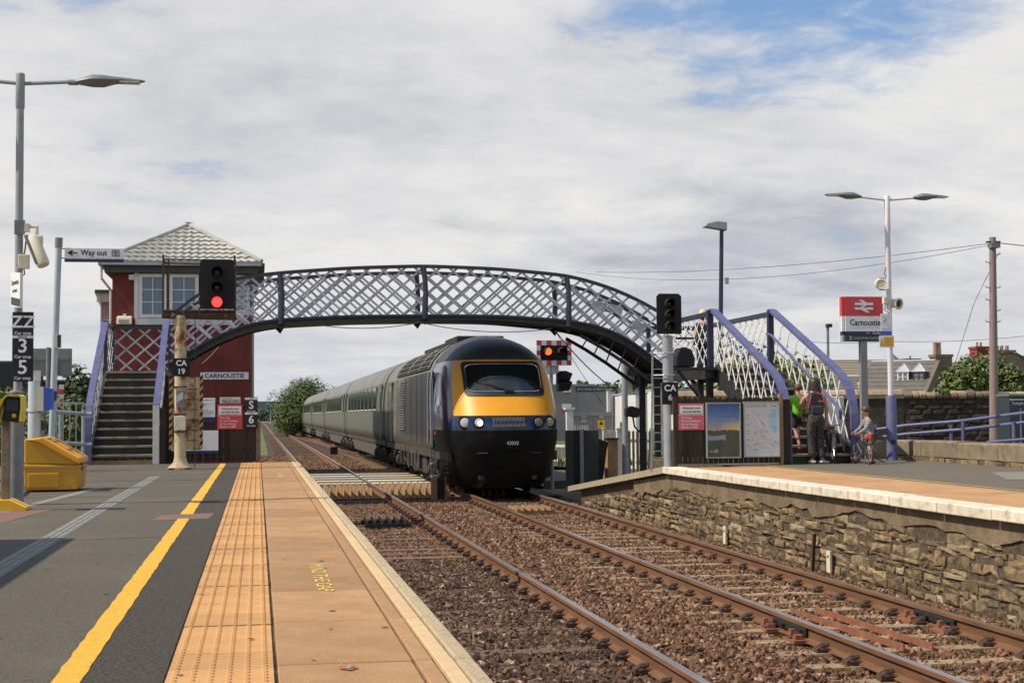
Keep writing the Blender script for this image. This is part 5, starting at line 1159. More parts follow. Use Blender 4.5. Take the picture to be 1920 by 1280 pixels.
MB().bar((gx0+.25, gy0+.1, lz(gx0+.25)+.004), (gx0+.25, gy0+.5, lz(gx0+.25)+.004), .05, .008).build('label_plate', 'cream', lid)

# railings, fences and bushes at the back of the left platform
gr_ = thing('guard_rail', 'grey tubular guard rail beside the foot of the left stairs', 'railing', (-3.3, 27, PZ))
for z0, z1 in ((1.99, 1.93), (1.45, 1.38)): MB().tube([(-4.3, 27.2, z0), (-3.7, 27.0, z0), (-3.1, 28.0, z1), (-2.97, 28.0, z1)], .035, 8).build('rail', 'galv', gr_)
for x, y in ((-4.2, 27.15), (-3.75, 27.0), (-3.45, 27.45), (-3.12, 28.0)): MB().tube([(x, y, PZ), (x, y, 2.0)], .032, 8).build('post', 'galv', gr_)
MB().tube([(-4.25, 27.1, 1.1), (-3.75, 26.9, 1.62)], .03, 8).build('brace', 'galv', gr_)
gr_ = thing('guard_rail', 'grey tubular guard rail running along the back of the left platform', 'railing', (-4.0, 22, PZ))
for z in (1.97, 1.6, 1.25): MB().tube([(-3.6, 12, z), (-3.75, 19.0, z), (-4.35, 25.8, z)], .03, 8).build('rail', 'galv', gr_)
for y in (12.2, 14.6, 17, 19.0, 21.2, 23.5, 25.8): MB().tube([(-3.6-.0215*(y-12)-(.05*(y-19) if y > 19 else 0), y, PZ), (-3.6-.0215*(y-12)-(.05*(y-19) if y > 19 else 0), y, 2.0)], .03, 8).build('post', 'galv', gr_)
vf = thing('vertical_bar_fence', 'pale upright bar fence behind the guard rail, left of the stairs', 'fence', (-4.5, 31.6, PZ))
for z in (2.14, 1.18): MB().box(-5.9, -3.5, 31.6, 31.64, z, z+.04).build('rail', 'galv', vf)
for k in range(19): MB().box(-5.85+k*.128, -5.825+k*.128, 31.59, 31.61, .95, 2.16).build('bar', 'galv', vf)
t = thing('cream_cabinet', 'cream equipment cabinet behind the bar fence on the left', 'cabinet', (-5.0, 33, PZ)); MB().box(-5.25, -4.55, 33, 33.5, .9, 2.15).build('case', 'cream', t, bevel=.02); MB().box(-5.2, -4.6, 32.985, 33, 1.0, 2.05).build('door', 'cream', t)
t = thing('road_sign', 'grey back of a large road sign on a pole beyond the platform', 'road sign', (-5.6, 38, -.3))
a, b_ = at(66, 705, 38), at(135, 653, 38); MB().box(a.x-.35, b_.x, 38, 38.03, a.z, b_.z).build('board', 'grey_paint', t, bevel=.01); MB().tube([(at(92, 700, 38).x, 37.9, -.3), (at(92, 650, 38).x, 37.9, b_.z+.02)], .06, 10).build('pole', 'galv_dark', t); MB().box(a.x-.3, b_.x-.05, 37.97, 38, (a.z+b_.z)/2+.05, (a.z+b_.z)/2+.12).build('channel', 'galv_dark', t)
MB().tube([at(100, 690, 37.95), at(112, 700, 37.93), at(108, 690, 37.95), at(110, 680, 37.95)], .012, 5).build('cable', 'wire', t)
# raised barrier machine with red and white boom end
t = thing('barrier_boom', 'red and white level crossing barrier seen end on, left of the stairs', 'barrier', (-5.0, 40, -.2))
for k in range(4):
    a, b_ = at(90, 748-k*9, 40), at(118, 757-k*9, 40); MB().box(at(111, 740, 40).x, at(119, 740, 40).x, 40, 40.1, b_.z, b_.z+.13).build('stripe', 'sign_red' if k % 2 == 0 else 'sign_white', t)
MB().box(at(88, 740, 40).x, at(111, 740, 40).x, 40.05, 40.15, at(0, 735, 40).z, at(0, 722, 40).z).build('boom', 'sign_red', t); MB().box(at(86, 740, 40).x, at(108, 740, 40).x, 40.2, 40.6, -.2, at(0, 738, 40).z).build('pedestal', 'cream', t)
# dark shed and car park wall far left
t = thing('dark_shed', 'long low dark shed beyond the road on the far left', 'shed', (-9, 62, -.2))
MB().box(-30, at(183, 715, 62).x, 62, 70, -.3, at(100, 716, 62).z).build('wall', 'brick_dark', t); MB().box(-30.2, at(183, 715, 62).x+.1, 61.8, 70.2, at(100, 716, 62).z, at(100, 712, 62).z).build('roof', 'roof_dark', t)
t = thing('dark_van', 'black box sided vehicle parked behind the car stop sign', 'van', (-7.4, 45, -.1)); a, b_ = at(-20, 715, 45), at(62, 676, 45); MB().box(a.x, b_.x, 45, 47.2, .5, b_.z).build('body', 'black', t, bevel=.05)
for x in (a.x+.5, b_.x-.5): MB().lathe((x, 45, .3), [(.35, 0), (.35, .2)], 16, axis=(0, 1, 0)).build('wheel', 'rubber', t)
MB().box(a.x+.3, b_.x-.6, 44.97, 45, 1.6, 2.2).build('window', 'coach_glass', t)
# shelter just outside the frame whose roof throws the dark corner of shade on the platform
sh = thing('platform_shelter', 'platform shelter at the left whose dark shadow corner falls on the asphalt', 'shelter', (-4.6, 9.5, PZ))
MB().box(-5.8, -3.55, 6.0, 12.2, 3.28, 3.36).build('roof', 'galv_dark', sh)
for x, y in ((-5.7, 6.1), (-5.7, 12.1), (-3.7, 12.1), (-3.7, 6.1)): MB().box(x-.04, x+.04, y-.04, y+.04, PZ, 3.28).build('post', 'galv_dark', sh)
MB().box(-5.75, -5.70, 6.1, 12.1, 1.0, 3.2).build('panel', 'galv_dark', sh)
# ------------------------------------------------------------------ right platform furniture
# signal CA 6 with ladder
SX, SY = 7.33, 26.15
sg = thing('railway_signal', 'grey signal post with unlit black three lamp head, plate CA 6', 'signal', (SX, SY, PZ))
MB().lathe((SX, SY, PZ-.1), [(.095, 0), (.095, 2.45)], 16).build('post', 'grey_pole', sg, smooth=True)
backboard(sg, SX-.235, SX+.225, 3.29, 4.02, SY-.15, 'lens_dark', ((3.84, 'lens_dark'), (3.64, 'lens_dark'), (3.43, 'lens_dark')), .07)
for z in (2.55, 2.95): MB().tube([(SX-.25, SY+.05, z), (SX-.1, SY-.1, z), (SX+.1, SY-.1, z), (SX+.1, SY+.05, z)], .012, 5).build('clamp', 'galv', sg)
plate(sg, SX+.0, SY-.13, 2.02, 2.42, .15, (('CA', 2.31, .16), ('6', 2.14, .15)))
MB().box(SX+.02, SX+.16, SY-.2, SY-.09, 1.55, 1.84).build('telephone_case', 'dirty_white', sg, bevel=.02)
MB().lathe((SX+.1, SY-.1, 1.36), [(.045, 0), (.045, .05)], 12, axis=(0, -1, 0)).build('cable_gland', 'rust_dark', sg)
MB().box(SX+.16, SX+.5, SY+.0, SY+.04, 3.2, 3.24).build('bracket', 'black', sg)
ld = thing('signal_ladder', 'narrow steel ladder standing beside the CA 6 signal post', 'ladder', (SX-.2, SY+.1, PZ))
for x in (-.13, .10): MB().bar((SX-.14+x-.03, SY+.12, PZ-.1), (SX-.14+x+.02, SY+.12, 2.95 if x < 0 else 2.6), .018, .03).build('stile', 'galv', ld)
for k in range(11): MB().bar((SX-.30+.004*k, SY+.12, PZ+.1+k*.165), (SX-.07+.004*k, SY+.12, PZ+.1+k*.165), .016, .016).build('rung', 'galv', ld)
# dark cowl on the landing edge (back of a tarpaulined lamp)
t = thing('covered_equipment', 'black hooded equipment box sitting on the bridge landing behind the signal', 'equipment box', (7.9, 30.6, 2.84))
a, b_ = at(1267, 690, 30.4), at(1303, 650, 30.4)
MB().prism([(a.x, 30.4, a.z+.03), (b_.x, 30.4, a.z+.03), (b_.x, 30.4, a.z+.22), (b_.x-.06, 30.4, b_.z-.06), (a.x+.22, 30.4, b_.z), (a.x+.10, 30.4, b_.z-.02), (a.x+.02, 30.4, b_.z-.2)], (0, .4, 0)).build('hood', 'black_matt', t, bevel=.03)
a2 = at(1255, 692, 30.5); MB().box(a2.x, 9.6, 30.4, 30.9, a.z-.04, a.z+.02).build('shelf', 'bridge_black', t); MB().bar((9.5, 30.6, 1.9), (8.8, 30.6, a.z-.05), .05, .05).build('brace', 'bridge_black', t)
# dark fence with posters
fr_ = thing('poster_fence', 'dark timber fence carrying posters beside the right stairs', 'fence', (8.4, 25.9, PZ))
FX0, FX1, FYR = 7.44, 9.40, 25.95; x = FX0; k = 0
while x < FX1-.05:
    zt = 2.13+.015*math.sin(k*1.9)-.02*(x > 8.1)
    MB().prism([(x, FYR, .95), (x+.084, FYR, .95), (x+.084, FYR, zt), (x+.042, FYR, zt+.035), (x, FYR, zt)], (0, .02, 0)).build('picket', 'fence_dark', fr_); x += .094 if k % 5 else .098; k += 1
for z in (1.1, 1.85): MB().box(FX0, FX1, FYR+.022, FYR+.07, z, z+.09).build('rail', 'fence_dark', fr_)
MB().box(FX0-.08, FX0-.01, FYR-.02, FYR+.08, PZ, 2.16).build('post', 'fence_dark', fr_); MB().box(FX1-.04, FX1+.02, FYR-.03, FYR+.07, PZ, 2.2).build('post', 'arris', fr_); MB().box(FX1+.03, FX1+.18, FYR+.02, FYR+.06, PZ, 2.1).build('post', 'fence_dark', fr_)
PY_ = FYR-.06
a, b_ = at(1274, 806, PY_), at(1321, 756, PY_); red_sign(a.x, b_.x, a.z, b_.z, PY_+.03, 'faded pink passengers must not cross sign on the right poster fence', 'sign_pink')
def poster(x0, x1, z0, z1, lab, m):
    t = thing('poster_case', lab, 'poster', ((x0+x1)/2, PY_, z0)); f_ = .022
    for q in ((x0, x1, z0, z0+f_), (x0, x1, z1-f_, z1), (x0, x0+f_, z0+f_, z1-f_), (x1-f_, x1, z0+f_, z1-f_)): MB().box(q[0], q[1], PY_-.02, PY_+.03, q[2], q[3]).build('frame', 'galv', t)
    MB().box(x0+f_, x1-f_, PY_-.002, PY_+.02, z0+f_, z1-f_).build('print', m, t); return t
# sunset landscape print: flat printed colours
def print_mat(name, zlo, zhi, xlo, xhi):
    global nt, N, L
    m = bpy.data.materials.new(name); m.use_nodes = True; nt = m.node_tree; N = nt.nodes.new; L = nt.links.new
    b = nt.nodes['Principled BSDF']; b.inputs['Roughness'].default_value = .25; t = N('ShaderNodeTexCoord')
    s = N('ShaderNodeSeparateXYZ'); L(t.outputs['Generated'], s.inputs[0]); X, Y, Z = s.outputs
    f = noise(t.outputs['Generated'], 3, 5, .6); f2 = noise(t.outputs['Generated'], 1, 5, .6, (4, 0, 2), (2.5, 1, 9))
    skyp = ramp(mth('ADD', Z, mth('MULTIPLY', mth('SUBTRACT', f2, .5), .25)), [(.45, (.62, .42, .10)), (.58, (.30, .30, .32)), (.72, (.13, .22, .42)), (.95, (.05, .10, .28))])
    warm = mth('MULTIPLY', mth('MULTIPLY', ramp(X, [(.35, (0, 0, 0)), (1, (1, 1, 1))]), ramp(Z, [(.5, (1, 1, 1)), (.72, (0, 0, 0))])), .9)
    skyp = mixc(warm, skyp, (.75, .52, .10))
    edge = mth('ADD', Z, mth('MULTIPLY', mth('SUBTRACT', f, .5), .16))
    land = mixc(f, (.035, .04, .035), (.12, .11, .07))
    lake = mth('MULTIPLY', ramp(edge, [(.315, (0, 0, 0)), (.32, (1, 1, 1)), (.40, (1, 1, 1)), (.405, (0, 0, 0))]), ramp(X, [(.55, (1, 1, 1)), (.57, (0, 0, 0))]))
    land = mixc(lake, land, (.26, .30, .33))
    c = mixc(ramp(edge, [(.485, (0, 0, 0)), (.495, (1, 1, 1))]), land, skyp); L(c, b.inputs['Base Color']); M[name] = m
print_mat('landscape_print', 0, 1, 0, 1)
a, b_ = at(1325, 859, PY_), at(1388, 754, PY_); t = poster(a.x, b_.x, a.z, b_.z, 'framed poster of a loch and hills at sunset on the dark fence', 'landscape_print')
MB().box(a.x+.15, a.x+.21, PY_-.005, PY_-.001, a.z+.10, a.z+.16).build('printed_badge', 'lead', t); lines(t, a.x+.06, a.x+.2, a.z+.13, PY_-.003, 2, .022, 'text_white', .005, 9); text('TOGETHER WE CARE', t, ((a.x+b_.x)/2, PY_-.004, a.z+.70), .045, 'lead')
mk('map_paper', (.60, .60, .56), .5, c2=(.64, .63, .60), scale=3); mk('map_sea', (.36, .55, .66), .5)
a, b_ = at(1395, 857, PY_), at(1461, 752, PY_); t = poster(a.x, b_.x, a.z, b_.z, 'framed pale route map poster headed OUR ROUTES', 'map_paper')
text('OUR ROUTES', t, (a.x+.06, PY_-.004, b_.z-.085), .062, 'grey_paint', 'LEFT'); text('ScotRail', t, (b_.x-.06, PY_-.004, b_.z-.085), .032, 'text_black', 'RIGHT')
w_, h_ = b_.x-a.x, b_.z-a.z
sea = [(.72, .86), (.92, .86), (.92, .46), (.84, .44), (.78, .50), (.70, .55), (.66, .62), (.74, .68), (.70, .74), (.78, .80)]
MB().add([(a.x+u*w_, PY_-.003, a.z+v*h_) for u, v in sea], [tuple(range(len(sea)))[::-1]]).build('sea_print', 'map_sea', t)
mm = MB(); r = random.Random(8)
for k in range(34): u, v = r.uniform(.1, .85), r.uniform(.12, .84); mm.box(a.x+u*w_, a.x+(u+r.uniform(.03, .09))*w_, PY_-.005, PY_-.0035, a.z+v*h_, a.z+v*h_+.006)
for k in range(7): mm.box(a.x+.09*w_, a.x+.16*w_, PY_-.005, PY_-.0035, a.z+(.20+k*.09+.02*(k % 3))*h_, a.z+(.20+k*.09+.02*(k % 3))*h_+.012)
mm.build('place_names', 'grey_paint', t)
mm = MB(); pts = [(.3, .2), (.45, .35), (.5, .5), (.58, .58), (.5, .62), (.42, .7), (.35, .8)]
for p, q in zip(pts, pts[1:]): mm.bar((a.x+p[0]*w_, PY_-.006, a.z+p[1]*h_), (a.x+q[0]*w_, PY_-.006, a.z+q[1]*h_), .003, .003, up=(0, 1, 0))
for p, q in (((.45, .35), (.75, .3)), ((.5, .5), (.7, .45)), ((.3, .45), (.5, .5))): mm.bar((a.x+p[0]*w_, PY_-.006, a.z+p[1]*h_), (a.x+q[0]*w_, PY_-.006, a.z+q[1]*h_), .003, .003, up=(0, 1, 0))
mm.build('route_lines', 'sign_pink', t)

# right lamp post
LX, LY = 12.25, 27.6
lp = thing('lamp_post', 'white lamp post with blue sleeve and two lantern arms on the right platform', 'lamp post', (LX, LY, PZ))
MB().lathe((LX, LY, PZ), [(.11, 0), (.105, .02), (.10, 1.22), (.085, 1.26), (.05, 1.27)], 18).build('sleeve', 'rail_blue', lp, smooth=True)
MB().lathe((LX, LY, PZ+1.25), [(.055, 0), (.05, 3.2), (.056, 3.22), (.056, 3.94), (.05, 3.95)], 14).build('shaft', 'white_pole', lp, smooth=True)
MB().box(LX-.05, LX+.03, LY-.12, LY-.09, 1.24, 1.31).build('lock', 'black', lp)
for d in (-1, 1):
    MB().tube([(LX, LY, 6.03), (LX+d*.62, LY, 6.09)], .026, 8).build('arm', 'white_pole', lp); lantern(lp, (LX+d*.56, LY, 6.085), d)
t = thing('loudspeaker', 'round white loudspeaker on the right lamp post, the upper one', 'loudspeaker', (LX-.2, LY, 4.37), 'loudspeakers on the right lamp post')
MB().lathe((LX-.20, LY-.02, 4.37), [(.06, 0), (.105, .06), (.105, .16), (.09, .18), (.08, .17)], 18, axis=(-.25, -.95, -.1)).build('case', 'cream', t, smooth=True); MB().lathe((LX-.235, LY-.175, 4.355), [(.085, 0), (.04, .006), (.01, .008)], 18, axis=(-.25, -.95, -.1)).build('grille', 'galv_dark', t)
for z in (4.48, 4.25): MB().bar((LX-.2, LY, z), (LX, LY, z), .012, .02).build('bracket', 'galv_dark', t)
MB().tube([(LX-.05, LY, 4.7), (LX-.09, LY-.02, 4.58), (LX-.06, LY, 4.5)], .008, 5).build('cable', 'wire', t)
t = thing('loudspeaker', 'cream horn loudspeaker on the right lamp post, the lower one facing the camera', 'loudspeaker', (LX+.15, LY, 3.97), 'loudspeakers on the right lamp post')
MB().lathe((LX+.06, LY+.06, 4.0), [(.07, 0), (.085, .02), (.085, .16), (.115, .20), (.115, .22), (.085, .225), (.075, .19)], 18, axis=(.42, -.9, -.15)).build('horn', 'cream', t, smooth=True); MB().lathe((LX+.135, LY-.13, 3.975), [(.072, 0), (.01, .01)], 16, axis=(.42, -.9, -.15)).build('mouth', 'brick_dark', t)
MB().box(LX-.14, LX-.05, LY-.08, LY+.02, 3.97, 4.10).build('junction_case', 'cream', t, bevel=.01); MB().tube([(LX-.09, LY-.03, 3.97), (LX-.11, LY-.04, 3.85), (LX-.02, LY-.06, 3.78)], .008, 5).build('cable', 'wire', t)
t = thing('camera_notice', 'white and blue security camera notice on the right lamp post', 'sign', (LX, LY-.07, 3.1)); a, b_ = at(1652, 630, LY-.08), at(1671, 588, LY-.08)
MB().box(a.x, b_.x, LY-.08, LY-.07, a.z, b_.z).build('board', 'sign_white', t); MB().box(a.x, b_.x, LY-.083, LY-.07, a.z, a.z+.10).build('blue_band', 'blue_bright', t)
MB().bar((a.x+.05, LY-.084, a.z+.27), (a.x+.10, LY-.084, a.z+.34), .004, .03, up=(0, 1, 0)).build('camera_symbol', 'navy', t); lines(t, a.x+.03, b_.x-.02, a.z+.38, LY-.082, 1, .02, 'grey_paint', .008, 2); lines(t, a.x+.03, b_.x-.02, a.z+.14, LY-.082, 1, .02, 'grey_paint', .01, 3)
t = thing('warning_notice', 'yellow warning notice with triangle under the camera notice', 'sign', (LX, LY-.09, 2.95)); a, b_ = at(1649, 651, LY-.1), at(1676, 629, LY-.1)
MB().box(a.x, b_.x, LY-.1, LY-.09, a.z, b_.z).build('board', 'sign_white', t); MB().box(a.x+.085, b_.x-.012, LY-.104, LY-.09, a.z+.02, b_.z-.02).build('yellow_panel', 'sign_yellow', t)
MB().prism([(a.x+.012, LY-.104, a.z+.03), (a.x+.078, LY-.104, a.z+.03), (a.x+.045, LY-.104, b_.z-.03)], (0, .01, 0)).build('triangle', 'sign_orange', t); lines(t, a.x+.1, b_.x-.02, b_.z-.06, LY-.105, 4, .042, 'sign_orange', .02, 6)

# station totem
TY = 31.0; a, b_ = at(1586, 640, TY), at(1655, 556, TY)
t = thing('station_totem', 'red topped station sign reading Carnoustie on a grey post', 'station sign', ((a.x+b_.x)/2, TY, PZ))
zz = [at(1620, y, TY).z for y in (640, 628, 621, 592, 556)]
for m_, z0, z1, nm in (('navy_grey', zz[0], zz[1]-.004, 'foot_panel'), ('navy', zz[1], zz[2]-.004, 'operator_band'), ('sign_white', zz[2], zz[3]-.004, 'name_panel'), ('sign_red', zz[3], zz[4], 'top_panel')):
    MB().box(a.x, b_.x, TY, TY+.10, z0, z1).build(nm, m_, t)
    MB().box(a.x-.07, a.x-.015, TY+.03, TY+.13, z0, z1).build('edge_panel', m_ if m_ != 'navy_grey' else 'lead', t)
MB().box(a.x-.09, a.x, TY+.12, TY+.16, zz[0]+.0, zz[4]).build('edge_panel', 'sign_white', t)
pz = at(1620, 650, TY); MB().box(pz.x-.075, pz.x+.075, TY+.0, TY+.12, PZ, zz[0]).build('post', 'grey_paint', t)
text('Carnoustie', t, ((a.x+b_.x)/2+.02, TY-.004, (zz[2]+zz[3])/2+.02), .185, 'text_black', bold=.003, sx=.86)
text('ScotRail', t, (b_.x-.04, TY-.004, (zz[1]+zz[2])/2), .065, 'text_white', 'RIGHT'); text('><', t, (b_.x-.32, TY-.004, (zz[1]+zz[2])/2), .065, 'text_white', 'RIGHT')
text('CALEDONIAN SLEEPER', t, (a.x+.17, TY-.004, (zz[0]+zz[1])/2), .068, 'lead', 'LEFT', sx=.88)
MB().prism([(a.x+.09, TY-.004, zz[0]+.03), (a.x+.15, TY-.004, zz[0]+.035), (a.x+.12, TY-.004, zz[0]+.07), (a.x+.14, TY-.004, zz[0]+.12), (a.x+.08, TY-.004, zz[0]+.12), (a.x+.10, TY-.004, zz[0]+.07)], (0, .003, 0)).build('stag_mark', 'lead', t)
# double arrow
cx, cz, s = (a.x+b_.x)/2-.0, (zz[3]+zz[4])/2, .0042
m = MB()
def poly(pts): m.prism([(cx+x*s, TY-.006, cz+z*s) for x, z in pts], (0, .005, 0))
poly([(-50, 6), (50, 6), (50, 18), (-50, 18)]); poly([(-50, -18), (50, -18), (50, -6), (-50, -6)])
m.prism([(cx+x*s, TY-.0075, cz+z*s) for x, z in [(-30, 33), (-12, 33), (16, 18), (16, 6), (8, 6)]], (0, .005, 0)); m.prism([(cx+x*s, TY-.009, cz+z*s) for x, z in [(-22, -8), (-8, -6), (18, 8), (4, 10)]], (0, .005, 0))
m.prism([(cx+x*s, TY-.0075, cz+z*s) for x, z in [(30, -33), (12, -33), (-18, -18), (-18, -6), (-8, -6)]], (0, .005, 0)); m.build('double_arrow', 'sign_white', t)

# low wall with big coping blocks
lw = thing('low_wall', 'low concrete block wall along the back of the right platform', 'wall', (12.4, 25, PZ))
ys = [28.6, 27.2, 25.6, 24.0, 22.2, 20.2, 18]
def wx(y): return 12.55+.02*(y-22)-.0
for k in range(len(ys)-1):
    y1, y0 = ys[k], ys[k+1]; zt = 1.29+.012*(k % 2)
    MB().prism([(wx(y0), y0+.008, 1.0), (wx(y0), y0+.008, zt-.03), (wx(y0)+.04, y0+.008, zt), (wx(y0)+.42, y0+.008, zt), (wx(y0)+.42, y0+.008, 1.0)], (wx(y1)-wx(y0), y1-y0-.016, 0)).build('block', 'concrete', lw)
    n = 7
    for q in range(n):
        ya = y0+(y1-y0)*q/n; MB().box(wx(ya)-.03+rnd.uniform(-.02, .02), wx(ya)+.4, ya+.01, ya+(y1-y0)/n-.015, PZ-.02, .995-rnd.uniform(0, .02)).build('foot_stone', 'wall_stone', lw)
a_ = at(1640, 866, 28.6)
MB().box(11.75, 12.56, 28.55, 28.95, PZ, 1.27).build('block', 'concrete', lw)
MB().box(11.2, 11.72, 28.62, 29.0, PZ, 1.25).build('block', 'concrete', lw)
# blue ramp handrails
hr = thing('ramp_handrail', 'blue tubular handrail rising along the ramp behind the low wall', 'handrail', (14, 29, PZ))
for dz in (0, -.19): MB().tube([at(1618, 808+(15 if dz else 0), 30.4), at(1700, 797-dz*85, 29.6), at(1800, 789-dz*85, 28.6), at(1925, 773-dz*95, 27.2)], .032, 8).build('rail', 'rail_blue', hr)
for x, y in ((1642, 30.2), (1783, 28.8), (1805, 28.5), (1900, 27.4)): p = at(x, 795 if x < 1700 else 790, y); MB().tube([p, (p.x, p.y, .9)], .035, 8).build('post', 'rail_blue', hr)
hr = thing('ramp_handrail', 'short lower blue handrail at the far right edge', 'handrail', (13.5, 26, PZ)); MB().tube([at(1850, 829, 26.2), at(1925, 823, 25.8)], .03, 8).build('rail', 'rail_blue', hr); MB().tube([at(1910, 824, 25.9), (at(1910, 824, 25.9).x, 25.9, .9)], .03, 8).build('post', 'rail_blue', hr)
ra = MB(); ra.add([(13.2, 31.3, .95), (13.2, 24, .95), (19, 22, 1.15), (20, 31.3, 1.2)], [(0, 1, 2, 3)]); struct(ra.build('ramp', 'asphalt_right'))
# tall grey case under the stairs
t = thing('white_case', 'white panelled case standing behind the right stairs', 'cabinet', (11.3, 32.0, PZ)); MB().box(at(1545, 800, 32).x, at(1584, 800, 32).x, 32, 32.4, .9, at(1560, 743, 32).z).build('case', 'dirty_white', t, bevel=.02); MB().box(at(1550, 800, 32).x, at(1572, 800, 32).x, 31.985, 32, 1.0, at(1560, 748, 32).z).build('door', 'white', t)

# back boundary wall with rounded cope
bw = thing('boundary_wall', 'long dark rubble wall with rounded stone cope behind the ramp', 'wall', (16, 40, 0))
A, B = Vector((at(1268, 740, 41.3).x, 41.3, 0)), Vector((30, 38.5, 0)); Lw = (B-A).length; ud = (B-A)/Lw; nd = Vector((ud.y, -ud.x, 0))
if nd.y > 0: nd = -nd
ztop = at(1800, 738, 40).z
def wp_(s, d, z): p = A+ud*s+nd*d; return (p.x, p.y, z)
m = MB(); m.add([wp_(0, 0, -.3), wp_(Lw, 0, -.3), wp_(Lw, 0, ztop-.1), wp_(0, 0, ztop-.1), wp_(0, -.4, -.3), wp_(Lw, -.4, -.3), wp_(Lw, -.4, ztop-.1), wp_(0, -.4, ztop-.1)], [(0, 1, 2, 3), (3, 2, 6, 7), (4, 7, 6, 5)]); m.build('core', 'shaded_wall', bw)
r4 = random.Random(21); cnt = 0; rest = MB(); ssplit = (at(1690, 735, 40.5)-A).dot(ud)
def blob(mm, s, z, w2, h2, d): 
    p = [wp_(s-w2, d*.3, z-h2), wp_(s+w2, d*.3, z-h2), wp_(s+w2, d*.3, z+h2), wp_(s-w2, d*.3, z+h2), wp_(s-w2*.6, d, z-h2*.6), wp_(s+w2*.6, d, z-h2*.6), wp_(s+w2*.6, d, z+h2*.6), wp_(s-w2*.6, d, z+h2*.6)]
    mm.add(p, [(4, 5, 6, 7), (0, 1, 5, 4), (1, 2, 6, 5), (2, 3, 7, 6), (3, 0, 4, 7)])
z = .85
while z < ztop-.2:
    s = ssplit+r4.uniform(0, .3); hh = r4.uniform(.10, .17)
    while s < Lw-.3:
        w2 = r4.uniform(.12, .26); mm = MB() if cnt < 200 else rest; blob(mm, s+w2, z+hh/2, w2*.94, hh*.46, r4.uniform(.03, .07))
        if cnt < 200: mm.build('stone', 'shaded_wall', bw); cnt += 1
        s += 2*w2*(1 if r4.random() < .72 else 2.2)
    z += hh
if rest.v: o = rest.build('small_stones', 'shaded_wall', bw); o['kind'] = 'stuff'
s = ssplit
while s < Lw:
    w2 = r4.uniform(.09, .14); hs = r4.uniform(.8, 1.1); mm = MB(); P = [(-.24, -.02), (.05, -.02), (.10, .05*hs), (.08, .12*hs), (.0, .18*hs), (-.12, .19*hs), (-.24, .12)]
    mm.prism([wp_(s, d, ztop-.1+zz+r4.uniform(-.02, .02)) for d, zz in P], ud*(w2*1.85)); mm.build('cope_stone', 'wall_cap' if r4.random() < .65 else 'house_stone', bw, bevel=.03); s += 2*w2
P = [(-.42, -.02), (.06, -.02), (.08, .10), (0, .2), (-.18, .24), (-.42, .15)]
for k in range(5): MB().prism([wp_(ssplit*k/5, d, ztop-.1+zz) for d, zz in P], ud*(ssplit/5-.01)).build('smooth_cope', 'wall_cap', bw)
m = MB(); m.add([wp_(0, .012, .8), wp_(ssplit, .012, .8), wp_(ssplit, .012, ztop-.12), wp_(0, .012, ztop-.12)], [(0, 1, 2, 3)]); m.build('render', 'shaded_wall', bw)
# telephone pole + wires + cabinet
TPX, TPY = 19.0, 36.6; a, b_ = at(1864, 825, TPY), at(1861, 445, TPY)
t = thing('telegraph_pole', 'tall brown wooden telegraph pole with climbing steps on the far right', 'telegraph pole', (a.x, TPY, .9))
MB().tube([(a.x, TPY, .9), (b_.x, TPY, b_.z)], [.125, .085], 14).build('shaft', 'tele_wood', t, smooth=True)
for k, (y, d) in enumerate(((493, -1), (478, 1), (540, -1), (540, 1), (563, -1), (583, 1), (604, -1), (604, 1))): 
    p = at(1861, y, TPY); MB().tube([(p.x+d*.09, TPY-.03, p.z), (p.x+d*.2, TPY-.03, p.z+.02), (p.x+d*.2, TPY-.03, p.z+.06)], .012, 5).build('step_iron', 'rust_dark', t)
p = at(1861, 454, TPY); MB().bar((p.x-.2, TPY-.03, p.z), (p.x+.2, TPY-.03, p.z+.01), .05, .04).build('cross_arm', 'rust_dark', t); MB().box(p.x-.12, p.x+.14, TPY-.16, TPY+.05, p.z-.16, p.z-.04).build('junction_box', 'galv_dark', t)
MB().tube([(b_.x+.12, TPY-.1, b_.z-.4), (b_.x+.45, TPY+2, b_.z-1.6), (b_.x+.75, TPY+4, 3.0)], .008, 4).build('down_wire', 'wire', t)
wr = thing('overhead_wire', 'pair of thin overhead wires running left from the telegraph pole', 'wire', (a.x, TPY, 6))
MB().tube(sag(at(1858, 456, TPY), at(1120, 510, 62), .25, 18), .008, 4).build('strand', 'wire', wr); MB().tube(sag(at(1858, 459, TPY), at(1080, 510, 62), .6, 18), .007, 4).build('strand', 'wire', wr)
wr = thing('overhead_wire', 'single overhead wire leaving the pole to the right edge', 'wire', (a.x, TPY, 6)); MB().tube(sag(at(1864, 454, TPY), at(1990, 466, 34), .02, 8), .012, 4).build('strand', 'wire', wr)
wr = thing('overhead_wire', 'low slack wire crossing behind the station sign towards the right', 'wire', (15, 50, 4)); MB().tube(sag(at(1520, 641, 60), at(1675, 640, 60), .05, 8)+sag(at(1675, 640, 60), at(1940, 628, 55), .1, 8)[1:], .010, 4).build('strand', 'wire', wr)
t = thing('telephone_cabinet', 'black telephone cabinet with white band by the wall at right edge', 'cabinet', (19.3, 33, .9)); a, b_ = at(1894, 830, 34), at(1935, 742, 34)
MB().box(a.x, b_.x, 34, 34.6, .9, b_.z).build('case', 'navy_grey', t, bevel=.02); MB().box(a.x+.02, b_.x, 33.985, 34, b_.z-.1, b_.z-.075).build('white_band', 'sign_white', t); text('Telephone', t, (a.x+.06, 33.985, b_.z-.18), .11, 'text_white', 'LEFT'); MB().box(a.x+.28, a.x+.30, 33.985, 34, 1.0, b_.z-.3).build('door_seam', 'galv', t); MB().box(a.x-.02, b_.x, 33.97, 34.62, b_.z, b_.z+.05).build('lid', 'galv_dark', t)
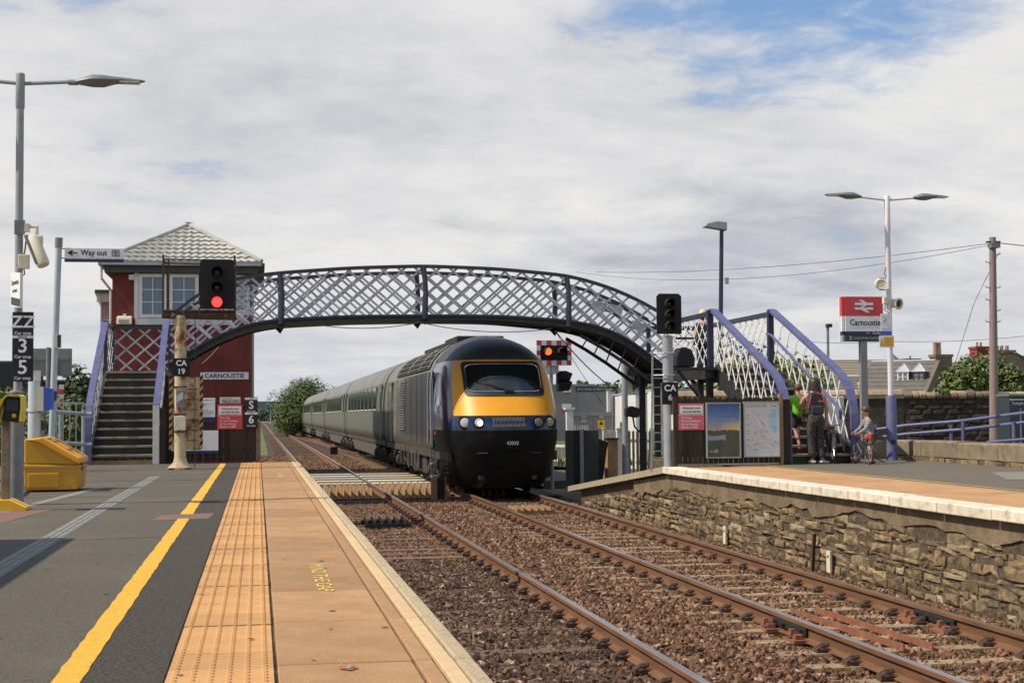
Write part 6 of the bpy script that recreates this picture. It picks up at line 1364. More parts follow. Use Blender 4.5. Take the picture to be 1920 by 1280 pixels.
# single lamp beyond the stairs and small far floodlight
t = thing('street_lamp', 'dark blue street lamp with single grey lantern behind the right stairs', 'lamp post', (14.4, 45, 0)); a, b_ = at(1352, 700, 45), at(1353, 432, 45)
MB().tube([(a.x, 45, -.2), (a.x, 45, 4.2), (b_.x, 45, b_.z)], [.09, .075, .065], 10).build('shaft', 'navy_post', t, smooth=True); q = at(1318, 424, 45); q2 = at(1361, 417, 45)
MB().prism([(q.x, 44.85, q.z-.03), (q2.x, 44.85, b_.z-.02), (q2.x, 44.85, q2.z), (b_.x-.2, 44.85, q2.z+.03), (q.x+.1, 44.85, q.z+.08)], (0, .3, 0)).build('lantern', 'galv', t, bevel=.03); MB().box(b_.x+.08, b_.x+.18, 44.9, 45, 5.9, 6.1).build('junction_box', 'galv', t)
t = thing('floodlight_mast', 'small distant floodlight mast behind the right stairs', 'lamp post', (24, 70, 0)); a = at(1552, 690, 70); b_ = at(1552, 612, 70); MB().tube([(a.x, 70, 0), (b_.x, 70, b_.z)], .07, 8).build('shaft', 'galv_dark', t); MB().box(b_.x-.12, b_.x+.12, 69.7, 70, b_.z-.05, b_.z+.12).build('lamp', 'black', t)

# ------------------------------------------------------------------ level-crossing equipment at the right of the line
WY = 40.6; a, b_ = at(1006, 685, WY), at(1071, 638, WY)
t = thing('crossing_signal', 'red and white bordered crossing light panel with left lamp lit red', 'crossing signal', (at(1038, 700, WY).x, WY, 0))
MB().box(a.x+.06, b_.x-.06, WY-.02, WY, a.z+.06, b_.z-.06).build('backboard', 'black_matt', t)
W_, H_ = b_.x-a.x, b_.z-a.z; nx, nz = 7, 5
for i in range(nx):
    for zz in (a.z, b_.z-H_/5): MB().box(a.x+i*W_/nx, a.x+(i+1)*W_/nx-.002, WY-.03, WY-.01, zz, zz+H_/5).build('border_check', 'sign_red' if i % 2 == 0 else 'sign_white', t)
for j in range(1, nz-1):
    for xx in (a.x, b_.x-W_/9): MB().box(xx, xx+W_/9, WY-.03, WY-.01, a.z+j*H_/nz, a.z+(j+1)*H_/nz-.002).build('border_check', 'sign_red' if j % 2 == 0 else 'sign_white', t)
for u, l_ in ((.33, 'wig_lit'), (.72, 'lens_dark')):
    if l_ == 'wig_lit': mk('wig_lit', (.6, .03, .01), .3, emit=(1, .10, .02), estr=2.6)
    cx, cz = a.x+u*W_, a.z+.56*H_; n = 14; m = MB(); vs = []
    for j in range(n+1): q = R(-20)+R(220)*j/n; vs += [(cx+math.cos(q)*.115, WY-.02, cz+math.sin(q)*.115), (cx+math.cos(q)*.11, WY-.02-.26, cz+math.sin(q)*.11-.02)]
    m.add(vs, [(2*j, 2*j+1, 2*j+3, 2*j+2) for j in range(n)]); h = m.build('hood', 'black_matt', t); s_ = h.modifiers.new('s', 'SOLIDIFY'); s_.thickness = .008
    MB().lathe((cx, WY-.025, cz), [(.10, 0), (.06, .02), (.01, .03)], 18, axis=(0, -1, 0)).build('lens', l_, t, smooth=True)
px = at(1035, 760, WY).x; MB().tube([(px, WY+.06, -.2), (px, WY+.06, a.z+.2)], .05, 8).build('pole', 'galv', t); MB().box(px-.2, px+.1, WY+.02, WY+.05, a.z-.25, a.z).build('back_plate', 'dirty_white', t); MB().box(px-.05, px+.22, WY+.1, WY+.3, a.z-.2, a.z).build('control_case', 'dirty_white', t)
def side_hood(t, x, y, Y, w2=.42):            # road lamp seen from the side: a black cowl
    p = at(x, y, Y); MB().prism([(p.x-.18, Y, p.z-.17), (p.x-.18, Y, p.z+.16), (p.x+.05, Y, p.z+.17), (p.x+w2, Y, p.z+.09), (p.x+w2-.02, Y, p.z+.05), (p.x+.15, Y, p.z-.15)], (0, .32, 0)).build('hood', 'black_matt', t, bevel=.02)
side_hood(t, 1058, 706, WY+.2, .25); side_hood(t, 1058, 722, WY+.2, .25)
W2 = 39.5; t = thing('crossing_signal', 'crossing light pole seen from the side with black hoods under the bridge', 'crossing signal', (at(1172, 800, W2).x, W2, 0)); px = at(1171, 700, W2).x
MB().tube([(px, W2, -.2), (px, W2, at(1171, 655, W2).z)], .085, 12).build('pole', 'grey_pole', t, smooth=True); q = at(1187, 700, W2)
MB().box(q.x-.16, q.x+.22, W2+.2, W2+.24, at(1187, 738, W2).z, at(1187, 668, W2).z).build('back_plate', 'dirty_white', t); MB().box(q.x-.13, q.x+.12, W2-.1, W2+.15, q.z-.06, q.z+.16).build('control_case', 'black', t); MB().bar((px, W2, q.z), (q.x+.1, W2, q.z+.05), .05, .05).build('arm', 'black', t)
for k in range(3): MB().tube([(q.x-.05+k*.07, W2-.05, q.z-.05), (q.x-.02+k*.05, W2-.06, q.z-.3), (q.x+.0, W2, q.z-.5)], .015, 5).build('cable', 'wire', t)
side_hood(t, 1204, 697, W2, .2); side_hood(t, 1204, 714, W2, .2)
t = thing('crossing_hood', 'large black lamp cowl seen from the side halfway up the crossing pole', 'crossing signal', (px+.3, W2-.2, 1.6)); p = at(1176, 772, W2-.2)
MB().prism([(p.x-.05, W2-.3, p.z-.10), (p.x-.05, W2-.3, p.z+.10), (p.x+.12, W2-.3, p.z+.16), (p.x+.5, W2-.3, p.z+.04), (p.x+.48, W2-.3, p.z), (p.x+.25, W2-.3, p.z-.16)], (0, .3, 0)).build('cowl', 'black_matt', t, bevel=.02); MB().tube([(p.x+.15, W2-.2, p.z-.1), (p.x+.2, W2-.2, p.z-.4), (p.x+.4, W2-.2, p.z-.6)], .025, 6).build('cable', 'wire', t)
# green-grey mesh enclosure
E0 = 38.0; a, b_ = at(1061, 903, E0), at(1122, 806, E0)
t = thing('palisade_enclosure', 'dark green palisade enclosure beside the train nose', 'fence', ((a.x+b_.x)/2, E0, 0))
n = 14
for k in range(n): x = a.x+(b_.x-.45-a.x)*k/n; MB().box(x, x+(.045 if k > 5 else .03), E0, E0+.012, -.1, b_.z).build('pale', 'fence_green', t)
MB().box(a.x, b_.x-.4, E0+.012, E0+.05, .35, .41).build('rail', 'fence_green', t); MB().box(a.x, b_.x-.4, E0+.012, E0+.05, 1.15, 1.21).build('rail', 'fence_green', t)
MB().box(b_.x-.50, b_.x-.40, E0-.02, E0+.05, -.1, b_.z+.02).build('post', 'galv', t); MB().box(b_.x-.38, b_.x, E0, E0+.35, -.1, b_.z).build('panel', 'fence_green', t)
t = thing('trackside_cabinet', 'low brown trackside cabinet and board right of the green enclosure', 'cabinet', (8.9, E0, 0)); a, b_ = at(1123, 900, E0+1), at(1141, 822, E0+1)
MB().prism([(a.x, E0+1, .0), (a.x+.1, E0+1, .0), (b_.x-.05, E0+1, .9), (b_.x, E0+1, 1.1), (a.x, E0+1, b_.z)], (0, .2, 0)).build('board', 'tar_timber', t); a = at(1140, 890, E0+1.4); MB().box(a.x, a.x+.28, E0+1.4, E0+1.8, -.1, 1.15).build('case', 'arris', t); MB().box(a.x-.02, a.x+.3, E0+1.38, E0+1.82, 1.15, 1.2).build('lid', 'tar_timber', t)
# white pickets and gates
def pickets(x0, x1, Y0, Y1, ybot, ytop, n, lab, m='fence_pale', grp='pale fences beside the crossing', zb=-.1):
    A, B = at(x0, ytop, Y0), at(x1, ytop, Y1); t = thing('pale_fence', lab, 'fence', (A.x, Y0, zb), grp)
    for k in range(n):
        p = A.lerp(B, (k+.5)/n); w2 = abs(B.x-A.x)/n*.36; MB().prism([(p.x-w2, p.y, zb), (p.x+w2, p.y, zb), (p.x+w2, p.y, p.z-.05), (p.x, p.y, p.z), (p.x-w2, p.y, p.z-.05)], (0, .02, 0)).build('pale', m, t)
    for f in (.25, .8): MB().bar((A.x, Y0+.05, zb+(A.z-zb)*f), (B.x, Y1+.05, zb+(B.z-zb)*f), .04, .09).build('rail', m, t)
    return t
pickets(1022, 1060, 56, 54, 880, 826, 14, 'pale picket fence seen between the train and the green enclosure')
pickets(1072, 1104, 50, 49, 850, 796, 7, 'white picket fence behind the top of the green enclosure')
pickets(1133, 1158, 43, 43, 890, 806, 9, 'cream gate of narrow pales left of the crossing pole')
pickets(1176, 1222, 40.5, 40, 880, 806, 6, 'brown stained pales under the footbridge leg', 'concrete')
t = thing('gate_post', 'white gate post with cap in front of the grey relay building', 'post', (at(1069, 790, 50).x, 50, 0)); a, b_ = at(1063, 800, 49.5), at(1075, 768, 49.5); MB().box(a.x, b_.x, 49.5, 49.7, -.1, b_.z).build('shaft', 'white', t); MB().box(a.x-.06, b_.x+.04, 49.45, 49.75, b_.z, b_.z+.08).build('cap', 'white', t)
for x, lab in ((1158, 'broad white gate post just left of the crossing light pole'), (1132, 'narrow cream gate post right of the brown cabinet')): 
    a, b_ = at(x, 880, 42.5), at(x+(8 if x > 1140 else 3), 804, 42.5); t = thing('gate_post', lab, 'post', (a.x, 42.5, 0)); MB().box(a.x, b_.x, 42.5, 42.62, -.1, b_.z).build('shaft', 'dirty_white' if x > 1140 else 'fence_pale', t); MB().box(a.x-.02, b_.x+.02, 42.48, 42.64, b_.z, b_.z+.03).build('cap', 'fence_pale', t)
# relay building
RY = 60; t = thing('relay_building', 'flat roofed grey relay building signed CARNOUSTIE REB', 'building', (12.5, RY, -.2)); a, b_ = at(1020, 800, RY), at(1137, 724, RY)
MB().box(a.x, b_.x, RY, RY+4, -.3, b_.z).build('wall', 'grey_paint', t); MB().box(a.x-.05, at(1116, 720, RY).x, RY-.05, RY+4, b_.z, b_.z+.1).build('roof', 'grey_paint', t)
c = at(1082, 700, RY).x; MB().box(c-.006, c+.006, RY-.012, RY, -.2, b_.z-.3).build('panel_seam', 'galv_dark', t); s0, s1 = at(1080, 734, RY), at(1135, 725, RY)
sgn = MB().box(s0.x, s1.x, RY-.04, RY-.01, s0.z, s1.z).build('sign_panel', 'black', t); MB().box(s0.x+.04, s1.x-.04, RY-.047, RY-.038, s0.z+.04, s1.z-.04).build('sign_face', 'galv', t); text('CARNOUSTIE REB', t, ((s0.x+s1.x)/2, RY-.05, (s0.z+s1.z)/2), .165, sx=.85, bold=.004)
a, b_ = at(1054, 773, RY), at(1071, 757, RY); MB().box(a.x, b_.x, RY-.02, RY, a.z, b_.z).build('warning_panel', 'sign_white', t); MB().box(a.x, b_.x-.2, RY-.024, RY, a.z, a.z+.15).build('warning_band', 'sign_red', t); MB().box(at(1057, 736, RY).x, at(1069, 736, RY).x, RY-.15, RY, at(0, 736, RY).z-.1, at(0, 724, RY).z).build('lamp_box', 'cream', t)
RY = 57; t = thing('equipment_cabinet', 'double door grey equipment cabinet in front of the relay building', 'cabinet', (13.5, RY, -.2)); a, b_ = at(1075, 840, RY), at(1149, 772, RY)
MB().box(a.x, b_.x-.03, RY, RY+1.2, -.3, b_.z-.15).build('case', 'grey_paint', t); MB().box(a.x-.06, b_.x+.04, RY-.06, RY+1.26, b_.z-.15, b_.z).build('roof', 'grey_paint', t)
c = at(1112, 800, RY).x; 
for x0, x1 in ((a.x+.08, c-.01), (c+.01, b_.x-.15)): MB().box(x0, x1, RY-.02, RY, -.1, b_.z-.28).build('door', 'galv_dark', t)
y_ = at(1127, 795, RY); MB().box(y_.x-.14, y_.x+.14, RY-.03, RY-.018, y_.z-.15, y_.z+.16).build('hazard_sign', 'sign_yellow', t); MB().prism([(y_.x-.09, RY-.034, y_.z-.02), (y_.x+.09, RY-.034, y_.z-.02), (y_.x, RY-.034, y_.z+.13)], (0, .003, 0)).build('triangle', 'text_black', t)
for x, y in ((1094, 789), (1094, 781), (1127, 781)): p = at(x, y, RY); MB().box(p.x-.1, p.x+.1, RY-.028, RY-.018, p.z-.06, p.z+.06).build('label_plate', 'lead', t)
# white site cabins / vans
def cabin(x0, x1, y0, y1, Y, lab, d=2.5):
    a, b_ = at(x0, y1, Y), at(x1, y0, Y); t = thing('site_cabin', lab, 'cabin', (a.x, Y, -.2), 'white cabins beyond the crossing'); MB().box(a.x, b_.x, Y, Y+d, -.3, b_.z).build('body', 'white', t, bevel=.04); MB().box(a.x+.1, b_.x-.1, Y-.02, Y, a.z+.1, b_.z-.35).build('panel', 'dirty_white', t); MB().box(a.x-.03, b_.x+.03, Y-.03, Y+d, b_.z, b_.z+.06).build('roof', 'lead', t); return t
cabin(1139, 1180, 731, 800, 66, 'white cabin right of the grey relay building, behind the crossing pole')
cabin(1176, 1199, 740, 790, 58, 'white cabin with grey top between crossing pole and bridge leg'); cabin(1191, 1214, 738, 765, 55, 'low white cabin just left of the dark bridge leg'); cabin(1224, 1330, 731, 790, 68, 'long white cabin seen beneath the right bridge landing', 4)
t = thing('street_lamp', 'small black arm lamp on the white cabin', 'lamp', (15, 65.8, 2)); a = at(1155, 736, 65.7); MB().tube([(a.x-.15, 65.9, a.z+.1), (a.x, 65.7, a.z+.15), (a.x+.03, 65.7, a.z-.1)], .05, 6).build('arm', 'black', t)
# ------------------------------------------------------------------ houses behind the wall
def hpt(x, y, Y): return at(x, y, Y)
def pitched(name, lab, x0, x1, yeave, yridge, Y, depth, wall='house_stone', roofm='slate', courses=8, grp=None, zb=0, cat='house', gable=True):
    A, B = at(x0, yeave, Y), at(x1, yeave, Y); ze = (A.z+B.z)/2; rzz = at((x0+x1)/2, yridge, Y+depth/2).z
    t = thing(name, lab, cat, ((A.x+B.x)/2, Y, zb), grp)
    MB().prism([(A.x, Y, zb-.3), (A.x, Y+depth, zb-.3), (A.x, Y+depth, ze), (A.x, Y+depth/2, rzz-.1), (A.x, Y, ze)], (B.x-A.x, 0, 0)).build('wall', wall, t)
    rf = MB()
    rf.prism([(A.x-.1, Y+depth/2, rzz), (A.x-.1, Y+depth+.2, ze-.05), (A.x-.1, Y+depth+.2, ze-.17), (A.x-.1, Y+depth/2, rzz-.12)], (B.x-A.x+.2, 0, 0)); rf = rf.build('roof', roofm, t)
    for k in range(courses):
        f0, f1 = k/courses, (k+1)/courses; y0, z0 = Y-.25+(depth/2+.25)*f0, ze-.1+(rzz-ze+.1)*f0; y1, z1 = Y-.25+(depth/2+.25)*f1, ze-.1+(rzz-ze+.1)*f1
        MB().prism([(A.x-.1, y0, z0-.02), (A.x-.1, y0, z0+.09), (A.x-.1, y1+.02, z1+.035), (A.x-.1, y1+.02, z1-.08)], (B.x-A.x+.2, 0, 0)).build('roof_course', roofm, rf)
    MB().box(A.x-.1, B.x+.1, Y+depth/2-.12, Y+depth/2+.12, rzz-.02, rzz+.09).build('ridge', roofm, rf)
    return t, A, B, ze, rzz
def chimney(t, x0, x1, ytop, ybot, Y, pots, m='house_stone', d=.9, poth=.35, potr=.11):
    a, b_ = at(x0, ybot, Y), at(x1, ytop, Y); st = MB(); st.box(a.x, b_.x, Y, Y+d, a.z, b_.z-.12); st.box(a.x-.08, b_.x+.08, Y-.08, Y+d+.08, b_.z-.22, b_.z); st = st.build('chimney', m, t)
    for px in pots: p = at(px, ytop, Y); MB().lathe((p.x, Y+d/2, b_.z-.01), [(potr, 0), (potr*.85, poth*.9), (potr, poth*.92), (potr, poth)], 10).build('pot', 'clay', st)
def dormer(t, x0, x1, ysill, yeave, yapex, Y, d=2.2, roofm='lead', dark='house_stone'):
    a, b_ = at(x0, ysill, Y), at(x1, yeave, Y); zr = at(x0, yapex, Y+.6).z; ze = b_.z; cx = (a.x+b_.x)/2; w2 = (b_.x-a.x)/2
    dm = MB().box(a.x+.06, b_.x-.06, Y+.06, Y+d, a.z-.1, ze).build('dormer', dark, t)
    MB().add([(a.x-.1, Y-.1, ze), (b_.x+.1, Y-.1, ze), (b_.x+.1, Y+d+.4, ze), (a.x-.1, Y+d+.4, ze), (cx, Y+w2*.9, zr), (cx, Y+d+.4, zr)], [(0, 1, 4), (1, 2, 5, 4), (0, 4, 5, 3), (3, 2, 1, 0)]).build('roof', roofm, dm)
    for q in ((a.x-.1, ze), (b_.x+.1, ze)): MB().tube([(q[0], Y-.1, q[1]+.03), (cx, Y+w2*.9, zr+.03)], .05, 5).build('hip', 'lead', dm)
    casement2(a.x, b_.x, a.z, ze-.04, dm, Y)
def casement2(x0, x1, z0, z1, parent, Y, nx=2):
    m = MB(); f_ = max(.07, (x1-x0)*.09)
    m.box(x0, x0+f_, Y-.03, Y+.05, z0, z1); m.box(x1-f_, x1, Y-.03, Y+.05, z0, z1); m.box(x0+f_, x1-f_, Y-.03, Y+.05, z0, z0+f_); m.box(x0+f_, x1-f_, Y-.03, Y+.05, z1-f_, z1)
    for i in range(1, nx): xx = x0+(x1-x0)*i/nx; m.box(xx-f_/2, xx+f_/2, Y-.03, Y+.04, z0+f_, z1-f_)
    m.box(x0+f_, x1-f_, Y-.02, Y+.03, (z0+z1)/2-.03, (z0+z1)/2+.03)
    MB().box(x0+f_, x1-f_, Y, Y+.03, z0+f_, z1-f_).build('pane', 'house_glass', m.build('window', 'white', parent))
HA = R(38); HU, HV = Vector((math.cos(HA), -math.sin(HA), 0)), Vector((math.sin(HA), math.cos(HA), 0))
def rhouse(name, lab, px, py, Y, ln, S, H, roofm='slate', courses=8, cat='house', wall='house_stone'):
    """house turned 38 degrees to the line: front slope faces left, near gable faces right; frame (u back along the eave, v up the slope)"""
    O = at(px, py, Y); t = thing(name, lab, cat, (O.x, Y, 0)); P = lambda u, v, z: O-HU*u+HV*v+Vector((0, 0, z))
    zb = -O.z-.3; MB().prism([P(0, 0, zb), P(0, 2*S, zb), P(0, 2*S, 0), P(0, S, H), P(0, 0, 0)], -HU*ln).build('wall', wall, t)
    rf = MB().prism([P(.05, 2*S+.2, -.1), P(.05, S, H), P(.05, S, H+.1), P(.05, 2*S+.2, .0)], -HU*ln).build('roof', roofm, t)
    for k in range(courses):
        f0, f1 = k/courses, (k+1)/courses; MB().prism([P(.2, -.25+(S+.25)*f0, -.14+(H+.14)*f0), P(.2, -.25+(S+.25)*f1, -.14+(H+.14)*f1), P(.2, -.25+(S+.25)*f1, -.06+(H+.14)*f1), P(.2, -.25+(S+.25)*f0, .02+(H+.14)*f0)], -HU*(ln-.2)).build('roof_course', roofm, rf)
    MB().tube([P(0, S, H+.08), P(ln, S, H+.08)], .10, 6).build('ridge', 'lead', rf); MB().prism([P(-.06, -.2, -.15), P(-.06, S, H+.02), P(-.06, S, H+.2), P(-.06, -.2, .08)], -HU*.28).build('skew', wall, t)
    MB().tube([P(.1, -.3, -.12), P(ln, -.3, -.12)], .06, 6).build('gutter', 'dirty_white', t)
    return t, P, S, H
def rdormer(fr_, u, v, w_, h, rh, dark='house_stone', white='white'):
    t, P, S, H = fr_; z0 = H*v/S-.05; zt = z0+h; v1 = min(S, S*zt/H)+.2; h2 = w_/2; e = .10
    dm = MB().prism([P(u-h2+.05, v+.05, z0-.2), P(u-h2+.05, v1, zt), P(u-h2+.05, v+.05, zt)], -HU*(w_-.1)).build('dormer', dark, t)
    vr = min(S, S*(zt+rh)/H)+.15
    MB().add([P(u-h2-e, v-e, zt), P(u+h2+e, v-e, zt), P(u+h2+e, v1+.3, zt), P(u-h2-e, v1+.3, zt), P(u, v+h2*.9, zt+rh), P(u, vr, zt+rh)], [(1, 0, 4), (0, 3, 5, 4), (2, 1, 4, 5), (0, 1, 2, 3)]).build('roof', 'lead', dm)
    for q in (-1, 1): MB().tube([P(u+q*(h2+e), v-e, zt+.02), P(u, v+h2*.9, zt+rh+.03)], .035, 5).build('hip', 'white', dm)
    m = MB(); f_ = w_*.11
    for q in (u-h2, u-f_/2, u+h2-f_): m.prism([P(q, v-.03, z0), P(q+f_, v-.03, z0), P(q+f_, v-.03, zt), P(q, v-.03, zt)], HV*.08)
    for za, zb_ in ((z0, z0+f_), (zt-f_, zt), ((z0+zt)/2-.02, (z0+zt)/2+.02)): m.prism([P(u-h2+f_, v-.02, za), P(u+h2-f_, v-.02, za), P(u+h2-f_, v-.02, zb_), P(u-h2+f_, v-.02, zb_)], HV*.07)
    w = m.build('window', white, dm); MB().prism([P(u-h2+f_, v+.01, z0+f_), P(u+h2-f_, v+.01, z0+f_), P(u+h2-f_, v+.01, zt-f_), P(u-h2+f_, v+.01, zt-f_)], HV*.02).build('pane', 'house_glass', w)
t, A, B, ze, rz_ = pitched('terrace_house', 'long terrace with wide brown tiled roof behind the station sign', 1440, 1850, 742, 676, 150, 24, 'house_pale', 'pantile', 13)
chimney(t, 1699, 1726, 672, 690, 155, [1712], 'brick_dark', 1.5); chimney(t, 1640, 1655, 688, 722, 146, [1648], 'brick_dark', poth=.3)
MB().prism([at(1672, 660, 152), at(1676, 674, 152), at(1690, 676, 152), at(1680, 668, 152)], (0, .3, 0)).build('aerial', 'lead', t)
f_ = rhouse('dormer_house', 'slate roofed cottage with small white bay dormers below the terrace, left of the lamp post', 1672, 742, 128, 6, 4, 1.9)
rdormer(f_, 1.75, 1.0, .85, .68, .55); rdormer(f_, 2.95, 1.0, .8, .68, .55)
f_ = rhouse('dormer_house', 'stone house with two dormers and a tall twin pot chimney', 1736, 739, 110, 5.6, 5.2, 2.75)
rdormer(f_, 1.0, 2.0, .9, .84, .62, white='brick_dark'); rdormer(f_, 2.25, 2.0, .9, .84, .62); chimney(f_[0], 1756, 1785, 664, 706, 114, [1760, 1766.5], 'house_stone', 1.2, 1.0, .2)
f_ = rhouse('cottage', 'cottage with brown tiled roof between the chimney house and the tree', 1838, 740, 90, 3.2, 5.8, 1.6, 'pantile', 8)
f_ = rhouse('bay_house', 'house with a pale bay dormer and dark red chimney behind the tree', 1884, 744, 120, 6, 5.4, 3.2)
rdormer(f_, 3.0, 2.2, 1.0, 1.05, .65, 'chimney_red'); chimney(f_[0], 1832, 1862, 649, 672, 123, [1839, 1846], 'chimney_red', 1.4, .4)
# gable end house at the right edge
GY = 115; t = thing('gable_house', 'dark stone gable house with one white framed window at the right edge', 'house', (at(1895, 740, GY).x, GY, 0))
P = [at(1862, 760, GY), at(1990, 760, GY), at(1990, 715, GY), at(1905, 664, GY), at(1872, 664, GY), at(1862, 672, GY)]; MB().prism([(p.x, GY, p.z if i > 1 else -.3) for i, p in enumerate(P)], (0, 2.8, 0)).build('wall', 'house_stone', t)
a, b_, c_ = at(1903, 662, GY), at(1992, 714, GY), at(1992, 700, GY); MB().prism([(a.x, GY-.1, a.z), (b_.x, GY-.1, b_.z), (b_.x, GY-.1, b_.z+.15), (a.x, GY-.1, a.z+.12)], (0, 3, 0)).build('roof', 'slate', t)
chimney(t, 1873, 1903, 656, 668, GY+.3, [1878, 1887, 1897], 'house_stone', 1.6, .4, .16); a, b_ = at(1895, 709, GY-.03), at(1908, 686, GY-.03); casement2(a.x, b_.x, a.z, b_.z, t, GY-.03, 1)
t, A, B, ze, rz_ = pitched('rear_house', 'slate roof seen at the far right edge behind the gable house', 1890, 1990, 700, 668, 140, 9, 'house_stone', 'slate', 5)

# ------------------------------------------------------------------ trees and bushes
def crown_mesh(m, c, rad, n, leaf, seed, clumps=16, flat=.8):
    r = random.Random(seed); cl = []
    for k in range(clumps):                     # clumps spread evenly round the crown, uneven in reach and size
        zz = 1-1.75*(k+.5)/clumps; ph = k*2.39996+r.uniform(-.35, .35); q = math.sqrt(max(0, 1-zz*zz)); s = r.uniform(.52, .84) if k % 4 else r.uniform(.1, .5)
        cl.append((Vector(c)+Vector((math.cos(ph)*q*rad[0], math.sin(ph)*q*rad[1], zz*rad[2]))*s, r.uniform(.26, .46)))
    for k in range(n):
        cc, cr = cl[r.randrange(clumps)]
        d = Vector((r.gauss(0, 1), r.gauss(0, 1), r.gauss(0, 1))).normalized()*(r.random()**.35)
        p = cc+Vector((d.x*rad[0]*cr, d.y*rad[1]*cr, d.z*rad[2]*cr))
        nrm = (d+Vector((r.uniform(-.6, .6), r.uniform(-.6, .6), r.uniform(-.2, .9)))).normalized()
        a = nrm.cross(Vector((r.uniform(-1, 1), r.uniform(-1, 1), r.uniform(-1, 1)))).normalized(); b = nrm.cross(a)
        s = leaf*r.uniform(.6, 1.3); m.add([p-a*s*.5, p+b*s*.32, p+a*s*.55, p-b*s*.30+nrm*s*.12], [(0, 1, 2, 3)], r.choice((0, 0, 1)))
    return cl
def tree(lab, base, h, rad, n, leaf, seed, mats=('leaf', 'leaf_dark'), name='tree', cat='tree', grp=None, trunk=.2, clumps=16):
    t = thing(name, lab, cat, base, grp); bx, by, bz = base; c = (bx, by, bz+h-rad[2]*1.0); m = MB(); cl = crown_mesh(m, c, rad, n, leaf, seed, clumps); m.build('crown', list(mats), t)
    tr_ = MB(); tr_.tube([(bx, by, bz-.3), (bx+.03*h*.2, by, bz+(h-rad[2]*2)*.6), (c[0], c[1], c[2]-rad[2]*.2), (c[0], c[1], c[2]+rad[2]*.4)], [trunk, trunk*.8, trunk*.5, trunk*.2], 8)
    for p, cr in cl[:8]: q = Vector((bx, by, min(c[2]-rad[2]*.5, p.z-.3))); tr_.tube([q, q.lerp(p, .55)+Vector((0, 0, .05*h)), p], [trunk*.4, trunk*.25, trunk*.08], 5)
    tr_.build('trunk', 'bark', t); return t
a = at(575, 790, 150); tree('big dark green round headed tree beyond the train tail', (a.x-.3, 150, -.2), at(578, 706, 150).z+.3, (3.2, 3.2, 3.6), 26000, .19, 1, ('leaf', 'leaf_hazed'), clumps=44, trunk=.35)
a = at(545, 790, 158); tree('lower green tree on the left shoulder of the big round tree', (a.x, 158, -.2), at(545, 738, 158).z+.2, (1.9, 2.5, 2.3), 10000, .19, 2, ('leaf', 'leaf_hazed'), clumps=24)
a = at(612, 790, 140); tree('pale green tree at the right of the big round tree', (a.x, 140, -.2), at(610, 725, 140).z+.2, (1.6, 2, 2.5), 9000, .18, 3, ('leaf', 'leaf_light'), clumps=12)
a = at(690, 760, 120); tree('thin tree top showing over the roof of the coaches', (a.x, 120, -.2), at(692, 693, 120).z+.1, (.9, 1.2, 1.6), 500, .4, 4, clumps=9)
for k, (x, y, Y, r_) in enumerate(((1132, 712, 95, .8), (1150, 708, 95, 1.2), (1185, 706, 100, 1.6), (1222, 700, 100, 1.6), (1262, 704, 92, 2.0), (1300, 700, 92, 2.0), (1096, 713, 90, .5))):
    a = at(x, 790, Y); tree(('small', 'young', 'leafy', 'broad', 'dense', 'spreading', 'tiny')[k]+' tree beyond the white cabins '+('above the relay building corner', 'left of the crossing pole', 'right of the crossing pole', 'behind the bridge leg', 'below the bridge landing', 'behind the landing posts', 'over the relay building roof')[k], (a.x, Y, 0), at(x, y, Y).z, (r_, r_, r_*1.1), int(700*r_), .3, 30+k, ('leaf', 'leaf_light') if k % 2 else ('leaf', 'leaf_dark'), clumps=10, trunk=.1)
for k, (x, y, Y, r_) in enumerate(((1405, 610, 60, 2.0), (1470, 640, 62, 1.9), (1518, 668, 64, 1.5))):
    a = at(x, 790, Y); tree('open branched tree seen through the stair lattice, '+('nearest the landing', 'middle of three', 'lowest, by the handrail')[k], (a.x, Y, 0), at(x, y, Y).z, (r_, r_, r_*1.25), int(620*r_), .26, 50+k, ('leaf', 'leaf_light'), clumps=13, trunk=.10, grp='trees behind the right stairs')
a = at(1842, 735, 46); tree('bushy sycamore rising over the wall beside the telegraph pole', (a.x, 46, .3), at(1845, 672, 46).z, (1.3, 1.1, 1.15), 6500, .12, 60, ('leaf', 'leaf_light'), clumps=30, trunk=.12)
a = at(1885, 720, 45.5); tree('outer leafy sycamore boughs right of the telegraph pole', (a.x, 45.5, .3), at(1888, 686, 45.5).z, (.75, .8, .8), 2400, .125, 61, ('leaf', 'leaf_light'), clumps=13, trunk=.08)
a = at(1795, 730, 46); tree('low sycamore bough over the wall left of the telegraph pole', (a.x, 46, .3), at(1795, 700, 46).z, (.65, .8, .6), 1600, .12, 62, ('leaf', 'leaf_light'), clumps=11, trunk=.06)
for k, (x, y, lab) in enumerate(((1768, 735, 'small green tuft growing on the wall cope, left one'), (1912, 728, 'small green tuft growing on the wall cope at the right edge'))):
    p = at(x, y, 40.1); m = MB(); crown_mesh(m, (p.x, 40.1, p.z), (.35, .2, .16), 160, .1, 70+k, 6); tag(m.build('wall_plant', ['leaf', 'leaf_light']), lab, 'plant', 'wall plants')
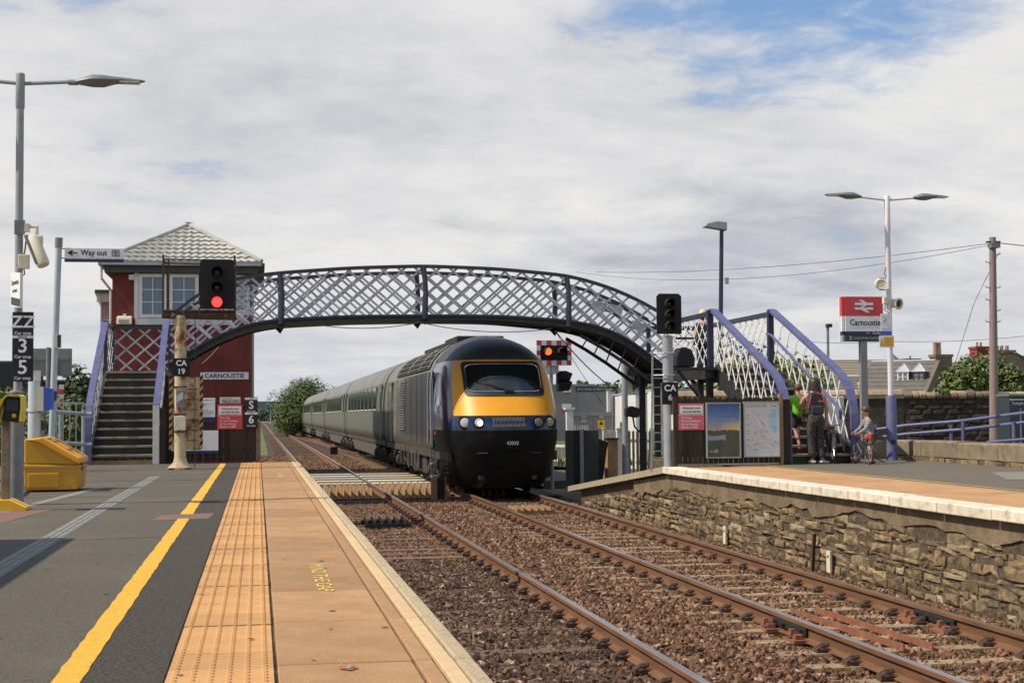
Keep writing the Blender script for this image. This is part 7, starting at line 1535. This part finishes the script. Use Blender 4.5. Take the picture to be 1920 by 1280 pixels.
for k, (x, y0, Y, rx_, h_) in enumerate(((10, 715, 40, 1.4, 1.6), (48, 722, 39, 1.0, 1.4), (88, 735, 36, .9, 1.5), (128, 742, 35, .9, 1.5), (152, 745, 34.5, .7, 1.3), (20, 745, 30, .9, 1.2))):
    p = at(x, y0, Y); m = MB(); crown_mesh(m, (p.x, Y, p.z-h_*.5), (rx_, .7, h_*.6), 700, .13, 80+k, 12); tag(m.build('shrub', ['leaf', 'leaf_light'] if k < 4 else ['grass_stem', 'leaf_light'] if False else ['leaf', 'leaf_light']), ('leafy shrub in front of the dark van at the left edge', 'pale leafed shrub just right of the car stop board', 'straggly shrub beside the cream cabinet', 'tangled shrub behind the bar fence', 'weedy shrub nearest the left stair rail', 'low shrub behind the validator hood')[k], 'shrub', 'shrubs behind the left railing')
a, b_ = at(120, 760, 50), at(182, 760, 50); m = MB(); crown_mesh(m, ((a.x+b_.x)/2, 50, 1.9), (1.1, .8, 1.9), 1800, .2, 99, 16); tag(m.build('hedge', ['leaf_dark', 'leaf_dark']), 'dark hedge beyond the road left of the stairs', 'hedge')
# weeds under the stairs, grasses along the line
def tufts(name, pts, h, n, seed, m, lab=None):
    r = random.Random(seed); mb = MB()
    for k in range(n):
        x0, x1, y0, y1, z = r.choice(pts); x, y = r.uniform(x0, x1), r.uniform(y0, y1); hh = h*r.uniform(.5, 1.2); dx, dy = r.uniform(-.5, .5)*hh, r.uniform(-.5, .5)*hh; w2 = hh*.07
        mb.add([(x-w2, y, z), (x+w2, y, z), (x+dx*.4+w2*.7, y+dy*.4, z+hh*.6), (x+dx, y+dy, z+hh)], [(0, 1, 2, 3)], r.choice((0, 1)))
    o = mb.build(name, m); o['kind'] = 'stuff'; return o
tufts('weeds', [(-3.2, -2.1, 31.1, 31.5, .91)], .16, 260, 1, ['leaf', 'leaf_light'])
tufts('grass_tufts', [(-3.4, -.9, 50, 75, -.05), (-3.4, -1.0, 60, 110, -.1)], .26, 5200, 2, ['grass', 'leaf_light'])
tufts('grass_tufts', [(9.2, 12, 60, 150, -.1), (10, 14, 52, 90, 0)], .35, 2500, 3, ['grass', 'leaf_light'])
# far hedge lines, woods and hills
m = MB(); crown_mesh(m, (-14, 300, 3), (13, 4, 4.5), 2600, 1.2, 7, 40); struct(m.build('far_wood', ['leaf_hazed', 'leaf_hazed']), 'stuff')
m = MB(); crown_mesh(m, (22, 300, 2.5), (18, 5, 4), 2600, 1.2, 8, 40); struct(m.build('far_wood', ['leaf_hazed', 'leaf_hazed']), 'stuff')
m = MB(); crown_mesh(m, (70, 170, 2.5), (30, 5, 4.5), 3800, 1.0, 9, 50); struct(m.build('far_wood', ['leaf_hazed', 'leaf']), 'stuff')
m = MB(); crown_mesh(m, (-8, 620, 2), (24, 5, 4.2), 2600, 1.3, 19, 50); struct(m.build('far_wood', ['leaf_hazed', 'hill']), 'stuff')
m = MB()
r = random.Random(3); n = 80
for lay, (Y, h0, amp) in enumerate(((2300, 14, 10), (1200, 5, 4))):
    k0 = len(m.v); vs = []
    for i in range(n+1): x = -1600+i*40; z = h0+amp*(math.sin(i*.35+lay)+.5*math.sin(i*.9+2))*.6+r.uniform(0, amp*.3); vs += [(x, Y, -2), (x, Y, z), (x, Y+300, -2)]
    m.add(vs, [f for i in range(n) for f in ((3*i, 3*i+3, 3*i+4, 3*i+1), (3*i+1, 3*i+4, 3*i+5, 3*i+2))])
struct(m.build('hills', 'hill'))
# distant line-side posts
for k, (x, y0, y1, Y) in enumerate(((516, 782, 760, 230), (508, 780, 764, 300), (527, 784, 770, 200))):
    a, b_ = at(x, y0, Y), at(x, y1, Y); t = thing('line_post', 'thin distant post beside the line, '+('tallest of three', 'farthest of three', 'nearest of three')[k], 'post', (a.x, Y, -.2), 'distant lineside posts'); MB().tube([(a.x, Y, -.2), (b_.x, Y, b_.z)], .10, 6).build('shaft', 'lead', t); MB().box(a.x-.25, a.x+.25, Y-.1, Y+.1, b_.z-.5, b_.z).build('head', 'galv_dark', t)
# ------------------------------------------------------------------ people and bicycles
mk('skin', (.52, .29, .20), .55, c2=(.46, .25, .17), scale=9)
mk('hair_dark', (.022, .013, .010), .5, c2=(.05, .028, .018), scale=30, st=(6, 6, .6))
mk('hair_brown', (.07, .032, .014), .55, c2=(.13, .065, .03), scale=30, st=(5, 5, 1))
mk('green_cloth', (.20, .62, .02), .8, c2=(.16, .52, .02), scale=7)
mk('dark_cloth', (.022, .022, .024), .9, c2=(.035, .035, .036), scale=9)
mk('grey_cloth', (.10, .085, .08), .9, c2=(.14, .12, .11), scale=9)
mk('pattern_cloth', (.014, .013, .013), .9, c2=(.11, .10, .09), scale=55, lo=.5, hi=.56)
mk('bag_grey', (.035, .036, .042), .8, c2=(.05, .05, .056), scale=8); mk('bag_red', (.50, .045, .03), .7)
mk('straw', (.62, .50, .30), .85, c2=(.70, .58, .36), scale=30)
mk('shoe_white', (.66, .63, .58), .6)
mk('bike_orange', (.75, .16, .02), .5); mk('bike_red', (.55, .03, .03), .45)
def stripes(name, a, b_, freq, axis=2, duty=.5, tilt=0):
    global nt, N, L
    m = bpy.data.materials.new(name); m.use_nodes = True; nt = m.node_tree; N = nt.nodes.new; L = nt.links.new
    b = nt.nodes['Principled BSDF']; b.inputs['Roughness'].default_value = .85; t = N('ShaderNodeTexCoord'); s = N('ShaderNodeSeparateXYZ'); L(t.outputs['Object'], s.inputs[0])
    v = mth('ADD', s.outputs[axis], mth('MULTIPLY', s.outputs[0], tilt)); fr = mth('FRACT', mth('MULTIPLY', v, freq)); L(mixc(mth('GREATER_THAN', fr, duty), a, b_), b.inputs['Base Color']); M[name] = m
stripes('stripe_bw', (.70, .70, .70), (.03, .03, .04), 26, 2, .5, .25); stripes('stripe_grey', (.36, .35, .36), (.10, .10, .12), 34, 2, .45)
def skin(name, m, parent, nodes, edges, root=0, sub=2, loc=None):
    # nodes: (x, y, z, r) or (x, y, z, rx, ry); one continuous surface grown along the edges
    base = wloc(parent); me = bpy.data.meshes.new(name); me.from_pydata([Vector(n[:3])-base for n in nodes], edges, []); me.materials.append(M[m])
    o = bpy.data.objects.new(name, me); col.objects.link(o); o.parent = parent
    md = o.modifiers.new('skin', 'SKIN'); md.use_smooth_shade = True
    if not me.skin_vertices: bm = bmesh.new(); bm.from_mesh(me); bm.verts.layers.skin.verify(); bm.to_mesh(me); bm.free()
    for i, n in enumerate(nodes): sv = me.skin_vertices[0].data[i]; sv.radius = (n[3], n[4] if len(n) > 4 else n[3]); sv.use_root = (i == root)
    ss = o.modifiers.new('sub', 'SUBSURF'); ss.levels = sub; ss.render_levels = sub; return o
def figure(t, J, H, clothes, hair, skin_m='skin'):
    """J: joints in world space; H: height for the radii. One continuous body; clothes and hair are its children."""
    k = H/1.7; n = []; e = []; ix = {}
    def add(key, r, to=None):
        ix[key] = len(n); n.append((*J[key], *([q*k for q in r] if isinstance(r, tuple) else [r*k]))); 
        if to: e.append((ix[to], ix[key]))
    add('pelvis', (.135, .105)); add('waist', (.115, .085), 'pelvis'); add('chest', (.15, .105), 'waist'); add('neckbase', (.085, .07), 'chest'); add('neck', .05, 'neckbase'); add('jaw', (.062, .07), 'neck'); add('head', (.078, .095), 'jaw'); add('crown', (.060, .072), 'head')
    for s in 'LR':
        add('sh'+s, .056, 'chest'); add('el'+s, .042, 'sh'+s); add('wr'+s, .029, 'el'+s); add('ha'+s, (.036, .022), 'wr'+s)
        w_, h_ = Vector(J['wr'+s]), Vector(J['ha'+s]); d = (h_-w_).normalized(); sd_ = d.cross(Vector((0, 1, 0.2))).normalized()
        for f in range(4):
            p = h_+sd_*(.024-.016*f)*k; ln = (.05, .058, .054, .042)[f]*k; curl = Vector(J.get('curl'+s, (0, .3, 0)))
            key = 'f%d%s' % (f, s); J[key+'a'] = p+d*ln*.6; J[key+'b'] = p+d*ln*.95+curl*ln*.8; add(key+'a', .0095, 'ha'+s); add(key+'b', .008, key+'a')
        J['th'+s] = w_+d*.03*k-sd_*-.045*k; J['th2'+s] = Vector(J['th'+s])+d*.04*k; add('th'+s, .011, 'wr'+s); add('th2'+s, .009, 'th'+s)
        add('hp'+s, .092, 'pelvis'); add('kn'+s, .06, 'hp'+s); add('an'+s, .036, 'kn'+s); add('to'+s, (.036, .026), 'an'+s)
    body = skin('body', skin_m, t, n, e)
    fdir = Vector(J['face']).normalized(); hd_ = Vector(J['head']); up = Vector((0, 0, 1)); side = fdir.cross(up).normalized()
    for s in (-1, 1):
        MB().lathe(hd_+side*s*.075*k+up*-.005*k, [(.005, 0), (.022*k, .003), (.018*k, .014*k), (.004, .016*k)], 10, axis=side*s).build('ear', skin_m, body, smooth=True)
        MB().lathe(hd_+fdir*.088*k+side*s*.030*k+up*.005*k, [(.012*k, 0), (.011*k, .004*k), (.003, .006*k)], 8, axis=fdir).build('eye', 'hair_dark', body)
    MB().tube([hd_+fdir*.088*k+up*.01*k, hd_+fdir*.112*k-up*.022*k, hd_+fdir*.090*k-up*.03*k], [.008*k, .014*k, .008*k], 8).build('nose', skin_m, body, smooth=True)
    MB().tube([hd_+fdir*.080*k-up*.058*k-side*.022*k, hd_+fdir*.090*k-up*.055*k, hd_+fdir*.080*k-up*.058*k+side*.022*k], .006*k, 6).build('mouth', 'chimney_red', body)
    for nm, m_, keys, edges, grow in clothes:
        nn = []; im = {}
        for q in keys:
            key, r = q[0], q[1]; im[key] = len(nn); pt = J[key] if len(q) < 3 else Vector(J[key]).lerp(Vector(J[q[2]]), q[3]); nn.append((*pt, *([a*k for a in r] if isinstance(r, tuple) else [r*k])))
        skin(nm, m_, t, nn, [(im[a], im[b]) for a, b in edges])
    return body
# --- woman with the backpack, climbing, back towards us
WX, WY_ = 10.17, 26.25
t = thing('person', 'woman with dark hair, striped top and grey backpack at the stairs', 'person', (WX, WY_, PZ))
z0 = .95
J = dict(pelvis=(WX, WY_, z0+.80), waist=(WX+.01, WY_+.05, z0+.94), chest=(WX+.04, WY_+.12, z0+1.15), neckbase=(WX+.06, WY_+.17, z0+1.29), neck=(WX+.06, WY_+.19, z0+1.33), jaw=(WX+.065, WY_+.21, z0+1.385), head=(WX+.07, WY_+.22, z0+1.44), crown=(WX+.07, WY_+.22, z0+1.50), face=(-.1, 1, -.1),
    shL=(WX-.13, WY_+.13, z0+1.22), elL=(WX-.20, WY_+.28, z0+1.02), wrL=(WX-.14, WY_+.46, z0+.95), haL=(WX-.12, WY_+.52, z0+.95), curlL=(0, .2, -.3),
    shR=(WX+.21, WY_+.13, z0+1.22), elR=(WX+.28, WY_+.16, z0+.96), wrR=(WX+.29, WY_+.22, z0+.74), haR=(WX+.29, WY_+.23, z0+.68), curlR=(-.4, .2, 0),
    hpL=(WX-.085, WY_, z0+.76), knL=(WX-.09, WY_+.04, z0+.40), anL=(WX-.08, WY_-.02, z0+.045), toL=(WX-.09, WY_+.10, z0+.0),
    hpR=(WX+.085, WY_, z0+.76), knR=(WX+.08, WY_+.08, z0+.40), anR=(WX+.10, WY_-.02, z0+.045), toR=(WX+.20, WY_+.05, z0+.0))
cl = [('striped_top', 'stripe_bw', [('pelvis', (.15, .115), 'waist', .3), ('waist', (.135, .105)), ('chest', (.165, .12)), ('neckbase', (.08, .075)), ('shL', .066), ('shR', .066)], [('pelvis', 'waist'), ('waist', 'chest'), ('chest', 'neckbase'), ('chest', 'shL'), ('chest', 'shR')], 0),
      ('trousers', 'pattern_cloth', [('pelvis', (.165, .13)), ('waist', (.135, .105), 'pelvis', .3), ('hpL', .115), ('knL', .098), ('anL', .085), ('hpR', .115), ('knR', .098), ('anR', .085)], [('pelvis', 'waist'), ('pelvis', 'hpL'), ('hpL', 'knL'), ('knL', 'anL'), ('pelvis', 'hpR'), ('hpR', 'knR'), ('knR', 'anR')], 0)]
figure(t, J, 1.55, cl, None)
hm = MB(); hx, hy, hz = J['head']; 
hm.lathe((hx, hy-.02, hz-.30), [(.07, 0), (.115, .06), (.125, .16), (.11, .26), (.112, .32), (.10, .37), (.06, .41), (.01, .42)], 18); hm = hm.build('hair', 'hair_dark', t, smooth=True)
for s, (a, b_) in enumerate((('anL', 'toL'), ('anR', 'toR'))):
    A_, B_ = Vector(J[a]), Vector(J[b_]); d = (B_-A_); d.z = 0; d.normalize(); MB().bar(A_-d*.07+Vector((0, 0, -.045)), B_+d*.07+Vector((0, 0, -.015)), .085, .045).build('sandal', 'shoe_white', t, bevel=.018)
bag = thing('backpack', 'grey backpack with red trim on the back of the woman', 'backpack', (WX, WY_-.05, z0+.9))
bx, by, bz = WX+.0, WY_-.04, z0+.86
bb = MB(); bb.prism([(bx-.155, by, bz), (bx+.15, by, bz), (bx+.17, by, bz+.18), (bx+.13, by, bz+.38), (bx+.05, by, bz+.43), (bx-.07, by, bz+.43), (bx-.14, by, bz+.36), (bx-.17, by, bz+.18)], (0, .13, 0)); bb.build('body', 'bag_grey', bag, bevel=.04)
MB().prism([(bx-.11, by-.05, bz+.02), (bx+.11, by-.05, bz+.02), (bx+.12, by-.05, bz+.17), (bx-.12, by-.05, bz+.17)], (0, .06, 0)).build('pocket', 'bag_grey', bag, bevel=.025)
MB().tube([(bx-.15, by+.0, bz+.12), (bx-.13, by-.02, bz+.25), (bx-.10, by-.01, bz+.37)], .014, 6).build('trim', 'bag_red', bag); MB().tube([(bx+.02, by-.01, bz+.40), (bx+.12, by-.01, bz+.37)], .016, 6).build('trim', 'bag_red', bag); MB().tube([(bx+.05, by-.02, bz+.25), (bx+.155, by+.0, bz+.24)], .02, 6).build('trim', 'bag_red', bag)
for s in (-1, 1): MB().tube([(bx+s*.09, by+.12, bz+.40), (bx+s*.10+.03, by+.20, bz+.44), (bx+s*.12+.03, by+.30, bz+.34), (bx+s*.13, by+.20, bz+.10)], .016, 6).build('strap', 'bag_grey', bag)
# --- boy in the green shirt, one step up and beyond her
GX, GY_ = 10.03, 26.78; z0 = 1.25
t = thing('person', 'boy in a bright green T-shirt climbing the stairs beside the woman', 'person', (GX, GY_, z0))
J = dict(pelvis=(GX, GY_, z0+.56), waist=(GX, GY_+.01, z0+.66), chest=(GX, GY_+.03, z0+.82), neckbase=(GX+.01, GY_+.05, z0+.93), neck=(GX+.015, GY_+.05, z0+.965), jaw=(GX+.02, GY_+.065, z0+1.01), head=(GX+.03, GY_+.07, z0+1.06), crown=(GX+.03, GY_+.06, z0+1.11), face=(.35, 1, 0),
    shL=(GX-.12, GY_+.03, z0+.87), elL=(GX-.19, GY_+.06, z0+.70), wrL=(GX-.17, GY_+.18, z0+.58), haL=(GX-.16, GY_+.22, z0+.55), shR=(GX+.12, GY_+.03, z0+.87), elR=(GX+.16, GY_+.05, z0+.68), wrR=(GX+.17, GY_+.10, z0+.53), haR=(GX+.17, GY_+.11, z0+.49),
    hpL=(GX-.06, GY_, z0+.52), knL=(GX-.05, GY_+.04, z0+.28), anL=(GX-.02, GY_-.10, z0-.0), toL=(GX-.03, GY_+.0, z0-.06), hpR=(GX+.06, GY_, z0+.52), knR=(GX+.07, GY_+.18, z0+.36), anR=(GX+.07, GY_+.22, z0+.22), toR=(GX+.07, GY_+.31, z0+.18))
cl = [('t_shirt', 'green_cloth', [('pelvis', (.16, .13), 'waist', -.5), ('waist', (.15, .12)), ('chest', (.165, .125)), ('neckbase', (.085, .08)), ('shL', .078), ('elL', .072, 'shL', .45), ('shR', .078), ('elR', .072, 'shR', .45)], [('pelvis', 'waist'), ('waist', 'chest'), ('chest', 'neckbase'), ('chest', 'shL'), ('shL', 'elL'), ('chest', 'shR'), ('shR', 'elR')], 0),
      ('shorts', 'dark_cloth', [('pelvis', (.14, .12)), ('hpL', .105), ('knL', .095, 'hpL', .1), ('hpR', .105), ('knR', .095, 'hpR', .1)], [('pelvis', 'hpL'), ('hpL', 'knL'), ('pelvis', 'hpR'), ('hpR', 'knR')], 0)]
figure(t, J, 1.22, cl, None); hx, hy, hz = J['head']
MB().lathe((hx, hy-.012, hz-.03), [(.062, 0), (.074, .03), (.075, .06), (.062, .095), (.03, .115), (.004, .118)], 16).build('hair', 'hair_brown', t, smooth=True)
for a, b_ in (('anL', 'toL'), ('anR', 'toR')): A_, B_ = Vector(J[a]), Vector(J[b_]); d = B_-A_; d.z = 0; d.normalize(); MB().bar(A_-d*.05+Vector((0, 0, -.05)), B_+d*.05+Vector((0, 0, -.01)), .065, .05).build('shoe', 'chimney_red', t, bevel=.018)
MB().tube([(GX+.10, GY_-.02, z0+.93), (GX+.12, GY_-.05, z0+.75), (GX+.08, GY_-.06, z0+.6)], .012, 6).build('bag_strap', 'bag_red', t)
# --- boy with the small bicycle
def bicycle(lab, cx, cy, z, rw, ang, mats, kids=False, lean=0):
    t = thing('bicycle', lab, 'bicycle', (cx, cy, z), None, 0); ca, sa = math.cos(ang), math.sin(ang); wb = rw*3.3
    def P(u, v, s=0): return Vector((cx+u*ca-s*sa+lean*v, cy+u*sa+s*ca, z+v))
    axis = Vector((-sa, ca, 0))
    for u in (-wb/2, wb/2):
        w_ = MB(); n = 22; w_.tube([P(u+rw*.94*math.cos(q*2*math.pi/n), rw+rw*.94*math.sin(q*2*math.pi/n)) for q in range(n+1)], rw*.075, 7); w_ = w_.build('wheel', 'rubber', t)
        s_ = MB()
        for q in range(9): s_.tube([P(u, rw), P(u+rw*.9*math.cos(q*.698), rw+rw*.9*math.sin(q*.698))], .003, 3)
        s_.lathe(P(u, rw, -.03), [(.025, 0), (.025, .06)], 8, axis=axis); s_.build('spokes', 'chrome', w_)
        rm = MB(); rm.tube([P(u+rw*.86*math.cos(q*2*math.pi/n), rw+rw*.86*math.sin(q*2*math.pi/n)) for q in range(n+1)], rw*.03, 5); rm.build('rim', 'galv_dark', w_)
    bb_, seat, head, top = P(-wb*.05, rw*.95), P(-wb*.20, rw*2.15), P(wb*.33, rw*2.1), P(wb*.30, rw*2.35)
    f_ = MB(); r_ = rw*.075
    for a, b_ in ((bb_, seat), (bb_, head), (seat.lerp(bb_, .2), head), (bb_, P(-wb/2, rw)), (seat.lerp(bb_, .25), P(-wb/2, rw)), (head, P(wb/2, rw)), (head, top)): f_.tube([a, b_], r_, 7)
    f_.build('frame', mats[0], t); MB().tube([seat, P(-wb*.22, rw*2.45)], r_*.7, 6).build('seat_post', 'chrome', t)
    MB().prism([P(-wb*.34, rw*2.45, -.06), P(-wb*.34, rw*2.45, .06), P(-wb*.10, rw*2.5, .02), P(-wb*.10, rw*2.5, -.02)], (0, 0, rw*.16)).build('saddle', mats[1], t, bevel=.012)
    MB().tube([P(wb*.27, rw*2.75, -rw*1.0), P(wb*.31, rw*2.65, -rw*.5), P(wb*.30, rw*2.45, 0), P(wb*.31, rw*2.65, rw*.5), P(wb*.27, rw*2.75, rw*1.0)], r_*.6, 6).build('handlebar', 'black', t)
    for s in (-1, 1): MB().bar(P(-wb*.05+s*rw*.35, rw*.95-s*rw*.35, s*.05), P(-wb*.05+s*rw*.35, rw*.95-s*rw*.35, s*(.05+rw*.45)), rw*.25, rw*.12).build('pedal', mats[2], t); MB().tube([P(-wb*.05, rw*.95, s*.05), P(-wb*.05+s*rw*.35, rw*.95-s*rw*.35, s*.05)], .012, 5).build('crank', 'chrome', t)
    MB().lathe(P(-wb*.05, rw*.95, -.03), [(rw*.3, 0), (rw*.3, .015)], 14, axis=axis).build('chain_ring', 'chrome', t)
    return t, P
KX, KY = 10.86, 25.75
bk, P = bicycle('small child bicycle with an orange pedal held by the boy in stripes', KX-.02, KY, PZ, .185, R(92), ('navy_grey', 'bike_red', 'bike_orange'))
MB().box(KX+.03, KX+.10, KY-.24, KY-.18, PZ+.42, PZ+.53).build('saddle_bag', 'bike_red', bk, bevel=.03)
z0 = PZ
t = thing('person', 'small boy in a striped long sleeved top holding a child bicycle', 'person', (KX+.12, KY+.18, PZ))
kx, ky = KX+.16, KY+.10
J = dict(pelvis=(kx+.04, ky, z0+.52), waist=(kx+.03, ky, z0+.61), chest=(kx, ky, z0+.74), neckbase=(kx-.03, ky, z0+.84), neck=(kx-.045, ky, z0+.87), jaw=(kx-.06, ky-.01, z0+.915), head=(kx-.06, ky-.01, z0+.965), crown=(kx-.05, ky-.01, z0+1.015), face=(-1, -.35, -.25),
    shL=(kx-.02, ky-.11, z0+.78), elL=(kx-.12, ky-.16, z0+.63), wrL=(kx-.25, ky-.17, z0+.555), haL=(kx-.30, ky-.17, z0+.55), curlL=(0, .2, -.5), shR=(kx-.02, ky+.11, z0+.78), elR=(kx-.10, ky+.13, z0+.64), wrR=(kx-.23, ky+.08, z0+.57), haR=(kx-.28, ky+.06, z0+.56), curlR=(0, 0, -.5),
    hpL=(kx+.04, ky-.055, z0+.48), knL=(kx+.02, ky-.06, z0+.26), anL=(kx+.06, ky-.05, z0+.055), toL=(kx-.03, ky-.06, z0+.02), hpR=(kx+.04, ky+.055, z0+.48), knR=(kx+.04, ky+.06, z0+.26), anR=(kx+.10, ky+.06, z0+.055), toR=(kx+.01, ky+.06, z0+.02))
cl = [('striped_top', 'stripe_grey', [('pelvis', (.145, .13)), ('waist', (.14, .12)), ('chest', (.155, .125)), ('neckbase', (.085, .08)), ('shL', .075), ('elL', .062), ('wrL', .05), ('shR', .075), ('elR', .062), ('wrR', .05)], [('pelvis', 'waist'), ('waist', 'chest'), ('chest', 'neckbase'), ('chest', 'shL'), ('shL', 'elL'), ('elL', 'wrL'), ('chest', 'shR'), ('shR', 'elR'), ('elR', 'wrR')], 0),
      ('shorts', 'grey_cloth', [('pelvis', (.14, .125)), ('hpL', .10), ('knL', .095, 'hpL', .25), ('hpR', .10), ('knR', .095, 'hpR', .25)], [('pelvis', 'hpL'), ('hpL', 'knL'), ('pelvis', 'hpR'), ('hpR', 'knR')], 0)]
figure(t, J, 1.12, cl, None); hx, hy, hz = J['head']
hr_ = MB(); hr_.lathe((hx+.018, hy+.005, hz-.025), [(.055, 0), (.078, .025), (.082, .06), (.066, .095), (.03, .115), (.004, .118)], 16); hr_.build('hair', 'hair_brown', t, smooth=True)
for a, b_ in (('anL', 'toL'), ('anR', 'toR')): A_, B_ = Vector(J[a]), Vector(J[b_]); d = B_-A_; d.z = 0; d.normalize(); MB().bar(A_-d*.05+Vector((0, 0, -.03)), B_+d*.05+Vector((0, 0, .0)), .06, .045).build('shoe', 'dark_cloth', t, bevel=.018)
# dark bicycle the woman lifts
bicycle('black bicycle being lifted onto the first stairs by the woman', 10.50, 26.42, PZ+.05, .24, R(78), ('black', 'black', 'black'))
# --- person with the straw hat up on the landing
HX, HY_ = 10.2, 33.3; z0 = 2.84
t = thing('person', 'person in black with a pale straw hat standing on the bridge landing', 'person', (HX, HY_, z0)); HX = at(1319, 580, HY_).x; k_ = .9
J = {k: (HX+v[0]*k_, HY_+v[1]*k_, z0+v[2]*k_-.09) for k, v in dict(pelvis=(0, 0, .86), waist=(0, 0, 1.0), chest=(0, 0, 1.2), neckbase=(0, .01, 1.36), neck=(0, .01, 1.41), jaw=(0, .02, 1.46), head=(0, .025, 1.52), crown=(0, .02, 1.58), shL=(-.17, 0, 1.28), elL=(-.24, -.02, 1.04), wrL=(-.22, .1, .86), haL=(-.22, .13, .80), shR=(.17, 0, 1.28), elR=(.22, 0, 1.02), wrR=(.2, .1, .84), haR=(.2, .13, .78), hpL=(-.09, 0, .8), knL=(-.09, .02, .46), anL=(-.09, 0, .14), toL=(-.09, .12, .11), hpR=(.09, 0, .8), knR=(.09, .02, .46), anR=(.09, 0, .14), toR=(.09, .12, .11)).items()}; J['face'] = (0, 1, 0)
cl = [('black_top', 'dark_cloth', [('pelvis', (.155, .12)), ('waist', (.14, .11)), ('chest', (.17, .125)), ('neckbase', (.085, .08)), ('shL', .07), ('elL', .062, 'shL', .5), ('shR', .07), ('elR', .062, 'shR', .5)], [('pelvis', 'waist'), ('waist', 'chest'), ('chest', 'neckbase'), ('chest', 'shL'), ('shL', 'elL'), ('chest', 'shR'), ('shR', 'elR')], 0),
      ('trousers', 'dark_cloth', [('pelvis', (.15, .12)), ('hpL', .11), ('knL', .085), ('anL', .065), ('hpR', .11), ('knR', .085), ('anR', .065)], [('pelvis', 'hpL'), ('hpL', 'knL'), ('knL', 'anL'), ('pelvis', 'hpR'), ('hpR', 'knR'), ('knR', 'anR')], 0)]
figure(t, J, 1.6, cl, None); hx, hy, hz = J['head']
MB().lathe((hx, hy, hz+.0), [(.145, 0), (.15, .012), (.10, .025), (.098, .05), (.09, .11), (.06, .145), (.01, .152)], 20, axis=(.0, -.12, 1)).build('straw_hat', 'straw', t, smooth=True)
MB().lathe((hx, hy-.02, hz-.10), [(.06, 0), (.082, .05), (.085, .11)], 14).build('hair', 'hair_brown', t, smooth=True)
